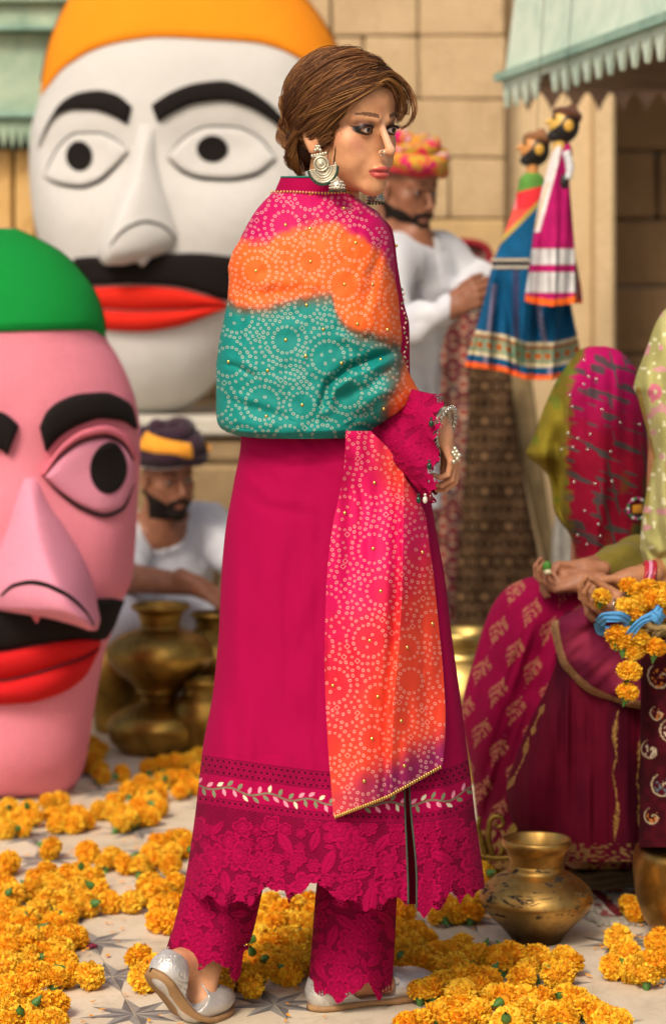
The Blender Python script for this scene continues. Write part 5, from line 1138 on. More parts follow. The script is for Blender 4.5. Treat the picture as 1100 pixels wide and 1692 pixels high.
# ---- hanging end of the shawl
prow_ = np.array([(712, 571, 612), (740, 570, 640), (760, 569, 655), (790, 566, 670), (820, 560, 690), (860, 551, 704), (900, 545, 709), (950, 540, 716), (1000, 538, 721), (1040, 537, 725), (1090, 536, 730), (1130, 537, 733), (1180, 539, 735.5), (1220, 541, 735), (1262, 544, 731), (1300, 547, 730), (1356, 551, 730)], float)
pl_, pr_ = pch(prow_[:, 0], prow_[:, 1]), pch(prow_[:, 0], prow_[:, 2])
def poff(px, py):
    fl = np.array([(662, 760), (661, 860), (660, 950), (655, 1050), (644, 1180), (640, 1330)])
    d, t, s = polydist(px, py, fl); h = .014 + .013 * ss(0, 1, t) * 0 + np.where(s * 1 < 0, .0, .0)
    fx = pch(fl[:, 1], fl[:, 0])(py); h = .022 + .016 * ss(-3, 5, px - fx) * np.exp(-np.clip(px - fx, 0, 99) / 60) - .006 * np.exp(-((px - fx + 6) / 8) ** 2)
    h = h + .008 * np.sin((px - pl_(py)) / 24 + py / 300) + .004 * nz2(px, py, 16, 90, 41) + .003 * nz2(px, py, 50, 60, 42) + crease(px, py, [(580, 735), (600, 830), (596, 950)], 9, .006) + crease(px, py, [(700, 850), (690, 980), (700, 1100)], 10, .006) + crease(px, py, [(560, 1000), (580, 1130), (575, 1300)], 11, .005)
    return h + .02 * ss(820, 720, py)
NR, NC = 760, 250; py = np.repeat(np.linspace(712, 1356, NR)[:, None], NC, 1); t = np.linspace(0, 1, NC)[None]; px = pl_(py) + (pr_(py) - pl_(py)) * t
ring, cs_p = bandhani(px, py, 525, 745, 705, 1360, 23, 8.6)
P_mag, P_red, P_or, P_pur = A('cf0a58'), A('cc1c30'), A('e5462a'), A('7d1650')
w1 = 10 * nz2(px, py, 25, 25, 51); c = mixc(np.broadcast_to(P_mag, px.shape + (3,)), P_red, ss(930, 1080, py + w1 * 2 + (px - 600) * .9)); c = mixc(c, P_or, ss(1000, 1150, py + (px - 640) * 1.7 + w1 * 2) * .9)
c = mixc(c, P_or, .85 * np.exp(-((px - 655) / 32) ** 2 - ((py - 775 - (px - 650) * .7) / 45) ** 2)); c = mixc(c, P_red, .35 * np.exp(-((px - 590) / 40) ** 2 - ((py - 1200) / 50) ** 2))
eline = lambda x: np.interp(x, [551, 640, 730], [1349, 1315, 1264]); c = mixc(c, P_pur, ss(-75, -22, py - eline(px) + w1 * .8) * np.clip(.3 + (px - 540) / 150, 0, .95))
c = mixc(c, A('f6c9b4'), ring * .6); V = LK.at(px, py, poff(px, py)); F = grid_faces(NR, NC); keep = ~(py > eline(px)).ravel()[F].any(1); m = MB(); m.add(V.reshape(-1, 3), F[keep], c.reshape(-1, 3))
he = m.build('shawl_end', M_shawl, wo); m = MB()
for k in range(46):
    t_ = (k + .5) / 46; xx = 552 + 177 * t_; yy = eline(xx); v, f = sphere(LK.at(xx, yy, poff(np.array(xx), np.array(yy)) + .001) - [0, 0, .0018], (.0023, .0023, .0035), 6, 8); m.add(v, f)
m.build('bead_edging', M_goldb, he); m = MB()
for cx, cy, r in cs_p:
    if pl_(cy) + 8 < cx < pr_(cy) - 6 and cy < eline(cx) - 8 and g_.random() < .85: v, f = sphere(LK.at(cx, cy, poff(np.array(cx), np.array(cy)) + .0008), (.0031, .0015, .0031), 6, 8); m.add(v, f)
m.build('sequins', M_gold, he)['kind'] = 'stuff'
# ---- collar
LC = Loft([(292, 464, 574), (300, 461, 576), (312, 456, 580), (326, 452, 584)], W0 - .01, [(292, .078), (326, .085)], [(292, .05), (326, .06)], 2.0)
LC.mesh(14, 60).build('collar', M_kurta, wo); a = np.linspace(0, np.pi, 40); xx = 519 - 55.5 * np.cos(a); v, f = tube(np.vstack([LC.at(np.clip(xx, 464.5, 573.5), 292.3 + 0 * xx, .001)]), .0016, 6); obj('collar_piping', v, f, cloth('teal_piping', A('1f7a6a')), wo)
# ---- skin: head and body
hp = tohead(HF, head_prims()); V1, Q1 = mesh_sdf(sdf(hp), HF.o + [-.15, -.16, -.16], HF.o + [.15, .16, .14], .0013)
C1 = skin_cols(HF, V1, 'd2976d', False, True)
Xn = X(522, 335, 4.235)
wr = X(722, 708, 4.085); el = X(622, 682, 4.21)
hnd = hand_prims(wr + [.004, 0, -.002], (.40, .03, -.90), (-.86, .25, -.45), (32, 46, 34), None, .70, (.95, .16, .45), .0, 16, -1, .12)
bp = [('+', cap(HF.w((0, -.03, -.10)), Xn, .045, .048), .02), ('+', cap(Xn, X(525, 440), .048, .06), .03), ('+', cap(X(525, 430), X(520, 700), .075, .07), .03), ('+', cap(X(465, 430), X(575, 430), .036), .02), ('+', cap(X(590, 420, 4.2), el, .036, .034), .02), ('+', cap(el, wr, .026, .0185), .02), ('+', cap(X(450, 420), X(410, 600), .036, .032), .02), ('+', cap(X(410, 600), X(470, 640, 4.3), .03, .026), .02)] + hnd
an1, an2 = X(330, 1588, 4.215), X(560, 1620, 4.28); hips = X(530, 760)
bp += [('+', cap(X(520, 700), hips, .07, .08), .03), ('+', cap(hips, X(430, 1150, 4.26), .085, .06), .05), ('+', cap(X(430, 1150, 4.26), an1, .058, .034), .03), ('+', cap(hips, X(590, 1150, 4.28), .085, .06), .05), ('+', cap(X(590, 1150, 4.28), an2, .058, .034), .03)]
tdir = np.array([.62, .78, 0]); tdir /= np.linalg.norm(tdir); ball1 = X(322, 1668, 4.17); ball1[2] = .036; heel1 = X(281, 1600, 4.135)
hd2 = np.array([.90, .42, 0]); hd2 /= np.linalg.norm(hd2); heel2 = X(535, 1645, 4.25); heel2[2] = .036; ball2 = heel2 + hd2 * .125
bp += [('+', cap(an1, heel1 + [.006, .004, .004], .033, .026), .02), ('+', cap(an1, ball1 + tdir * .02, .031, .026), .02), ('+', cap(an2, heel2 + [.004, 0, .0], .034, .027), .02), ('+', cap(an2, ball2, .032, .024), .02)]
V2, Q2 = mesh_sdf(sdf(bp), (-.45, 3.9, -.01), (.3, 4.6, 1.5), .0032)
sel = np.linalg.norm(V2 - wr, axis=1) < .0; V3, Q3 = mesh_sdf(sdf(hnd + [('+', cap(el, wr, .030, .0205), .02)]), wr + [-.06, -.12, -.16], wr + [.11, .1, .05], .0013)
m = MB(); m.add(V1, Q1, C1); hidden = lambda V, Q, test: Q[~test(V)[Q].any(1)]
t2 = lambda V: (np.linalg.norm(V - (wr + [.03, 0, -.04]), axis=1) < .11) & (V[:, 0] > wr[0] - .01) | (V[:, 2] > Xn[2] + .02)
m.add(V2, hidden(V2, Q2, t2), A('cf956d')); c3 = np.broadcast_to(A('c98f6b'), V3.shape).copy(); m.add(V3, Q3, c3)
m.build('body', M_skin, wo); eyes(HF, wo, -12)
# nails on the curled fingers are small: red varnish at the lowest fingertips
tip = V3[np.argsort(V3 @ np.array([-.6, 0, -.8]))[-60:]].mean(0); v, f = sphere(tip, (.0045, .003, .0062), 8, 10); obj('finger_nail', v, f, plain('red_varnish', A('6a0f18'), .2), wo)
# ---- sleeve
def sleeve():
    n1, n2 = 150, 260; t = np.linspace(0, 1, n1)[:, None]; a = np.linspace(0, 2 * np.pi, n2, endpoint=False)[None]
    ip = lambda p, q, r: (1 - t) ** 2 * p + 2 * t * (1 - t) * q + t * t * r
    cx, cy = ip(628, 668, 716), ip(676, 698, 742); ux, uy = ip(-30, -28, -7), ip(40, 50, 90); dp = ip(.05, .052, .05); d = ip(4.20, 4.13, 4.085)
    tt = t + .0 * a; sc_ = 1 + .05 * np.abs(np.sin(a * 7)) * ss(.75, 1, t)
    px = cx - ux * np.cos(a) * -1 + (12 * np.abs(np.sin(a * 5.5)) * ss(.8, 1, t)); py = cy + uy * np.cos(a); fold = .006 * np.sin(a * 6 + t * 3) * t
    dd = d - (dp + fold) * np.sign(np.sin(a)) * np.abs(np.sin(a)) ** .45; cs = motifs(590, 760, 640, 840, 9, 11, 22); fr_ = np.sin(a) > -.1
    H, hol = lace(px, py, cs); V = P(px, py, dd - .0025 * H * fr_); c = lace_colors(px, py, H, hol); c = mixc(c, C_mag, .35 * np.ones(px.shape)); F = grid_faces(n1, n2, True)[:, ::-1]
    cut = ((t > .985) & (np.sin(a * 40) > .3)) | (hol & (H < .15) & (t > .9)); return V.reshape(-1, 3), F[~cut.ravel()[F].any(1)], c.reshape(-1, 3), px, py, dd
v, f, c, spx, spy, sdd = sleeve(); m = MB(); m.add(v, f, c); slv = m.build('sleeve', M_lace, wo)
M_bg, M_bw, M_br = plain('green_glass_bead', A('123a24'), .12), plain('pearl_bead', A('d8cfc0'), .2), plain('ruby_bead', A('6d0f1c'), .12)
for xx, yy, mt in ((712, 700, M_bg), (709, 770, M_bg), (691, 826, M_bg), (702, 826, M_bw), (711, 822, M_br)):
    p = P(xx, yy, 4.03); m = MB(); v, f = sphere(p, (.0042, .0042, .0062), 8, 10); m.add(v, f); v, f = sphere(p + [0, 0, .0085], .0024, 6, 8); m.add(v, f); m.build('cuff_tassel', mt, slv)
# ---- bangles and rings
M_silver = plain('silver', A('c9c2b4'), .25, .95); M_ivory = plain('ivory_bangle', A('d6ccb4'), .3, .3); M_oldg = plain('old_gold_silver', A('cfc6ae'), .36, .75)
ax_ = wr - el; ax_ = np.array([.86, -.42, -.28]); ax_ /= np.linalg.norm(ax_); e1 = np.cross(ax_, [0, 1, .0]); e1 /= np.linalg.norm(e1); e2 = np.cross(ax_, e1)
def ringpts(c, r, n): a = np.linspace(0, 2 * np.pi, n, endpoint=False)[:, None]; return c + r * (np.cos(a) * e1 + np.sin(a) * e2)
c0 = X(727, 703, 4.08); q = ringpts(c0, .0285, 49); v, f = tube(np.vstack([q, q[:1]]), .0042, 10, False); obj('bangle', v, f, M_ivory, wo)
bb = MB(); q = ringpts(c0 + ax_ * .009, .0312, 64); v, f = tube(np.vstack([q, q[:1]]), .0022, 8, False); bb.add(v, f)
for p in ringpts(c0 + ax_ * .011, .0338, 26):
    v, f = sphere(p, .0036, 8, 10); bb.add(v, f); v, f = sphere(p + (p - c0 - ax_ * .011) * .13, .0018, 6, 8); bb.add(v, f)
bb.build('beaded_bangle', M_silver, wo)
m = MB(); rp = X(751, 752, 4.055)
for k, (dx, dz) in enumerate(((0, 0), (.004, -.006), (.003, .006), (-.002, -.011), (.007, 0), (-.003, .004), (.0, .011))): v, f = sphere(rp + [dx, -.004, dz], .0042, 8, 10); m.add(v, f)
m.build('finger_ring', M_oldg, wo)
# ---- earrings
def plate(pts, d, th_, name, mat_, par, bump=None):
    p = np.asarray(pts, float); n = len(p); c = p.mean(0); V = [P(c[0], c[1], d - th_)] + [P(x, y, d - th_) for x, y in (c + (p - c) * .86)] + [P(x, y, d) for x, y in p] + [P(x, y, d + th_) for x, y in (c + (p - c) * .9)]; i = np.arange(n); j = (i + 1) % n
    return obj(name, np.array(V), [np.stack([0 * i, 1 + j, 1 + i], -1), np.stack([1 + i, 1 + j, 1 + n + j, 1 + n + i], -1), np.stack([1 + n + i, 1 + n + j, 1 + 2 * n + j, 1 + 2 * n + i], -1)], mat_, par)
ED = HF.w((.085, 0, -.04))[1] - .022
er = MB()
def eb(x, y, r, d=ED, sq=(1, .8, 1)): v, f = sphere(P(x, y, d), np.array(sq) * r * d / FPX, 8, 12); er.add(v, f)
def et(pts, r, d=ED): q = np.array(pts, float); v, f = tube(P(q[:, 0], q[:, 1], d), r * d / FPX, 8); er.add(v, f)
arc = lambda cx, cy, r, a0, a1, n=40: np.stack([cx + r * np.cos(np.linspace(R(a0), R(a1), n)), cy + r * np.sin(np.linspace(R(a0), R(a1), n))], -1)
for dx, dy in ((0, 0), (-4, 2), (4, 2), (-2, -4), (2, -4)): eb(525 + dx, 246 + dy, 3)
for k in range(6): eb(516 + k * 4.4, 257.5 - k * .9, 2.9)
et([(515, 260), (538, 255)], 1.8)
disc = arc(530.5, 270.5, 11.5, 0, 360, 40); et(disc, 1.9); et(arc(530.5, 270.5, 7, 0, 360, 30), 1.4); eb(530.5, 270.5, 10.5, ED + .002, (1, .3, 1)); eb(530.5, 270.5, 4.2)
R1 = 9
def farc(r, a0, a1, n=40): return np.array([533.5, 277]) + (arc(0, 0, r, a0, a1, n) * [.78, .90])
def fan(r): return farc(r, R1 - 22, 180 - 8)
for r, w_ in ((27, 1.7), (22.5, 1.2), (18, 1.9), (13.5, 1.3)): et(fan(r), w_)
for p in farc(24.8, R1 - 18, 170, 22): eb(*p, 1.5)
for p in farc(20.2, R1 - 18, 170, 18): eb(*p, 1.2)
et([(514, 281), (511, 283)], 1.6); et([(552, 271), (555, 268)], 1.6)
er_o = er.build('earring', M_oldg, wo); out = np.vstack([fan(27), fan(9)[::-1]]); plate(out, ED + .0025, .0008, 'fan_plate', M_oldg, er_o)
er = MB()
for p in farc(30.0, R1 - 14, 168, 26): eb(*p, 1.9)
for p in farc(32.4, R1 - 10, 165, 30): eb(*p, 1.5)
er.build('green_beads', M_bg, er_o)
def jhumka(x, y, r, d, par, name):
    global er
    s = d / FPX; c = P(x, y, d); prof = np.array([(.05, 1.25), (.2, 1.15), (.3, .95), (.62, .75), (.92, .25), (1, -.2), (1.04, -.5), (.98, -.52), (.9, -.2), (.5, .6), (.1, .8)]); v, f = lathe(smooth_profile(prof, 26) * r * s, c, 24); o = obj(name, v, f[:, ::-1], M_oldg, par)
    er = MB(); er.n = 0
    for row, (rr, hh) in enumerate(((1.03, -.3), (1.0, .05), (.82, .5))):
        for k in range(14): a = k * 2 * np.pi / 14 + row * .2; v, f = sphere(c + np.array([rr * math.cos(a), rr * math.sin(a), hh]) * r * s, .14 * r * s, 6, 8); er.add(v, f)
    er.build('filigree_beads', M_silver, o); er = MB()
    for k in range(16): a = k * 2 * np.pi / 16; v, f = sphere(c + np.array([1.0 * math.cos(a), 1.0 * math.sin(a), -.68]) * r * s, .14 * r * s, 6, 8); er.add(v, f)
    er.build('green_beads', M_bg, o); return o
jhumka(557, 307, 12.5, ED - .006, wo, 'jhumka_drop'); jhumka(621, 327, 13.5, 4.27, wo, 'earring')
a = np.linspace(0, 2 * np.pi, 25)[:, None]; nc_ = HF.w((.0175, .1035, -.0405)); v, f = tube(nc_ + .0042 * (np.cos(a) * np.array([.5, -.3, .1]) / .6 + np.sin(a) * np.array([0, 0, 1.])), .0009, 6, False); nr_ = obj('nose_ring', v, f, M_silver, wo)
v, f = sphere(nc_ + HF.M @ np.array([.003, .001, .0055]), .0017, 6, 8); obj('nose_stud', v, f, M_silver, wo)
# eyelashes
m = MB()
for s in (-1, 1):
    for k in range(16):
        t_ = (k - 7.5) / 8; x = s * (.031 + .0125 * t_ * s * s); b0 = np.array([s * .031 + .0125 * t_, .0835 - .004 * t_ * t_, .0042 * (1 - t_ * t_) + .0004]); outw = np.array([.004 * t_ + (s * .002), .0062, .0042]); v, f = tube(HF.w(np.stack([b0, b0 + outw * .6, b0 + outw + [0, 0, .0016]])), np.array([.0007, .0005, .0001]), 4); m.add(v, f)
m.build('eyelashes', M_blackp, wo)
# ---- hair
hairm = NB('brown_hair'); at = hairm.n('Attribute', attribute_name='col').outputs['Color']; M_hair = hairm.set(at, .55, 0, Specular_IOR_Level=.3)
hr = MB(); H1, H2, H3 = A('3e2517'), A('7a4c2a'), A('b8844a')
shell = [('+', HF.f(ell((0, -.012, .040), (.0795, .103, .088))), .02), ('+', HF.f(ell((.0, -.070, -.01), (.062, .046, .066))), .02), ('+', HF.f(ell((.012, -.088, -.030), (.040, .024, .038))), .012), ('-', HF.f(ell((0, .125, -.035), (.075, .080, .112))), .012), ('-', HF.f(ell((.085, .034, -.062), (.045, .040, .052))), .010), ('-', HF.f(ell((.066, .062, .012), (.030, .034, .060))), .008), ('-', HF.f(ell((-.085, .034, -.062), (.045, .040, .052))), .010), ('-', HF.f(cap((0, -.01, -.10), (0, -.02, -.2), .068)), .01)]
V, Q = mesh_sdf(sdf(shell), HF.o - .17, HF.o + .17, .003); hr.add(V, Q, H1 * .85)
EC, ER = np.array([0, -.012, .042]), np.array([.083, .107, .091])
gh = np.random.default_rng(3)
def lock(path, n, spread, r=.0007, tone=None, world=False, taper=.35, wav=.0015):
    """a lock of n hairs along a local path"""
    p = resample(path, 22); T = np.gradient(p, axis=0); T /= np.linalg.norm(T, axis=1, keepdims=True); up = np.array([.3, .2, .9]); N = np.cross(T, up); N /= np.linalg.norm(N, axis=1, keepdims=True); B = np.cross(T, N); t = np.linspace(0, 1, 22)[:, None]
    tone = gh.uniform(0, 1) if tone is None else tone
    for k in range(n):
        a, rr = gh.uniform(0, 6.28), math.sqrt(gh.uniform(0, 1)) * spread; tw = gh.uniform(.3, 1.2); ph = gh.uniform(0, 6)
        w_ = rr * (1 - taper * np.abs(2 * t - 1) ** 2); q = p + N * w_ * np.cos(a + t * tw * 2) + B * w_ * np.sin(a + t * tw * 2) * .6 + wav * np.sin(t * 9 + ph) * B * gh.uniform(0, 1)
        if not world: q = HF.w(q)
        v, f = tube(q, r * (1 - .55 * np.linspace(0, 1, 22) ** 4), 3, False); k_ = np.clip(tone + gh.normal(0, .22), 0, 1); c = H1 + (H2 - H1) * min(1, k_ * 1.5) + (H3 - H2) * max(0, k_ * 1.6 - .85); hr.add(v, f, c)
def onshell(dirs, k): d = dirs / np.linalg.norm(dirs, axis=1, keepdims=True); return EC + d * ER * k
def dirof(p): return (np.asarray(p, float) - EC) / ER
rootl = resample(np.array([(0, -.05, .128), (0, .0, .135), (.002, .045, .122), (.002, .072, .098), (.004, .086, .079), (.018, .080, .074), (.036, .066, .060), (.051, .051, .038), (.060, .038, .015), (.065, .029, -.008), (.065, .022, -.030)]), 60)
for sd, nl in ((1, 74), (-1, 46)):
    for i in range(nl):
        t = (i + gh.uniform(-.4, .4)) / nl; t = np.clip(t, 0, 1); rt = rootl[int(t * 59)] * [sd, 1, 1] + gh.normal(0, .002, 3)
        dest = np.array([sd * gh.uniform(.012, .055), -.092 + gh.uniform(-.008, .01), -.045 + gh.uniform(-.03, .03) + .03 * (1 - t)])
        a, c = dirof(rt), dirof(dest); a /= np.linalg.norm(a); c /= np.linalg.norm(c); low = ss(.35, 1, t)
        mid = a * .55 + c * .45 + np.array([sd * (.85 - .25 * low), .10, .16 - .62 * low + gh.normal(0, .07)]); u = np.linspace(0, 1, 22)[:, None]; dr = (1 - u) ** 2 * a + 2 * u * (1 - u) * mid * .9 + u * u * c
        ka = np.linalg.norm(dirof(rt)); kk = (ka * (1 - u) ** 2 + 1.02 * (1 - (1 - u) ** 2)) + .055 * np.sin(np.pi * np.clip(u * 1.3, 0, 1)) * (1 if t > .3 else .5) + gh.uniform(-.015, .03) + .012 * np.sin(u * 9 + i * 1.9)
        q = onshell(dr, 1); q = EC + (q - EC) * kk; lock(q, 46 if sd > 0 else 22, gh.uniform(.007, .011), r=.0005, tone=.25 + .5 * gh.beta(2, 2.0), wav=.004)
for i in range(26):                                      # back of the head down to the roll
    a = dirof((gh.uniform(-.06, .06), -.06, .11 - gh.uniform(0, .05))); c = dirof((gh.uniform(-.03, .05), -.108, -.05)); u = np.linspace(0, 1, 14)[:, None]; q = onshell((1 - u) * a + u * c, 1); q = EC + (q - EC) * gh.uniform(1.0, 1.06); lock(q, 16, .007, tone=gh.beta(1.5, 2.4))
for k, (z0, rr, y0) in enumerate(((.035, .020, -.106), (.008, .024, -.110), (-.022, .023, -.108), (-.050, .018, -.098))):   # twisted rolls down the nape
    a = np.linspace(-.4, 3.6, 18)
    for j in range(8):
        q = np.stack([.034 + rr * .9 * np.cos(a + j * .5) * (1 if k % 2 else -1), y0 + .02 + .010 * np.sin(a * 1.5 + j) - .012 * np.sin(a), z0 + rr * np.sin(a + j * .45) - .012 * np.cos(a)], -1); lock(q, 44, .0095, r=.00055, tone=gh.beta(1.7, 2))
for path, n, s_ in (([(.074, -.02, .01), (.074, -.05, -.01), (.058, -.080, -.035), (.035, -.098, -.05)], 60, .009), ([(.078, -.035, .02), (.072, -.06, -.02), (.054, -.082, -.055), (.03, -.09, -.07)], 60, .010), ([(.072, -.045, .0), (.064, -.065, -.04), (.048, -.075, -.07), (.03, -.08, -.085)], 50, .009), ([(.057, .040, -.015), (.061, .034, -.036), (.060, .030, -.060)], 7, .002), ([(.060, .030, -.02), (.066, .022, -.045), (.064, .026, -.07)], 5, .003), ([(.03, -.09, -.06), (.034, -.075, -.085), (.03, -.062, -.112)], 24, .006), ([(.045, -.07, -.05), (.052, -.05, -.08), (.05, -.045, -.10)], 8, .004)): lock(np.array(path), n, s_, r=.0005)
WL = lambda pts, dd: np.array([P(x, y, d) for (x, y), d in zip(pts, dd)])
for pts, dd, n, s_ in (([(626, 138), (640, 131), (655, 139), (665, 158), (668, 180), (660, 200)], [4.11, 4.115, 4.13, 4.15, 4.16, 4.17], 30, .006), ([(622, 134), (646, 124), (667, 138), (679, 160), (684, 185), (675, 205), (662, 213)], [4.11, 4.12, 4.13, 4.14, 4.14, 4.14, 4.14], 20, .005), ([(620, 128), (645, 119), (668, 134), (683, 158), (687, 182), (680, 203)], [4.11, 4.12, 4.13, 4.14, 4.14, 4.14], 12, .006),
                       ([(636, 136), (648, 146), (655, 165), (659, 186), (657, 204)], [4.105, 4.115, 4.13, 4.15, 4.16], 18, .004), ([(610, 118), (640, 122), (660, 140), (672, 165), (671, 190)], [4.12, 4.12, 4.14, 4.15, 4.16], 24, .008)):
    lock(WL(pts, dd), n, s_, world=True, wav=.002, r=.00055)
for k in range(420):                                     # loose single hairs that break up the locks
    t = gh.uniform(0, 1); sd = 1 if gh.random() < .8 else -1; rt = rootl[int(t * 59)] * [sd, 1, 1] + gh.normal(0, .003, 3); dest = np.array([sd * gh.uniform(.0, .06), -.095 + gh.uniform(-.01, .015), gh.uniform(-.08, .02)])
    a, c = dirof(rt), dirof(dest); a /= np.linalg.norm(a); c /= np.linalg.norm(c); low = ss(.35, 1, t); mid = a * .55 + c * .45 + np.array([sd * (.85 - .25 * low), .10, .16 - .62 * low + gh.normal(0, .12)]); u = np.linspace(0, 1, 22)[:, None]
    dr = (1 - u) ** 2 * a + 2 * u * (1 - u) * mid * .9 + u * u * c; kk = np.linalg.norm(dirof(rt)) * (1 - u) ** 2 + 1.03 * (1 - (1 - u) ** 2) + (.075 + gh.uniform(-.01, .05)) * np.sin(np.pi * np.clip(u * 1.3, 0, 1)) * (1 if t > .3 else .6) + .012 * np.sin(u * gh.uniform(5, 14) + gh.uniform(0, 6)); q = onshell(dr, 1); q = EC + (q - EC) * kk; lock(q, 1, .001, r=.00042, tone=gh.beta(2, 1.6))
for k in range(70):                                      # flyaway hairs
    a = rootl[int(gh.integers(0, 14))] * [1, 1, 1]; d_ = dirof(a) + np.array([0, -.25, 0]) + gh.normal(0, .2, 3); u = np.linspace(0, 1, 8)[:, None]; c = dirof((.02, -.1, 0)) + gh.normal(0, .3, 3); q = onshell((1 - u) * d_ + u * c, 1); q = EC + (q - EC) * (1.05 + gh.uniform(.0, .05) + .04 * np.sin(u * 3)); lock(q, 1, .001, r=.00034)
hr.build('hair', M_hair, wo)
# ---- shoes
M_shoe = NB('silver_leather'); co = M_shoe.obj_co(); n_ = M_shoe.noise(180, 5, .7, 0, co); n2_ = M_shoe.noise(30, 5, .7, 0, co); M_shoe = M_shoe.set(M_shoe.ramp(n2_, [(.3, A('b9b4ad')), (.7, A('d9d5cf'))]), M_shoe.ramp(n_, [(.3, .28), (.7, .5)]), .45, n_, .25, .003)
M_sole = plain('tan_sole', A('a07a50'), .75); M_shoelin = plain('shoe_edge', A('8a6a48'), .7)
def shoe(heel, ball, td, upr, upf, nm, hwid=.033):
    """heel, ball: axis points; td toe direction; upr / upf: up vectors of the rear and fore parts"""
    rd = ball - heel; L = np.linalg.norm(rd); rd /= L; lat = np.cross(upf, td); lat /= np.linalg.norm(lat); latr = np.cross(upr, rd); latr /= np.linalg.norm(latr)
    Mf = np.stack([td, lat, upf], 1); toe = ball + td * .085 - upf * .012
    full = [('+', ell(ball + td * .030 - upf * .008, (.058, .039, .026), Mf), .01), ('+', cap(ball + td * .05 - upf * .010, toe, .022, .013), .015), ('+', cap(heel - upr * .004, ball - upf * .006, .031, .031), .012), ('+', cap(heel - upr * .004, heel + upr * .018, .031, .026), .012)]
    g = sdf(full); mid = heel + rd * L * .62
    def F(p):
        d = g(p); hr_ = (p - heel) @ upr; al = (p - heel) @ rd / L; ft_ = (p - ball) @ td
        top = .020 - .042 * ss(.02, .55, al) + .0; top = np.where(ft_ > .005, .05, top); shellc = np.where((al < .98) & (ft_ < .012), hr_ - top, -1)
        inner = -(d + .0028); bottom = np.maximum(-(hr_ + .030), -9)
        return np.maximum.reduce([d, shellc, np.where(hr_ > -.02, np.where((al < 1.0) & (ft_ < .012), inner, -1), -1)])
    lo = np.minimum.reduce([heel, ball, toe]) - .06; hi = np.maximum.reduce([heel, ball, toe]) + .06; V, Q = mesh_sdf(F, lo, hi, .0022); s_ = thing_shoe = obj(nm, V, Q, M_shoe, wo)
    # sole plate following heel - ball - toe
    st = np.linspace(0, 1, 40); tot = L + .03 + .10; pts = []; W_ = []; U_ = []; La = []
    for q in st:
        x = q * tot - .032
        if x < L - .02: c = heel + rd * x - upr * .0345; u_ = upr; l_ = latr
        else:
            k = ss(L - .02, L + .02, x); u_ = upr * (1 - k) + upf * k; u_ /= np.linalg.norm(u_); c = (heel + rd * x - upr * .0345) * (1 - k) + (ball + td * (x - L) - upf * .0345) * k; l_ = lat
        w_ = np.interp(q, [0, .02, .06, .15, .3, .45, .62, .75, .88, .96, 1], [.002, .014, .024, .030, .027, .027, .037, .036, .026, .013, .002]); pts.append(c); W_.append(w_); U_.append(u_); La.append(l_)
    pts, W_, U_, La = np.array(pts), np.array(W_)[:, None], np.array(U_), np.array(La); rows = [pts - La * W_ + U_ * .009, pts - La * W_, pts + La * W_, pts + La * W_ + U_ * .009]; V = np.stack(rows, 1).reshape(-1, 3); obj('sole', V, grid_faces(40, 4, True), M_sole, s_)
up0 = np.array([0, 0, 1.])
rd = ball1 - heel1; rd /= np.linalg.norm(rd); l_ = np.cross(up0, tdir); upr1 = np.cross(rd, l_); upr1 /= np.linalg.norm(upr1); upr1 = upr1 if upr1[2] > 0 else -upr1
shoe(heel1, ball1, tdir, upr1, up0, 'shoe'); shoe(heel2, ball2, hd2, up0, up0, 'shoe')
# ================================================================ SEATED WOMEN
M_seat = attrm('seated_cloth', .85, .1, .0, 0, 700, .2, .08)
def folds(seed, a=.012, w=22, lean=0.):
    return lambda px, py: a * np.sin(px / w + py * lean + 2 * vnoise(np.stack([px / 90, py / 160], -1), seed)) + a * .6 * vnoise(np.stack([px / (w * .9), py / 150], -1), seed + 1) + a * .3 * vnoise(np.stack([px / 14, py / 60], -1), seed + 2)
def cloth_part(name, rows, d, df, db, nr, nc, colf, par, disp, e=2.2, keep=None, mat_=None):
    L = Loft(rows, d, df, db, e, disp); px, py = L.front(nr, nc); F = grid_faces(nr, nc); m = MB()
    if keep is not None: F = F[keep(px, py).ravel()[F].all(1)]
    m.add(L.at(px, py).reshape(-1, 3), F, colf(px, py).reshape(-1, 3)); b, qx, qy = L.back(nr // 2, nc // 2); F = grid_faces(nr // 2, nc // 2)[:, ::-1]
    if keep is not None: F = F[keep(qx, qy).ravel()[F].all(1)]
    m.add(b, F, colf(qx, qy).reshape(-1, 3)); return L, m.build(name, mat_ or M_seat, par)
n2 = lambda px, py, a, b, s: vnoise(np.stack([px / a, py / b], -1), s)
# ---- woman with the olive and magenta veil
DA = 5.35
wa = thing('person', 'seated woman under an olive and magenta veil, green bud in her hands', 'woman', P(960, gd(0) and 1435, DA))
X = lambda px, py, d=DA: P(px, py, d)
vr = [(572, 972, 1000), (576, 962, 1014), (583, 953, 1027), (592, 945, 1037), (606, 934, 1048), (630, 918, 1057), (655, 906, 1062), (679, 896, 1066), (705, 887, 1068), (730, 876, 1069), (748, 868, 1070), (756, 872, 1070), (768, 888, 1071), (787, 905, 1072), (815, 911, 1072), (836, 913, 1071), (858, 922, 1070), (878, 937, 1068), (895, 945, 1064), (915, 949, 1058), (932, 949, 1056), (950, 948, 1060), (966, 952, 1058)]
eb_ = pch(np.array([570, 590, 640, 690, 760, 860, 945.]), np.array([975, 958, 944, 940, 936, 941, 950.]))
O1, O2, MG1, RD1, DGR = A('66591a'), A('7d6f20'), A('94074c'), A('7d0a26'), A('33403e')
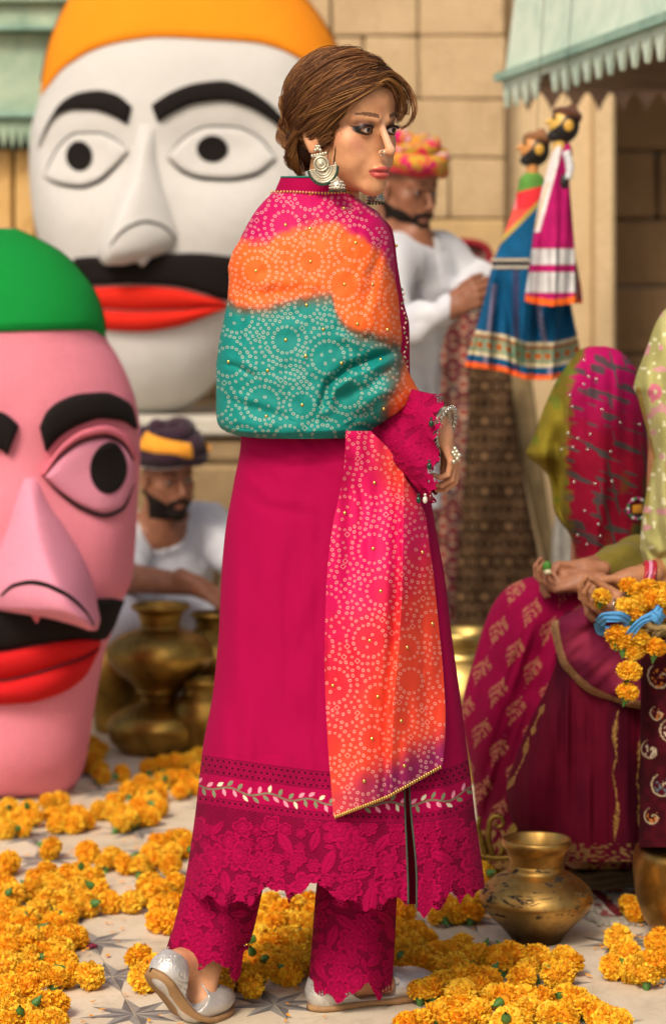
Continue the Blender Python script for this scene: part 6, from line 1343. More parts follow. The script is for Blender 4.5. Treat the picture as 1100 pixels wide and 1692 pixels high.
def veilcol(px, py):
    j = 7 * n2(px, py, 9, 7, 3) + 3 * n2(px, py, 3, 4, 5); o = mixc(np.broadcast_to(O1, px.shape + (3,)), O2, ss(-.3, .5, n2(px, py, 14, 40, 8))); o = mixc(o, A('4b6a22'), .5 * ss(.45, .7, n2(px, py, 18, 14, 9)))
    m_ = mixc(np.broadcast_to(MG1, px.shape + (3,)), RD1, ss(600, 760, py + 20 * n2(px, py, 20, 20, 4))); m_ = mixc(m_, A('b8105a'), .6 * ss(640, 585, py + (px - 985) * .3))
    st = n2(px + (py - 600) * .12, py - (px - 960) * .35, 26, 6.5, 12); m_ = mixc(m_, DGR, .85 * ss(.34, .5, st)); st2 = n2(px - py * .25, py, 7, 60, 15); m_ = mixc(m_, DGR, .8 * ss(.45, .58, st2) * (px > 985)); m_ = mixc(m_, A('4a4a18'), .8 * ss(.0, .5, n2(px, py, 25, 40, 21)) * ss(1005, 1040, px + (py - 830) * .25) * (py > 760))
    return mixc(o, m_, ss(-7, 7, px - eb_(py) + j))
fo = lambda px, py: .010 * np.sin((px - 985) / 13 + (py - 570) / 160) * ss(590, 700, py) + .006 * n2(px, py, 12, 90, 2) + .004 * n2(px, py, 40, 50, 6) - .05 * np.exp(-((px - 918) / 16) ** 2) * ss(690, 740, py)
LVa, _ = cloth_part('veil', vr, DA, [(572, .02), (583, .075), (606, .12), (700, .16), (800, .17), (966, .15)], [(572, .02), (606, .11), (800, .16), (944, .15)], 260, 170, veilcol, wa, fo)
m = MB(); gq = np.random.default_rng(8)
for k in range(26):
    yy = gq.uniform(590, 930); xx = gq.uniform(LVa.xl(yy) + 8, LVa.xr(yy) - 10); v, f = sphere(LVa.at(xx, yy, .001), (.003, .0015, .003), 6, 8); m.add(v, f)
o = m.build('sequins', plain('silver_sequin', A('cfc8c0'), .2, .9), wa); o['kind'] = 'stuff'
# embroidered patch on the veil
pc = (1052, 841); v, f = strip(LVa, [(1044, 833), (1060, 831)], [(1045, 851), (1062, 849)], .004, 12, 7, 4, ends=False); obj('amber_patch', v, f, plain('amber_cloth', A('e8a01c'), .6), wa)
m = MB()
for k in range(18): a = k * 2 * np.pi / 18; v, f = sphere(LVa.at(pc[0] + 15 * math.cos(a), pc[1] + 17 * math.sin(a), .003), .0042, 6, 8); m.add(v, f, [A('b8b4b0'), A('2c6a3a'), A('9a2a6a')][k % 3])
o = m.build('bead_flower', attrm('beads', .3), wa); o['kind'] = 'stuff'
sr = [(952, 884, 958), (956, 866, 985), (962, 852, 1000), (970, 838, 1010), (985, 823, 1020), (1002, 812, 1026), (1030, 800, 1034), (1058, 791, 1040), (1100, 779, 1045), (1143, 767, 1050), (1179, 762, 1052), (1230, 770, 1054), (1285, 780, 1056), (1340, 786, 1058), (1400, 796, 1058), (1428, 806, 1056), (1436, 812, 1050)]
K1, K2, KG = A('96083f'), A('6a0829'), A('b8805a')
def paisley(px, py):
    """rows of gold leafy sprigs"""
    i = np.floor((px + .42 * (py - 950)) / 42); j = np.floor((py - 950 + 30 * (i % 2)) / 66); u = (px + .42 * (py - 950)) - (i + .5) * 42; v = (py - 950 + 30 * (i % 2)) - (j + .5) * 66; v = v + 3
    w_ = 15 * np.clip(1 - np.abs((v + 2) / 27) ** 1.5, 0, 1) * np.clip((30 - v) / 34, .2, 1.15); ins = np.abs(u) < w_; spr = np.abs(np.sin((v - np.abs(u) * .9) / 4.3)) > .5; tex = n2(px, py, 2.5, 2.5, 5) > -.35
    return (ins & (spr | (np.abs(u) < 1.6)) & tex) * 1.
def skcol(px, py):
    c = mixc(np.broadcast_to(K1, px.shape + (3,)), K2, ss(1100, 1330, py + (px - 850) * .5)); c = mixc(c, KG, .62 * paisley(px, py)); return mixc(c, A('a5854a'), .8 * ((py > 1372) & (n2(px, py, 5, 5, 3) > -.1)))
cloth_part('skirt', sr, 5.22, [(952, .03), (962, .10), (1002, .17), (1058, .19), (1300, .17), (1436, .14)], [(952, .03), (1002, .2), (1436, .2)], 300, 190, skcol, wa, lambda px, py: ss(985, 1080, py) * (.014 * np.sin((px + (py - 1000) * .32) / 15) + .008 * n2(px + py * .32, py, 10, 120, 7)) + .004 * n2(px, py, 40, 30, 3))
hw1, hw2 = X(966, 940, 5.06), X(962, 962, 5.02)
h1 = hand_prims(hw1, (-1, -.1, .02), (.1, -.55, -.85), (50, 52, 30), None, .76, (.85, .25, .5), .0, 22, 1, .1); h2 = hand_prims(hw2, (-1, -.02, -.10), (.0, -.35, .95), (42, 48, 34), None, .76, (.85, .35, .5), .0, 20, -1)
hd = X(998, 672, 5.37); bp = [('+', ell(hd, (.078, .078, .10)), .02), ('+', cap(hd - [0, 0, .05], X(1008, 730, 5.4), .05, .06), .02), ('+', cap(X(1008, 745, 5.4), X(1015, 960, 5.45), .085, .10), .05), ('+', cap(X(1000, 755, 5.33), X(1022, 755, 5.5), .05), .04),
      ('+', cap(X(1010, 760, 5.37), X(1025, 930, 5.33), .042, .036), .03), ('+', cap(X(1025, 930, 5.33), hw1, .034, .022), .02), ('+', cap(X(1025, 940, 5.32), hw2, .034, .022), .015), ('+', cap(X(1010, 1000, 5.45), X(880, 1040, 5.32), .07, .05), .03), ('+', cap(X(880, 1040, 5.32), X(850, 1415, 5.3), .045, .03), .03)] + h1 + h2
V, Q = mesh_sdf(sdf(bp), (.25, 4.85, 0), (.75, 5.6, 1.2), .0035); obj('body', V, Q, M_skin, wa, cols=np.broadcast_to(A('a97456'), V.shape).copy())
cuffp = [('+', cap(X(1052, 930, 5.2), X(1006, 944, 5.14), .062, .050), .03)]; garment('sleeve', cuffp, X(985, 985, 5.0), X(1075, 880, 5.35), .004, cloth('olive_cloth', O1, O2), wa, .004, (18, 18, 18), 3)
bud = thing('flower_bud', 'small green and white bud pinched in the far seated woman\'s fingers', 'flower bud', X(903, 938, 4.98))
v, f = sphere(X(903, 936, 4.97), (.009, .009, .011), 10, 14); v += .002 * vnoise(v * 300)[:, None]; obj('sepal', v, f, M_calyx if 'M_calyx' in globals() else plain('bud_green', A('4c8a2a'), .5), bud); v, f = sphere(X(905, 945, 4.965), (.008, .008, .006), 8, 10); obj('petal', v, f, plain('cream_petal', A('e4dcae'), .6), bud)
# low seat
st_ = thing('wooden_bench', 'low gilt bench with carved scroll feet under the seated women', 'bench', P(960, 1435, 5.35)); wood = plain('dark_wood', A('3a2416'), .6); M_gilt = brass('gilt', 'a98840', '5e461e', .3, .55)
v, f = bbox_(P(1020, 1030, 5.5) * [1, 1, 0] + [0, 0, .40], (.62, .42, .07), .01); obj('seat', v, f, wood, st_, smooth=False)
for sx in (-.26, .26):
    for sy in (-.17, .17): c0_ = P(1020, 1030, 5.5); v, f = bbox_((c0_[0] + sx, c0_[1] + sy, .18), (.05, .05, .36), .008); obj('leg', v, f, wood, st_, smooth=False)
GD = 5.0
def scroll(pts, r, nm): q = np.array(pts, float); q = resample(q, 60); v, f = tube(P(q[:, 0], q[:, 1], GD), np.linspace(r, r * .55, 60), 10); obj(nm, v, f, M_gilt, st_)
sp = lambda cx, cy, r0, r1, a0, a1: [(cx + (r0 + (r1 - r0) * t) * math.cos(R(a0 + (a1 - a0) * t)), cy + (r0 + (r1 - r0) * t) * math.sin(R(a0 + (a1 - a0) * t))) for t in np.linspace(0, 1, 30)]
scroll([(812, 1412), (806, 1385), (808, 1362)] + sp(822, 1360, 14, 3, 180, 560), .0075, 'scroll'); scroll([(800, 1412), (794, 1385), (789, 1368), (792, 1350)], .008, 'scroll'); scroll([(826, 1412), (836, 1390), (846, 1370), (858, 1350), (866, 1338)], .007, 'scroll'); scroll(sp(842, 1396, 11, 3, 90, 420), .006, 'scroll'); scroll([(792, 1414), (820, 1418), (850, 1416), (868, 1408)], .009, 'foot_rail')
for k in range(9): v, f = sphere(P(846 + k * 2.6, 1384 - k * 5.2, GD - .005), (.006, .005, .010), 6, 8); obj('carved_leaf', v, f, M_gilt, st_)
# ---- woman with the pale green veil, cut by the right edge
DB = 4.98
wb = thing('person', 'seated woman in pale green veil and maroon skirt at the right edge, holding marigolds', 'woman', P(1050, 1440, DB)); X = lambda px, py, d=DB: P(px, py, d)
vr = [(500, 1118, 1170), (508, 1102, 1190), (518, 1092, 1205), (540, 1080, 1220), (571, 1069, 1235), (600, 1058, 1245), (625, 1049, 1250), (640, 1046, 1252), (655, 1052, 1252), (680, 1059, 1252), (720, 1070, 1250), (757, 1078, 1248), (785, 1074, 1246), (806, 1069, 1244), (830, 1064, 1242), (855, 1060, 1240), (880, 1058, 1236), (904, 1057, 1232), (925, 1061, 1228), (945, 1068, 1222), (958, 1078, 1214), (968, 1092, 1204)]
G1, G2, G3 = A('a39e62'), A('b5af74'), A('8f7f2c')
def v2col(px, py):
    c = mixc(np.broadcast_to(G1, px.shape + (3,)), G2, ss(-.3, .5, n2(px, py, 22, 60, 3))); c = mixc(c, G3, .7 * ss(.2, .6, n2(px, py, 12, 70, 14)) * ss(640, 740, py)); c = mixc(c, A('e2dfb8'), .75 * (n2(px, py, 8, 8, 5) > .52)); c = mixc(c, A('c98a94'), .8 * ((n2(px, py, 13, 13, 6) > .6)))
    d = np.hypot(px - 1081, (py - 648) * .9); c = mixc(c, A('c4607e'), .9 * ((np.abs(d - 8) < 4) | (np.abs(px - 1077) < 3) & (np.abs(py - 650) < 16)) ); return mixc(c, A('a08030'), (np.abs(px - (1050 + (py - 640) * .22 + 3)) < 4) * (py > 640) * (py < 760) * .8)
LVb, _ = cloth_part('veil', vr, DB, [(500, .02), (518, .09), (571, .15), (700, .18), (968, .17)], [(500, .02), (571, .13), (968, .16)], 240, 150, v2col, wb, lambda px, py: .014 * np.sin((px - (py - 600) * .16) / 12) * ss(620, 720, py) + .008 * n2(px, py, 12, 70, 4) + crease(px, py, [(1062, 900), (1085, 925), (1110, 915)], 7, .014) + crease(px, py, [(1075, 760), (1085, 850), (1100, 930)], 8, .014))
sk = [(1010, 935, 1150), (1025, 925, 1170), (1060, 919, 1180), (1090, 918, 1185), (1130, 905, 1188), (1197, 873, 1190), (1250, 852, 1192), (1300, 837, 1194), (1345, 842, 1196), (1385, 864, 1196), (1408, 884, 1196), (1424, 905, 1190)]
M1, M2 = A('5b0820'), A('43061a')
def motif2(px, py):
    o = np.zeros(px.shape)
    for ln in ([(1020, 1175), (1014, 1215), (1018, 1250), (1012, 1280), (1020, 1330), (1014, 1390)], [(872, 1220), (864, 1255), (846, 1290), (836, 1306)], [(898, 1165), (884, 1195), (878, 1215)], [(1060, 1210), (1052, 1290), (1058, 1380)]):
        d, t, s = polydist(px, py, ln); o = np.maximum(o, (d < 1.1 + 5 * np.clip(np.sin(t * 9.4) - .35, 0, 1)) * (.65 + .35 * np.sign(np.sin(d * 2.2 + t * 60))))
    return o
def s2col(px, py): c = mixc(np.broadcast_to(M1, px.shape + (3,)), M2, ss(-.2, .5, n2(px, py, 30, 120, 2))); c = mixc(c, A('b08a48'), .85 * motif2(px, py)); return mixc(c, A('7a6038'), .7 * ((py > 1394) & (n2(px, py, 6, 3, 3) > .0)))
cloth_part('skirt', sk, 5.02, [(1010, .10), (1060, .18), (1200, .19), (1424, .16)], [(1010, .1), (1424, .2)], 280, 220, s2col, wb, lambda px, py: ss(1040, 1150, py) * (.018 * np.sin((px + (py - 1100) * .30 * np.clip((1000 - px) / 90, 0, 1)) / 16 + 1.2 * n2(px, py, 60, 200, 1)) + .008 * n2(px, py, 9, 120, 9)))
dr = [(985, 985, 1120), (998, 968, 1130), (1010, 945, 1138), (1022, 922, 1142), (1032, 910, 1144), (1050, 912, 1146), (1075, 918, 1146), (1097, 925, 1146), (1115, 938, 1146), (1132, 952, 1146), (1146, 970, 1146), (1158, 995, 1146), (1167, 1020, 1146), (1172, 1050, 1146)]
be = [(972, 1004), (940, 1016), (911, 1030), (914, 1056), (921, 1084), (928, 1100), (948, 1124), (972, 1144), (1000, 1158), (1025, 1166), (1060, 1169)]
def dcol(px, py):
    d, t, s = polydist(px, py, be[2:]); c = mixc(np.broadcast_to(A('6e1a36'), px.shape + (3,)), A('8a2a44'), ss(-.3, .5, n2(px, py, 30, 24, 4))); g = (d < 11) * (.55 + .45 * (np.sin(d * 1.9) > -.2) * (n2(px, py, 2.4, 2.4, 7) > -.4)); return mixc(c, A('b1905c'), .92 * g)
LD_, _ = cloth_part('lap_cloth', dr, 4.93, [(985, .06), (1022, .14), (1100, .165), (1172, .155)], .02, 170, 200, dcol, wb, lambda px, py: .010 * n2(px, py, 34, 40, 3) + .006 * n2(px + py, py - px, 16, 60, 5) + crease(px, py, [(945, 1062), (980, 1035), (1020, 1028)], 10, .012), 2.4)
hw1, hw2 = X(1046, 956, 4.78), X(1052, 1000, 4.72)
h1 = hand_prims(hw1, (-1, -.05, -.18), (-.1, -.45, -.9), (48, 50, 32), None, .84, (.85, .35, .5), .0, 22, 1, .1); h2 = hand_prims(hw2, (-1, -.03, -.06), (.05, -.45, .9), (36, 46, 34), None, .84, (.85, .4, .5), .0, 20, -1)
hd = X(1145, 640, 5.0); bp = [('+', ell(hd, (.078, .078, .10)), .02), ('+', cap(hd - [0, 0, .06], X(1140, 690, 5.0), .05, .06), .02), ('+', cap(X(1140, 700, 5.0), X(1140, 1000, 5.02), .085, .10), .05), ('+', cap(X(1145, 740, 5.0), X(1110, 935, 4.93), .042, .034), .03),
      ('+', cap(X(1110, 940, 4.93), hw1, .033, .022), .02), ('+', cap(X(1115, 985, 4.85), hw2, .033, .022), .015), ('+', cap(X(1140, 1030, 5.05), X(985, 1080, 5.0), .065, .05), .03), ('+', cap(X(985, 1080, 5.0), X(950, 1410, 5.02), .045, .03), .03)] + h1 + h2
V, Q = mesh_sdf(sdf(bp), (.42, 4.5, 0), (.95, 5.2, 1.25), .0032); obj('body', V, Q, M_skin, wb, cols=np.broadcast_to(A('a8734f'), V.shape).copy())
a = np.linspace(0, 2 * np.pi, 33)[:, None]; c0_ = X(1062, 955, 4.79)
for dx, cc in ((0, 'b01528'), (.008, 'd98aa8'), (.016, 'a51226')): v, f = tube(c0_ + [dx, 0, 0] + .031 * (np.cos(a) * np.array([0, 1., 0]) + np.sin(a) * np.array([.2, 0, 1.])), .0045, 8, False); obj('bangle', v, f, plain('bangle_' + cc, A(cc), .3), wb)
v, f = tube(X(1013, 998, 4.655) + .0095 * (np.cos(a) * np.array([.25, .9, .2]) + np.sin(a) * np.array([.2, .1, 1.])), .0022, 8, False); obj('finger_ring', v, f, plain('silver_ring', A('c9c2b4'), .2, .95), wb)
# ---- pedestal with embroidered cloth, basket, ribbon, rug
PE = 4.72
pe = thing('pedestal', 'round pedestal covered with dark maroon scroll embroidered cloth at the right edge', 'pedestal', P(1160, 1420, PE))
pr_ = [(1052, 1068, 1250), (1060, 1062, 1256), (1090, 1058, 1260), (1200, 1057, 1261), (1330, 1056, 1262), (1400, 1054, 1264)]
def pecol(px, py):
    c = mixc(np.broadcast_to(A('450a16'), px.shape + (3,)), A('35070f'), ss(-.3, .3, n2(px, py, 12, 12, 4)))
    for k, (x0, y0, r) in enumerate(((1092, 1120, 22), (1075, 1240, 16), (1096, 1300, 20), (1078, 1350, 14), (1110, 1210, 20), (1130, 1150, 22), (1086, 1180, 12))):
        dx, dy = px - x0, py - y0; d = np.hypot(dx, dy); an = np.arctan2(dy, dx); sp_ = np.abs(((d - r * (an + 3.2) / 6.4 * 1.0) / r + .5) % 1 - .5) * r; c = mixc(c, A('b9a684'), .85 * ((sp_ < 1.3) & (d < r * 1.15))); c = mixc(c, [A('b56a2c'), A('c9bba0'), A('5a6a72')][k % 3], .9 * ((n2(px, py, 3.2, 4.5, k) > .25) & (d < r * .75)))
    return c
cloth_part('cover', pr_, PE, [(1052, .09), (1060, .11), (1400, .115)], [(1052, .09), (1400, .115)], 190, 110, pecol, pe, lambda px, py: .003 * n2(px, py, 10, 30, 3), 2.0)
v, f = lathe([(.001, P(0, 1052, PE)[2] + .002), (.10, P(0, 1052, PE)[2] + .002), (.108, P(0, 1055, PE)[2])], (P(1160, 0, PE)[0], PE, 0), 40); obj('top', v, f, M_seat, pe, cols=np.broadcast_to(A('450a16'), v.shape).copy())
bk_ = thing('straw_basket', 'shallow straw basket with frayed rim full of marigolds on the pedestal', 'basket', P(1145, 1050, 4.7)); straw = plain('straw', A('b39a62'), .75)
cb = P(1150, 1040, 4.70); gq = np.random.default_rng(12)
for k in range(5):
    a = np.linspace(0, 2 * np.pi, 70); r = .104 - .012 * k + .002 * np.sin(a * 9 + k); v, f = tube(np.stack([cb[0] + r * np.cos(a), cb[1] + r * np.sin(a), cb[2] + .012 - .010 * k + .0015 * np.sin(a * 13 + k * 2)], -1), .0062, 8, False); obj('straw_coil', v, f, straw, bk_)
m = MB()
for k in range(70):
    a = gq.uniform(2.6, 5.4); p0 = cb + [.103 * math.cos(a), .103 * math.sin(a), .01]; d_ = np.array([math.cos(a) * gq.uniform(.2, 1), math.sin(a) * gq.uniform(.2, 1), gq.uniform(-1.4, .5)]) * gq.uniform(.012, .045); v, f = tube(np.stack([p0, p0 + d_ * .5 + gq.normal(0, .003, 3), p0 + d_ + gq.normal(0, .005, 3)]), .0006, 4); m.add(v, f)
o = m.build('loose_straw', straw, bk_); o['kind'] = 'stuff'
rb_ = thing('blue_ribbon', 'sky blue cloth ribbon tied in a loop to the basket of marigolds', 'ribbon', P(1040, 1030, 4.58)); M_rib = cloth('blue_cloth', A('3f86ba'), A('5a9bca'), .7, 40, .3, 600)
def ribbon(pts, ds, w0, nm, tw=0.):
    q = np.array([list(P(x, y, d)) for (x, y), d in zip(pts, ds)]); q = resample(q, 50); n = len(q); T = np.gradient(q, axis=0); T /= np.linalg.norm(T, axis=1, keepdims=True); s = np.cross(T, [0, 1., 0.]); s /= np.linalg.norm(s, axis=1, keepdims=True); s = s * math.cos(tw) + np.array([0, 1., 0]) * math.sin(tw)
    w_ = np.interp(np.linspace(0, 1, n), np.linspace(0, 1, len(w0)), w0)[:, None] * (4.6 / FPX); t = np.linspace(-1, 1, 11); V = q[:, None] + s[:, None] * (w_ * t)[:, :, None] + np.array([0, 1., 0]) * (.0022 * np.sin(t * 7 + np.linspace(0, 5, n)[:, None]))[..., None]; V = V.reshape(-1, 3)
    F = grid_faces(n, 11); V2 = V + [0, .0012, 0]; obj(nm, np.vstack([V, V2]), np.vstack([F, F[:, ::-1] + len(V)]), M_rib, rb_)
ribbon([(1040, 1026), (1020, 1019), (1000, 1020), (988, 1030)], [4.57, 4.55, 4.55, 4.57], [7, 9, 8, 9], 'loop'); ribbon([(988, 1027), (994, 1042), (1015, 1042), (1038, 1032)], [4.575, 4.6, 4.61, 4.59], [9, 9, 8, 5], 'loop')
ribbon([(1090, 1003), (1080, 1016), (1060, 1026), (1046, 1040), (1034, 1058)], [4.56, 4.55, 4.545, 4.55, 4.56], [7, 8, 6, 7, 6], 'tail'); ribbon([(1076, 1014), (1086, 1020), (1094, 1026)], [4.545, 4.54, 4.55], [7, 11, 9], 'tail')
# rug on the floor with fringe, straw coil
def rugf(px, py):
    u, v = px, py; c = mixc(np.broadcast_to(A('b9aea0'), px.shape + (3,)), A('7d7468'), ss(.0, .5, n2(px, py, 8, 5, 3))); c = mixc(c, A('8a1f2a'), .85 * (n2(px, py, 12, 5, 6) > .25)); d = np.hypot((px - 1050) / 60, (py - 1462) / 16); c = mixc(c, A('a04a38'), .8 * (np.abs(d - 1) < .1)); c = mixc(c, A('d8d0c4'), .8 * (np.abs(d - .8) < .08)); c = mixc(c, A('4a7a52'), .7 * ((d < .35) & (n2(px, py, 5, 3, 9) > 0))); 
    l = (px - 966) + (py - 1462) * -1.0; return mixc(c, A('6e0f1e'), .95 * ((px < 1016 + (py - 1500)) & (px > 958 + (py - 1460)) & (py > 1462)))
ru = thing('floor_rug', 'patterned red and white rug with pale fringe lying behind the worn brass pot', 'rug', P(1050, 1470, gd(1470)))
nr, nc = 90, 160; t = np.linspace(0, 1, nr)[:, None]; u = np.linspace(0, 1, nc)[None]; py = 1424 + 96 * t + 0 * u; l_ = 945 + 42 * t; px = l_ + (1240 - l_) * u; V = P(px, py, gd(py)); V[..., 2] = .006 + .002 * n2(px, py, 14, 8, 4); Vb = V.copy(); Vb[..., 2] = .0012; F = grid_faces(nr, nc); m = MB(); m.add(V.reshape(-1, 3), F, rugf(px, py).reshape(-1, 3)); m.add(Vb.reshape(-1, 3), F[:, ::-1], A('7d7468')); m.build('pile', M_rug, ru)
m = MB()
for k in range(240):
    yy = gq.uniform(1462, 1521); xx = 945 + 42 * (yy - 1424) / 96 + gq.uniform(-2, 6) if k % 2 else gq.uniform(985, 1060); yy = yy if k % 2 else 1519; p0 = P(xx, yy, gd(yy)); p0[2] = .006; d_ = np.array([gq.uniform(-.028, -.004) if k % 2 else gq.uniform(-.012, .008), gq.uniform(-.03, .01) if k % 2 else gq.uniform(-.07, -.03), 0]); p2 = p0 + d_; p2[2] = .003; pm_ = (p0 + p2) / 2 + gq.normal(0, .003, 3); pm_[2] = .008; v, f = tube(np.stack([p0, pm_, p2]), .0011, 4); m.add(v, f)
o = m.build('fringe', plain('pale_fringe', A('b3a999'), .85), ru); o['kind'] = 'stuff'
ro = thing('straw_rope', 'frayed coil of straw rope on the floor at the foot of the maroon skirt', 'straw rope', P(985, 1430, gd(1430))); straw2 = plain('brown_straw', A('6d5636'), .8)
for k, (cx_, cy_, rx, rz) in enumerate(((985, 1428, 66, .0), (990, 1423, 60, .014), (984, 1417, 62, .026))):
    a = np.linspace(0, 2 * np.pi, 60); c_ = P(cx_, 1428, 5.2); s_ = 5.2 / FPX; q = np.stack([c_[0] + rx * s_ * np.cos(a), c_[1] - .02 + .06 * np.sin(a), .010 + rz + .004 * np.sin(a * 5 + k)], -1); v, f = tube(q, .0085, 8, False); obj('coil', v, f, straw2, ro)
m = MB()
for k in range(90): a = gq.uniform(0, 6.28); p0 = P(985, 1428, 5.2) * [1, 1, 0] + [.085 * math.cos(a), -.02 + .06 * math.sin(a), gq.uniform(.01, .04)]; d_ = gq.normal(0, 1, 3) * [.03, .02, .012]; p2 = p0 + d_; p2[2] = max(.002, p2[2]); v, f = tube(np.stack([p0, (p0 + p2) / 2 + [0, 0, .006], p2]), .0008, 4); m.add(v, f)
o = m.build('loose_straw', straw2, ro); o['kind'] = 'stuff'
# ================================================================ MARIGOLDS
b = NB('marigold_petal'); oi = b.n('ObjectInfo').outputs['Random']; co = b.obj_co(); n = b.noise(110, 4, .7, 0, co); at = b.n('Attribute', attribute_name='col').outputs['Color']
c = b.ramp(oi, [(0., A('ffb11c')), (.5, A('ffbe28')), (1., A('ffca36'))]); c = b.mix(.9, c, at, 'MULTIPLY'); c = b.mix(b.ramp(n, [(.45, 0.), (.75, .2)]), c, tuple(A('ffb41c')))
M_mari = b.set(c, .7, 0, n, .2, .002, Specular_IOR_Level=.25); b.b.inputs['Subsurface Weight'].default_value = .5; b.b.inputs['Subsurface Radius'].default_value = (.014, .008, .002); b.b.inputs['Subsurface Scale'].default_value = 1
M_calyx = plain('calyx_green', A('44702a'), .55); M_petal = plain('loose_petal', A('f7a212'), .7)
def marigold_meshes(seed):
    g = np.random.default_rng(seed); V = []; F = []; C = []; n = 0; N = 300; s = .0265
    lump = lambda d: 1 + .13 * fbm(d[None] * 1.7 + seed * 5, seed, 2)[0]
    for k in range(N):
        z = 1 - 2 * (k + .5) / N; z = .98 * z; a = k * 2.39996 + g.uniform(-.25, .25); r = math.sqrt(max(0, 1 - z * z)); d = np.array([r * math.cos(a), r * math.sin(a), z])
        if z < -.72: continue
        t1 = np.cross(d, [0.1, 0.05, 1]); t1 /= np.linalg.norm(t1); t2 = np.cross(d, t1); ro = g.uniform(-.9, .9); u = t1 * math.cos(ro) + t2 * math.sin(ro); v = np.cross(d, u)
        q = np.array([1, 1, .80]); R0 = lump(d) * g.uniform(.9, 1.04); wd = g.uniform(.19, .27); tl = g.uniform(-.32, .32)
        base = d * .68 * R0; tip = d * R0 + v * tl
        pts = [base - u * .07, base + u * .07]
        ruf = g.uniform(-.09, .09, 5)
        for i, x in enumerate((-.5, -.25, 0, .25, .5)): pts.append(tip + u * x * wd * 1.35 + v * ruf[i] + d * ((-.10 if abs(x) > .4 else 0) + g.uniform(-.04, .05)))
        mid = [d * .86 * R0 - u * wd * .42 + v * tl * .5, d * .82 * R0 + u * wd * .42 + v * tl * .5]; pts += mid
        V += [p * q * s for p in pts]; sh = g.uniform(.93, 1.0)
        C += [np.array([1, .92, .8]) * sh] * 2 + [np.array([1, g.uniform(.93, 1), 1]) * sh] * 5 + [np.array([1, 1, .95]) * sh] * 2
        F += [[n, n + 1, n + 8], [n, n + 8, n + 7], [n + 7, n + 3, n + 2], [n + 7, n + 4, n + 3], [n + 7, n + 8, n + 4], [n + 8, n + 5, n + 4], [n + 8, n + 6, n + 5]]; n += 9
    me = mesh_np('petals', np.array(V), np.array(F), np.array(C), True); me.materials.append(M_mari)
    q = smooth_profile([(.0005, -.021), (.006, -.02), (.0085, -.015), (.009, -.008)], 8); q = np.array([(.0022, -.034), (.0026, -.030), (.0045, -.027), (.0075, -.021), (.0085, -.014), (.006, -.008)])
    v, f = lathe(q, (0, 0, 0), 8); mc = mesh_np('calyx', v, f); mc.materials.append(M_calyx)
    core, f = sphere((0, 0, 0), np.array([.72, .72, .58]) * s, 6, 10); 
    V2 = np.vstack([np.array(V), core]); me2 = mesh_np('petals', V2, [np.array(F), f + len(V)], np.vstack([np.array(C), np.tile([.85, .6, .5], (len(core), 1))]), True); me2.materials.append(M_mari)
    return me2, mc
MG = [marigold_meshes(s) for s in range(5)]
def marigold(p, label, group, s=1., up=None, rot=None):
    t = thing('marigold', label, 'marigold', p, group); me, mc = MG[int(rng.integers(5))]
    if rot is None:
        rot = (rng.uniform(-.75, .75), rng.uniform(-.75, .75), rng.uniform(0, 6.3)) if rng.random() < .74 else (rng.uniform(1.2, 2.6), rng.uniform(-.5, .5), rng.uniform(0, 6.3))
    t.rotation_euler = rot; t.scale = (s * rng.uniform(.94, 1.06),) * 3
    for nm, m_ in (('petals', me), ('calyx', mc)):
        o = bpy.data.objects.new(nm, m_); COL.objects.link(o); o.parent = t
    return t
cl = {}
def spots(o, sc_, pts): return [(o[0] + x / sc_, o[1] + y / sc_) for x, y in pts]
SA = spots((0, 1200), 2.619, [(0, 380), (60, 410), (40, 350), (125, 360), (150, 390), (100, 430), (20, 440), (210, 320), (260, 315), (230, 380), (290, 370), (340, 375), (370, 400), (320, 415), (250, 415), (430, 360), (470, 360), (500, 320), (540, 370), (520, 415), (560, 400), (600, 340), (640, 300), (690, 280), (620, 240), (560, 270), (530, 200), (430, 180), (410, 130), (440, 205), (640, 170), (700, 160), (760, 150), (820, 140), (860, 120), (740, 220), (800, 220), (835, 255), (780, 275), (700, 230), (650, 385), (690, 350), (855, 185), (400, 70), (430, 95), (385, 160), (600, 390), (660, 330)])
SB = spots((0, 1200), 2.619, [(220, 525), (380, 540), (455, 580), (490, 560), (545, 590), (610, 600), (660, 580), (650, 540), (690, 500), (740, 490), (790, 480), (800, 520), (740, 540), (740, 595), (40, 585), (15, 600)])
SC = spots((0, 1200), 2.619, [(200, 625), (160, 655), (230, 665), (300, 645), (350, 625), (400, 655), (260, 705), (330, 695), (420, 705), (130, 705), (200, 745), (280, 755), (340, 745), (300, 795), (380, 770), (30, 690), (20, 740), (50, 725), (30, 795), (0, 705), (110, 825), (165, 795), (120, 860), (30, 860), (60, 900), (0, 900), (30, 960), (60, 1015), (15, 1030), (150, 895), (230, 845), (280, 855), (215, 915), (290, 915), (335, 905), (260, 955), (150, 925), (105, 945), (190, 985), (140, 1005), (240, 1005), (290, 1015), (300, 1070), (130, 1065), (180, 1060), (240, 1085), (130, 1125), (390, 1075), (40, 1120), (30, 1170), (200, 1200), (240, 1195), (130, 1225), (60, 1220), (90, 1262), (30, 1280), (180, 1280), (240, 1272)])
SD_ = spots((0, 1200), 2.619, [(475, 755), (570, 755), (640, 675), (690, 700), (650, 725), (765, 675), (700, 775), (755, 765), (690, 835), (745, 845), (600, 990), (620, 1085), (665, 1045), (700, 1040)])
SE = spots((240, 1180), 1.864, [(345, 595), (380, 580), (420, 600), (460, 595), (500, 580), (350, 640), (400, 645), (450, 640), (495, 640), (350, 690), (400, 705), (440, 690), (490, 700), (335, 745), (380, 745), (450, 745), (485, 765), (450, 795), (420, 780), (245, 805), (290, 800), (340, 805), (325, 830), (235, 835), (520, 610)])
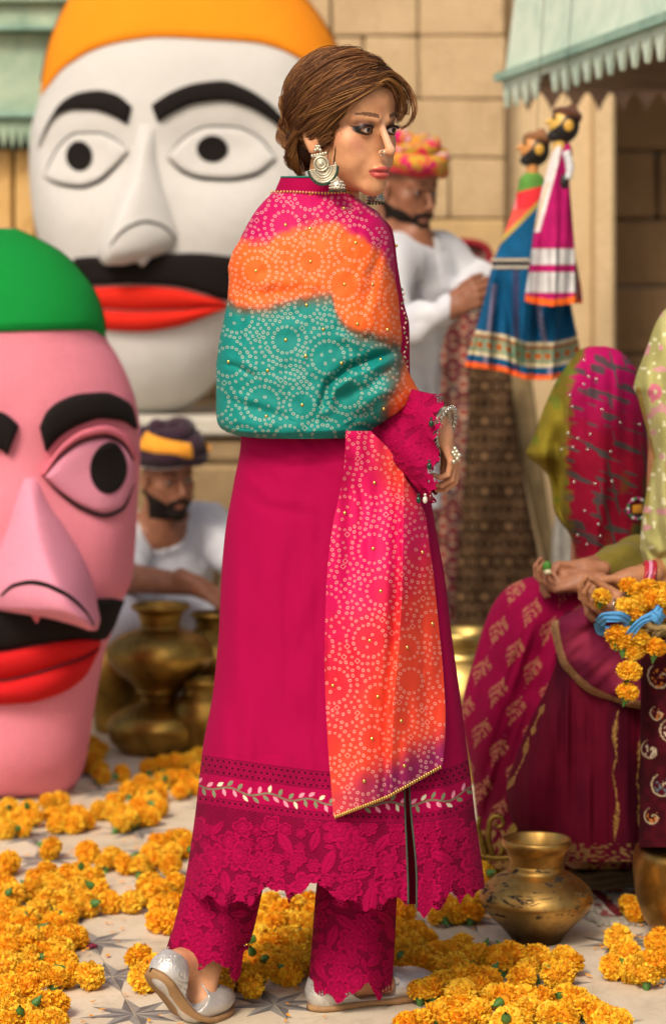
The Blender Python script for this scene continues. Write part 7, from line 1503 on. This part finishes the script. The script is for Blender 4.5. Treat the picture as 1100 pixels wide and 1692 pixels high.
SF = spots((640, 1340), 2.391, [(60, 385), (60, 350), (100, 290), (100, 220), (395, 200), (415, 230), (200, 405), (240, 370), (300, 380), (350, 350), (330, 395), (270, 395), (380, 250)])
SG = spots((640, 1340), 2.391, [(45, 480), (110, 480), (150, 505), (90, 520), (50, 560), (110, 580), (190, 560), (240, 555), (290, 530), (330, 575), (370, 560), (200, 615), (150, 605), (270, 610), (60, 640), (100, 665), (170, 700), (210, 680), (130, 705), (280, 660), (330, 655), (400, 655), (430, 570), (470, 565), (440, 595), (510, 570), (550, 625), (600, 575), (640, 600), (690, 580), (720, 595), (690, 640), (660, 640), (530, 655), (290, 720), (350, 690), (420, 725), (470, 735), (300, 770), (350, 795), (240, 790), (200, 805), (130, 825), (80, 835), (280, 825), (540, 745), (600, 740), (560, 780), (640, 800), (690, 810), (510, 815), (470, 835), (700, 735), (745, 750), (790, 770), (830, 805), (870, 825), (905, 835)])
SH = spots((640, 1340), 2.391, [(910, 500), (890, 610), (950, 560), (970, 625), (1030, 600), (1085, 600), (1020, 645), (960, 370), (985, 395), (1085, 500), (1060, 525)])
GR = [(SA, 'orange marigold head in the heap around the pink head and brass pots', 'marigolds round the pink head'), (SB, 'orange marigold head of the loose row left of the dress, middle distance', 'marigolds in the loose left row'),
      (SC, 'orange marigold head in the big heap at lower left', 'marigolds in the lower left heap'), (SD_, 'orange marigold head beside the raised silver shoe', 'marigolds beside the raised shoe'),
      (SE, 'orange marigold head on the floor between the two trouser legs', 'marigolds between the legs'), (SF, 'orange marigold head behind the lace hem, left of the worn brass pot', 'marigolds behind the lace hem'),
      (SG, 'orange marigold head in the heap at bottom centre right', 'marigolds in the lower right heap'), (SH, 'orange marigold head near the floor rug, right of the worn brass pot', 'marigolds beside the floor rug')]
ORD = ['', 'second', 'third', 'fourth', 'fifth', 'sixth', 'seventh', 'eighth', 'ninth', 'tenth', 'eleventh', 'twelfth', 'thirteenth', 'fourteenth', 'fifteenth', 'sixteenth']
def rows_of(S, hmin=22):
    """order a heap into rows from the front and places from the left"""
    o = sorted(S, key=lambda p: -p[1]); rows = [[o[0]]]
    for p in o[1:]:
        if rows[-1][0][1] - p[1] > hmin: rows.append([p])
        else: rows[-1].append(p)
    return [sorted(r) for r in rows]
WHERE = ['heap round the pink head', 'loose line left of the dress', 'big lower left heap', 'cluster beside the raised shoe', 'patch between the legs', 'patch behind the lace hem', 'heap at bottom right centre', 'cluster near the floor rug']
for (S, lab, grp), wh in zip(GR, WHERE):
    RW = rows_of(S)
    for a, row in enumerate(RW):
        rw = 'front row' if a == 0 else ('back row' if a == len(RW) - 1 else ORD[a] + ' row from front')
        for b_, (px, py) in enumerate(row):
            pl_n = 'leftmost' if b_ == 0 else ('rightmost' if b_ == len(row) - 1 else ORD[b_] + ' from left')
            d = FPX * (CAM_H - .024) / (py + 2 - HY); marigold(P(px, py + 2, d), 'marigold ' + pl_n + ' in ' + rw + ' of ' + wh, grp, rng.uniform(.96, 1.1))
# loose petals on the tiles
m = MB()
for k in range(420):
    if k < 300:
        S = GR[int(rng.integers(len(GR)))][0]; px, py = S[int(rng.integers(len(S)))]; px += rng.normal(0, 34); py += rng.normal(6, 20)
    else: px, py = rng.uniform(-10, 1100), rng.uniform(1400, 1700)
    if py < 1300: continue
    c = P(px, py, gd(py)); c[2] = .004; a = rng.uniform(0, 6.3); l = rng.uniform(.004, .009); w_ = l * rng.uniform(.35, .6)
    q = np.array([[-l, 0, 0], [-l * .2, w_, .002], [l, w_ * .4, .001], [l, -w_ * .4, .002], [-l * .2, -w_, .001]]); q[:, 2] += rng.uniform(0, .002, 5)
    q[:, :2] = q[:, :2] @ np.array([[math.cos(a), math.sin(a)], [-math.sin(a), math.cos(a)]]); m.add(q + c, np.array([[0, 4, 3, 2], [0, 2, 1, 0]][:1]), None); m.add(q + c, np.array([[0, 2, 1]]))
o = m.build('loose_petals', M_petal); tag(o, 'loose orange petals scattered over the tiled floor', 'petals', None, 'stuff')
for (px, py), lb in zip(((112, 1572), (148, 1568), (275, 1545)), ('dark crimson rose petal, leftmost of the three on the tiles', 'dark crimson rose petal between the two others on the tiles', 'dark crimson rose petal nearest the raised silver shoe')):
    c = P(px, py, gd(py)); c[2] = .006; v, f = sphere(c, (.016, .007, .005), 6, 10); v += rng.uniform(-.0015, .0015, v.shape); o = obj('rose_petal', v, f, M_rosep if 'M_rosep' in globals() else plain('rose_petal_red', A('7a0f35'), .6)); tag(o, lb, 'rose petal', 'crimson rose petals')
# ---- marigolds of the basket, the hanging string and the hands
BL = ['topmost marigold of the straw basket', 'marigold left of the topmost one in the straw basket', 'marigold right of the topmost one in the straw basket', 'marigold at the back right of the straw basket', 'leftmost marigold of the straw basket, above the ribbon loop', 'marigold of the straw basket beside the leftmost one', 'marigold of the straw basket touching the knot of the blue ribbon', 'marigold of the straw basket right of the ribbon knot', 'marigold in the middle of the straw basket', 'low marigold in the middle of the straw basket', 'marigold of the straw basket cut by the picture edge, upper', 'marigold of the straw basket cut by the picture edge, lower']
for (x, y), bl in zip(((945, 330), (900, 305), (990, 312), (1042, 330), (884, 400), (930, 432), (990, 424), (1052, 400), (1010, 362), (960, 380), (1080, 360), (1080, 440)), BL):
    marigold(P(720 + x / 2.821, 860 + y / 2.821, rng.uniform(4.58, 4.72)), bl, 'marigolds in the straw basket', .82, rot=(rng.uniform(-.6, .6), rng.uniform(-.6, .6), rng.uniform(0, 6)))
labs = ['topmost marigold of the string hanging left of the pedestal', 'second marigold of the hanging string, just under the blue ribbon', 'marigold of the hanging string below the straw rim', 'marigold of the hanging string with its stem pointing at the basket rim', 'second lowest marigold of the string hanging in front of the lap cloth', 'lowest marigold of the string hanging in front of the lap cloth', 'marigold hanging under the basket rim at the right edge', 'marigold half hidden behind the hanging string beside the ribbon tail']
for (x, y), lb in zip(((868, 572), (845, 535), (918, 606), (945, 550), (900, 702), (892, 800), (1020, 592), (900, 540)), labs):
    marigold(P(720 + x / 2.821, 860 + y / 2.821, 4.57 if y < 650 else 4.55), lb, 'marigolds on the hanging string', .88, rot=(rng.uniform(-.3, .3), rng.uniform(-.3, .3), rng.uniform(0, 6)))
marigold(P(994, 985, 4.66), 'marigold head cupped in the near seated woman\'s hands', None, .72, rot=(.2, .1, 1)); marigold(P(990, 996, 4.69), 'second marigold under the one in the cupped hands', None, .6, rot=(2.4, .1, 1))
q = resample(np.array([P(1050, 1042, 4.6), P(1040, 1080, 4.57), P(1040, 1108, 4.55), P(1037, 1160, 4.55)]), 20); v, f = tube(q, .0009, 5); o = obj('thread', v, f, straw); tag(o, 'thin thread holding the marigold string hanging from the basket', 'thread')
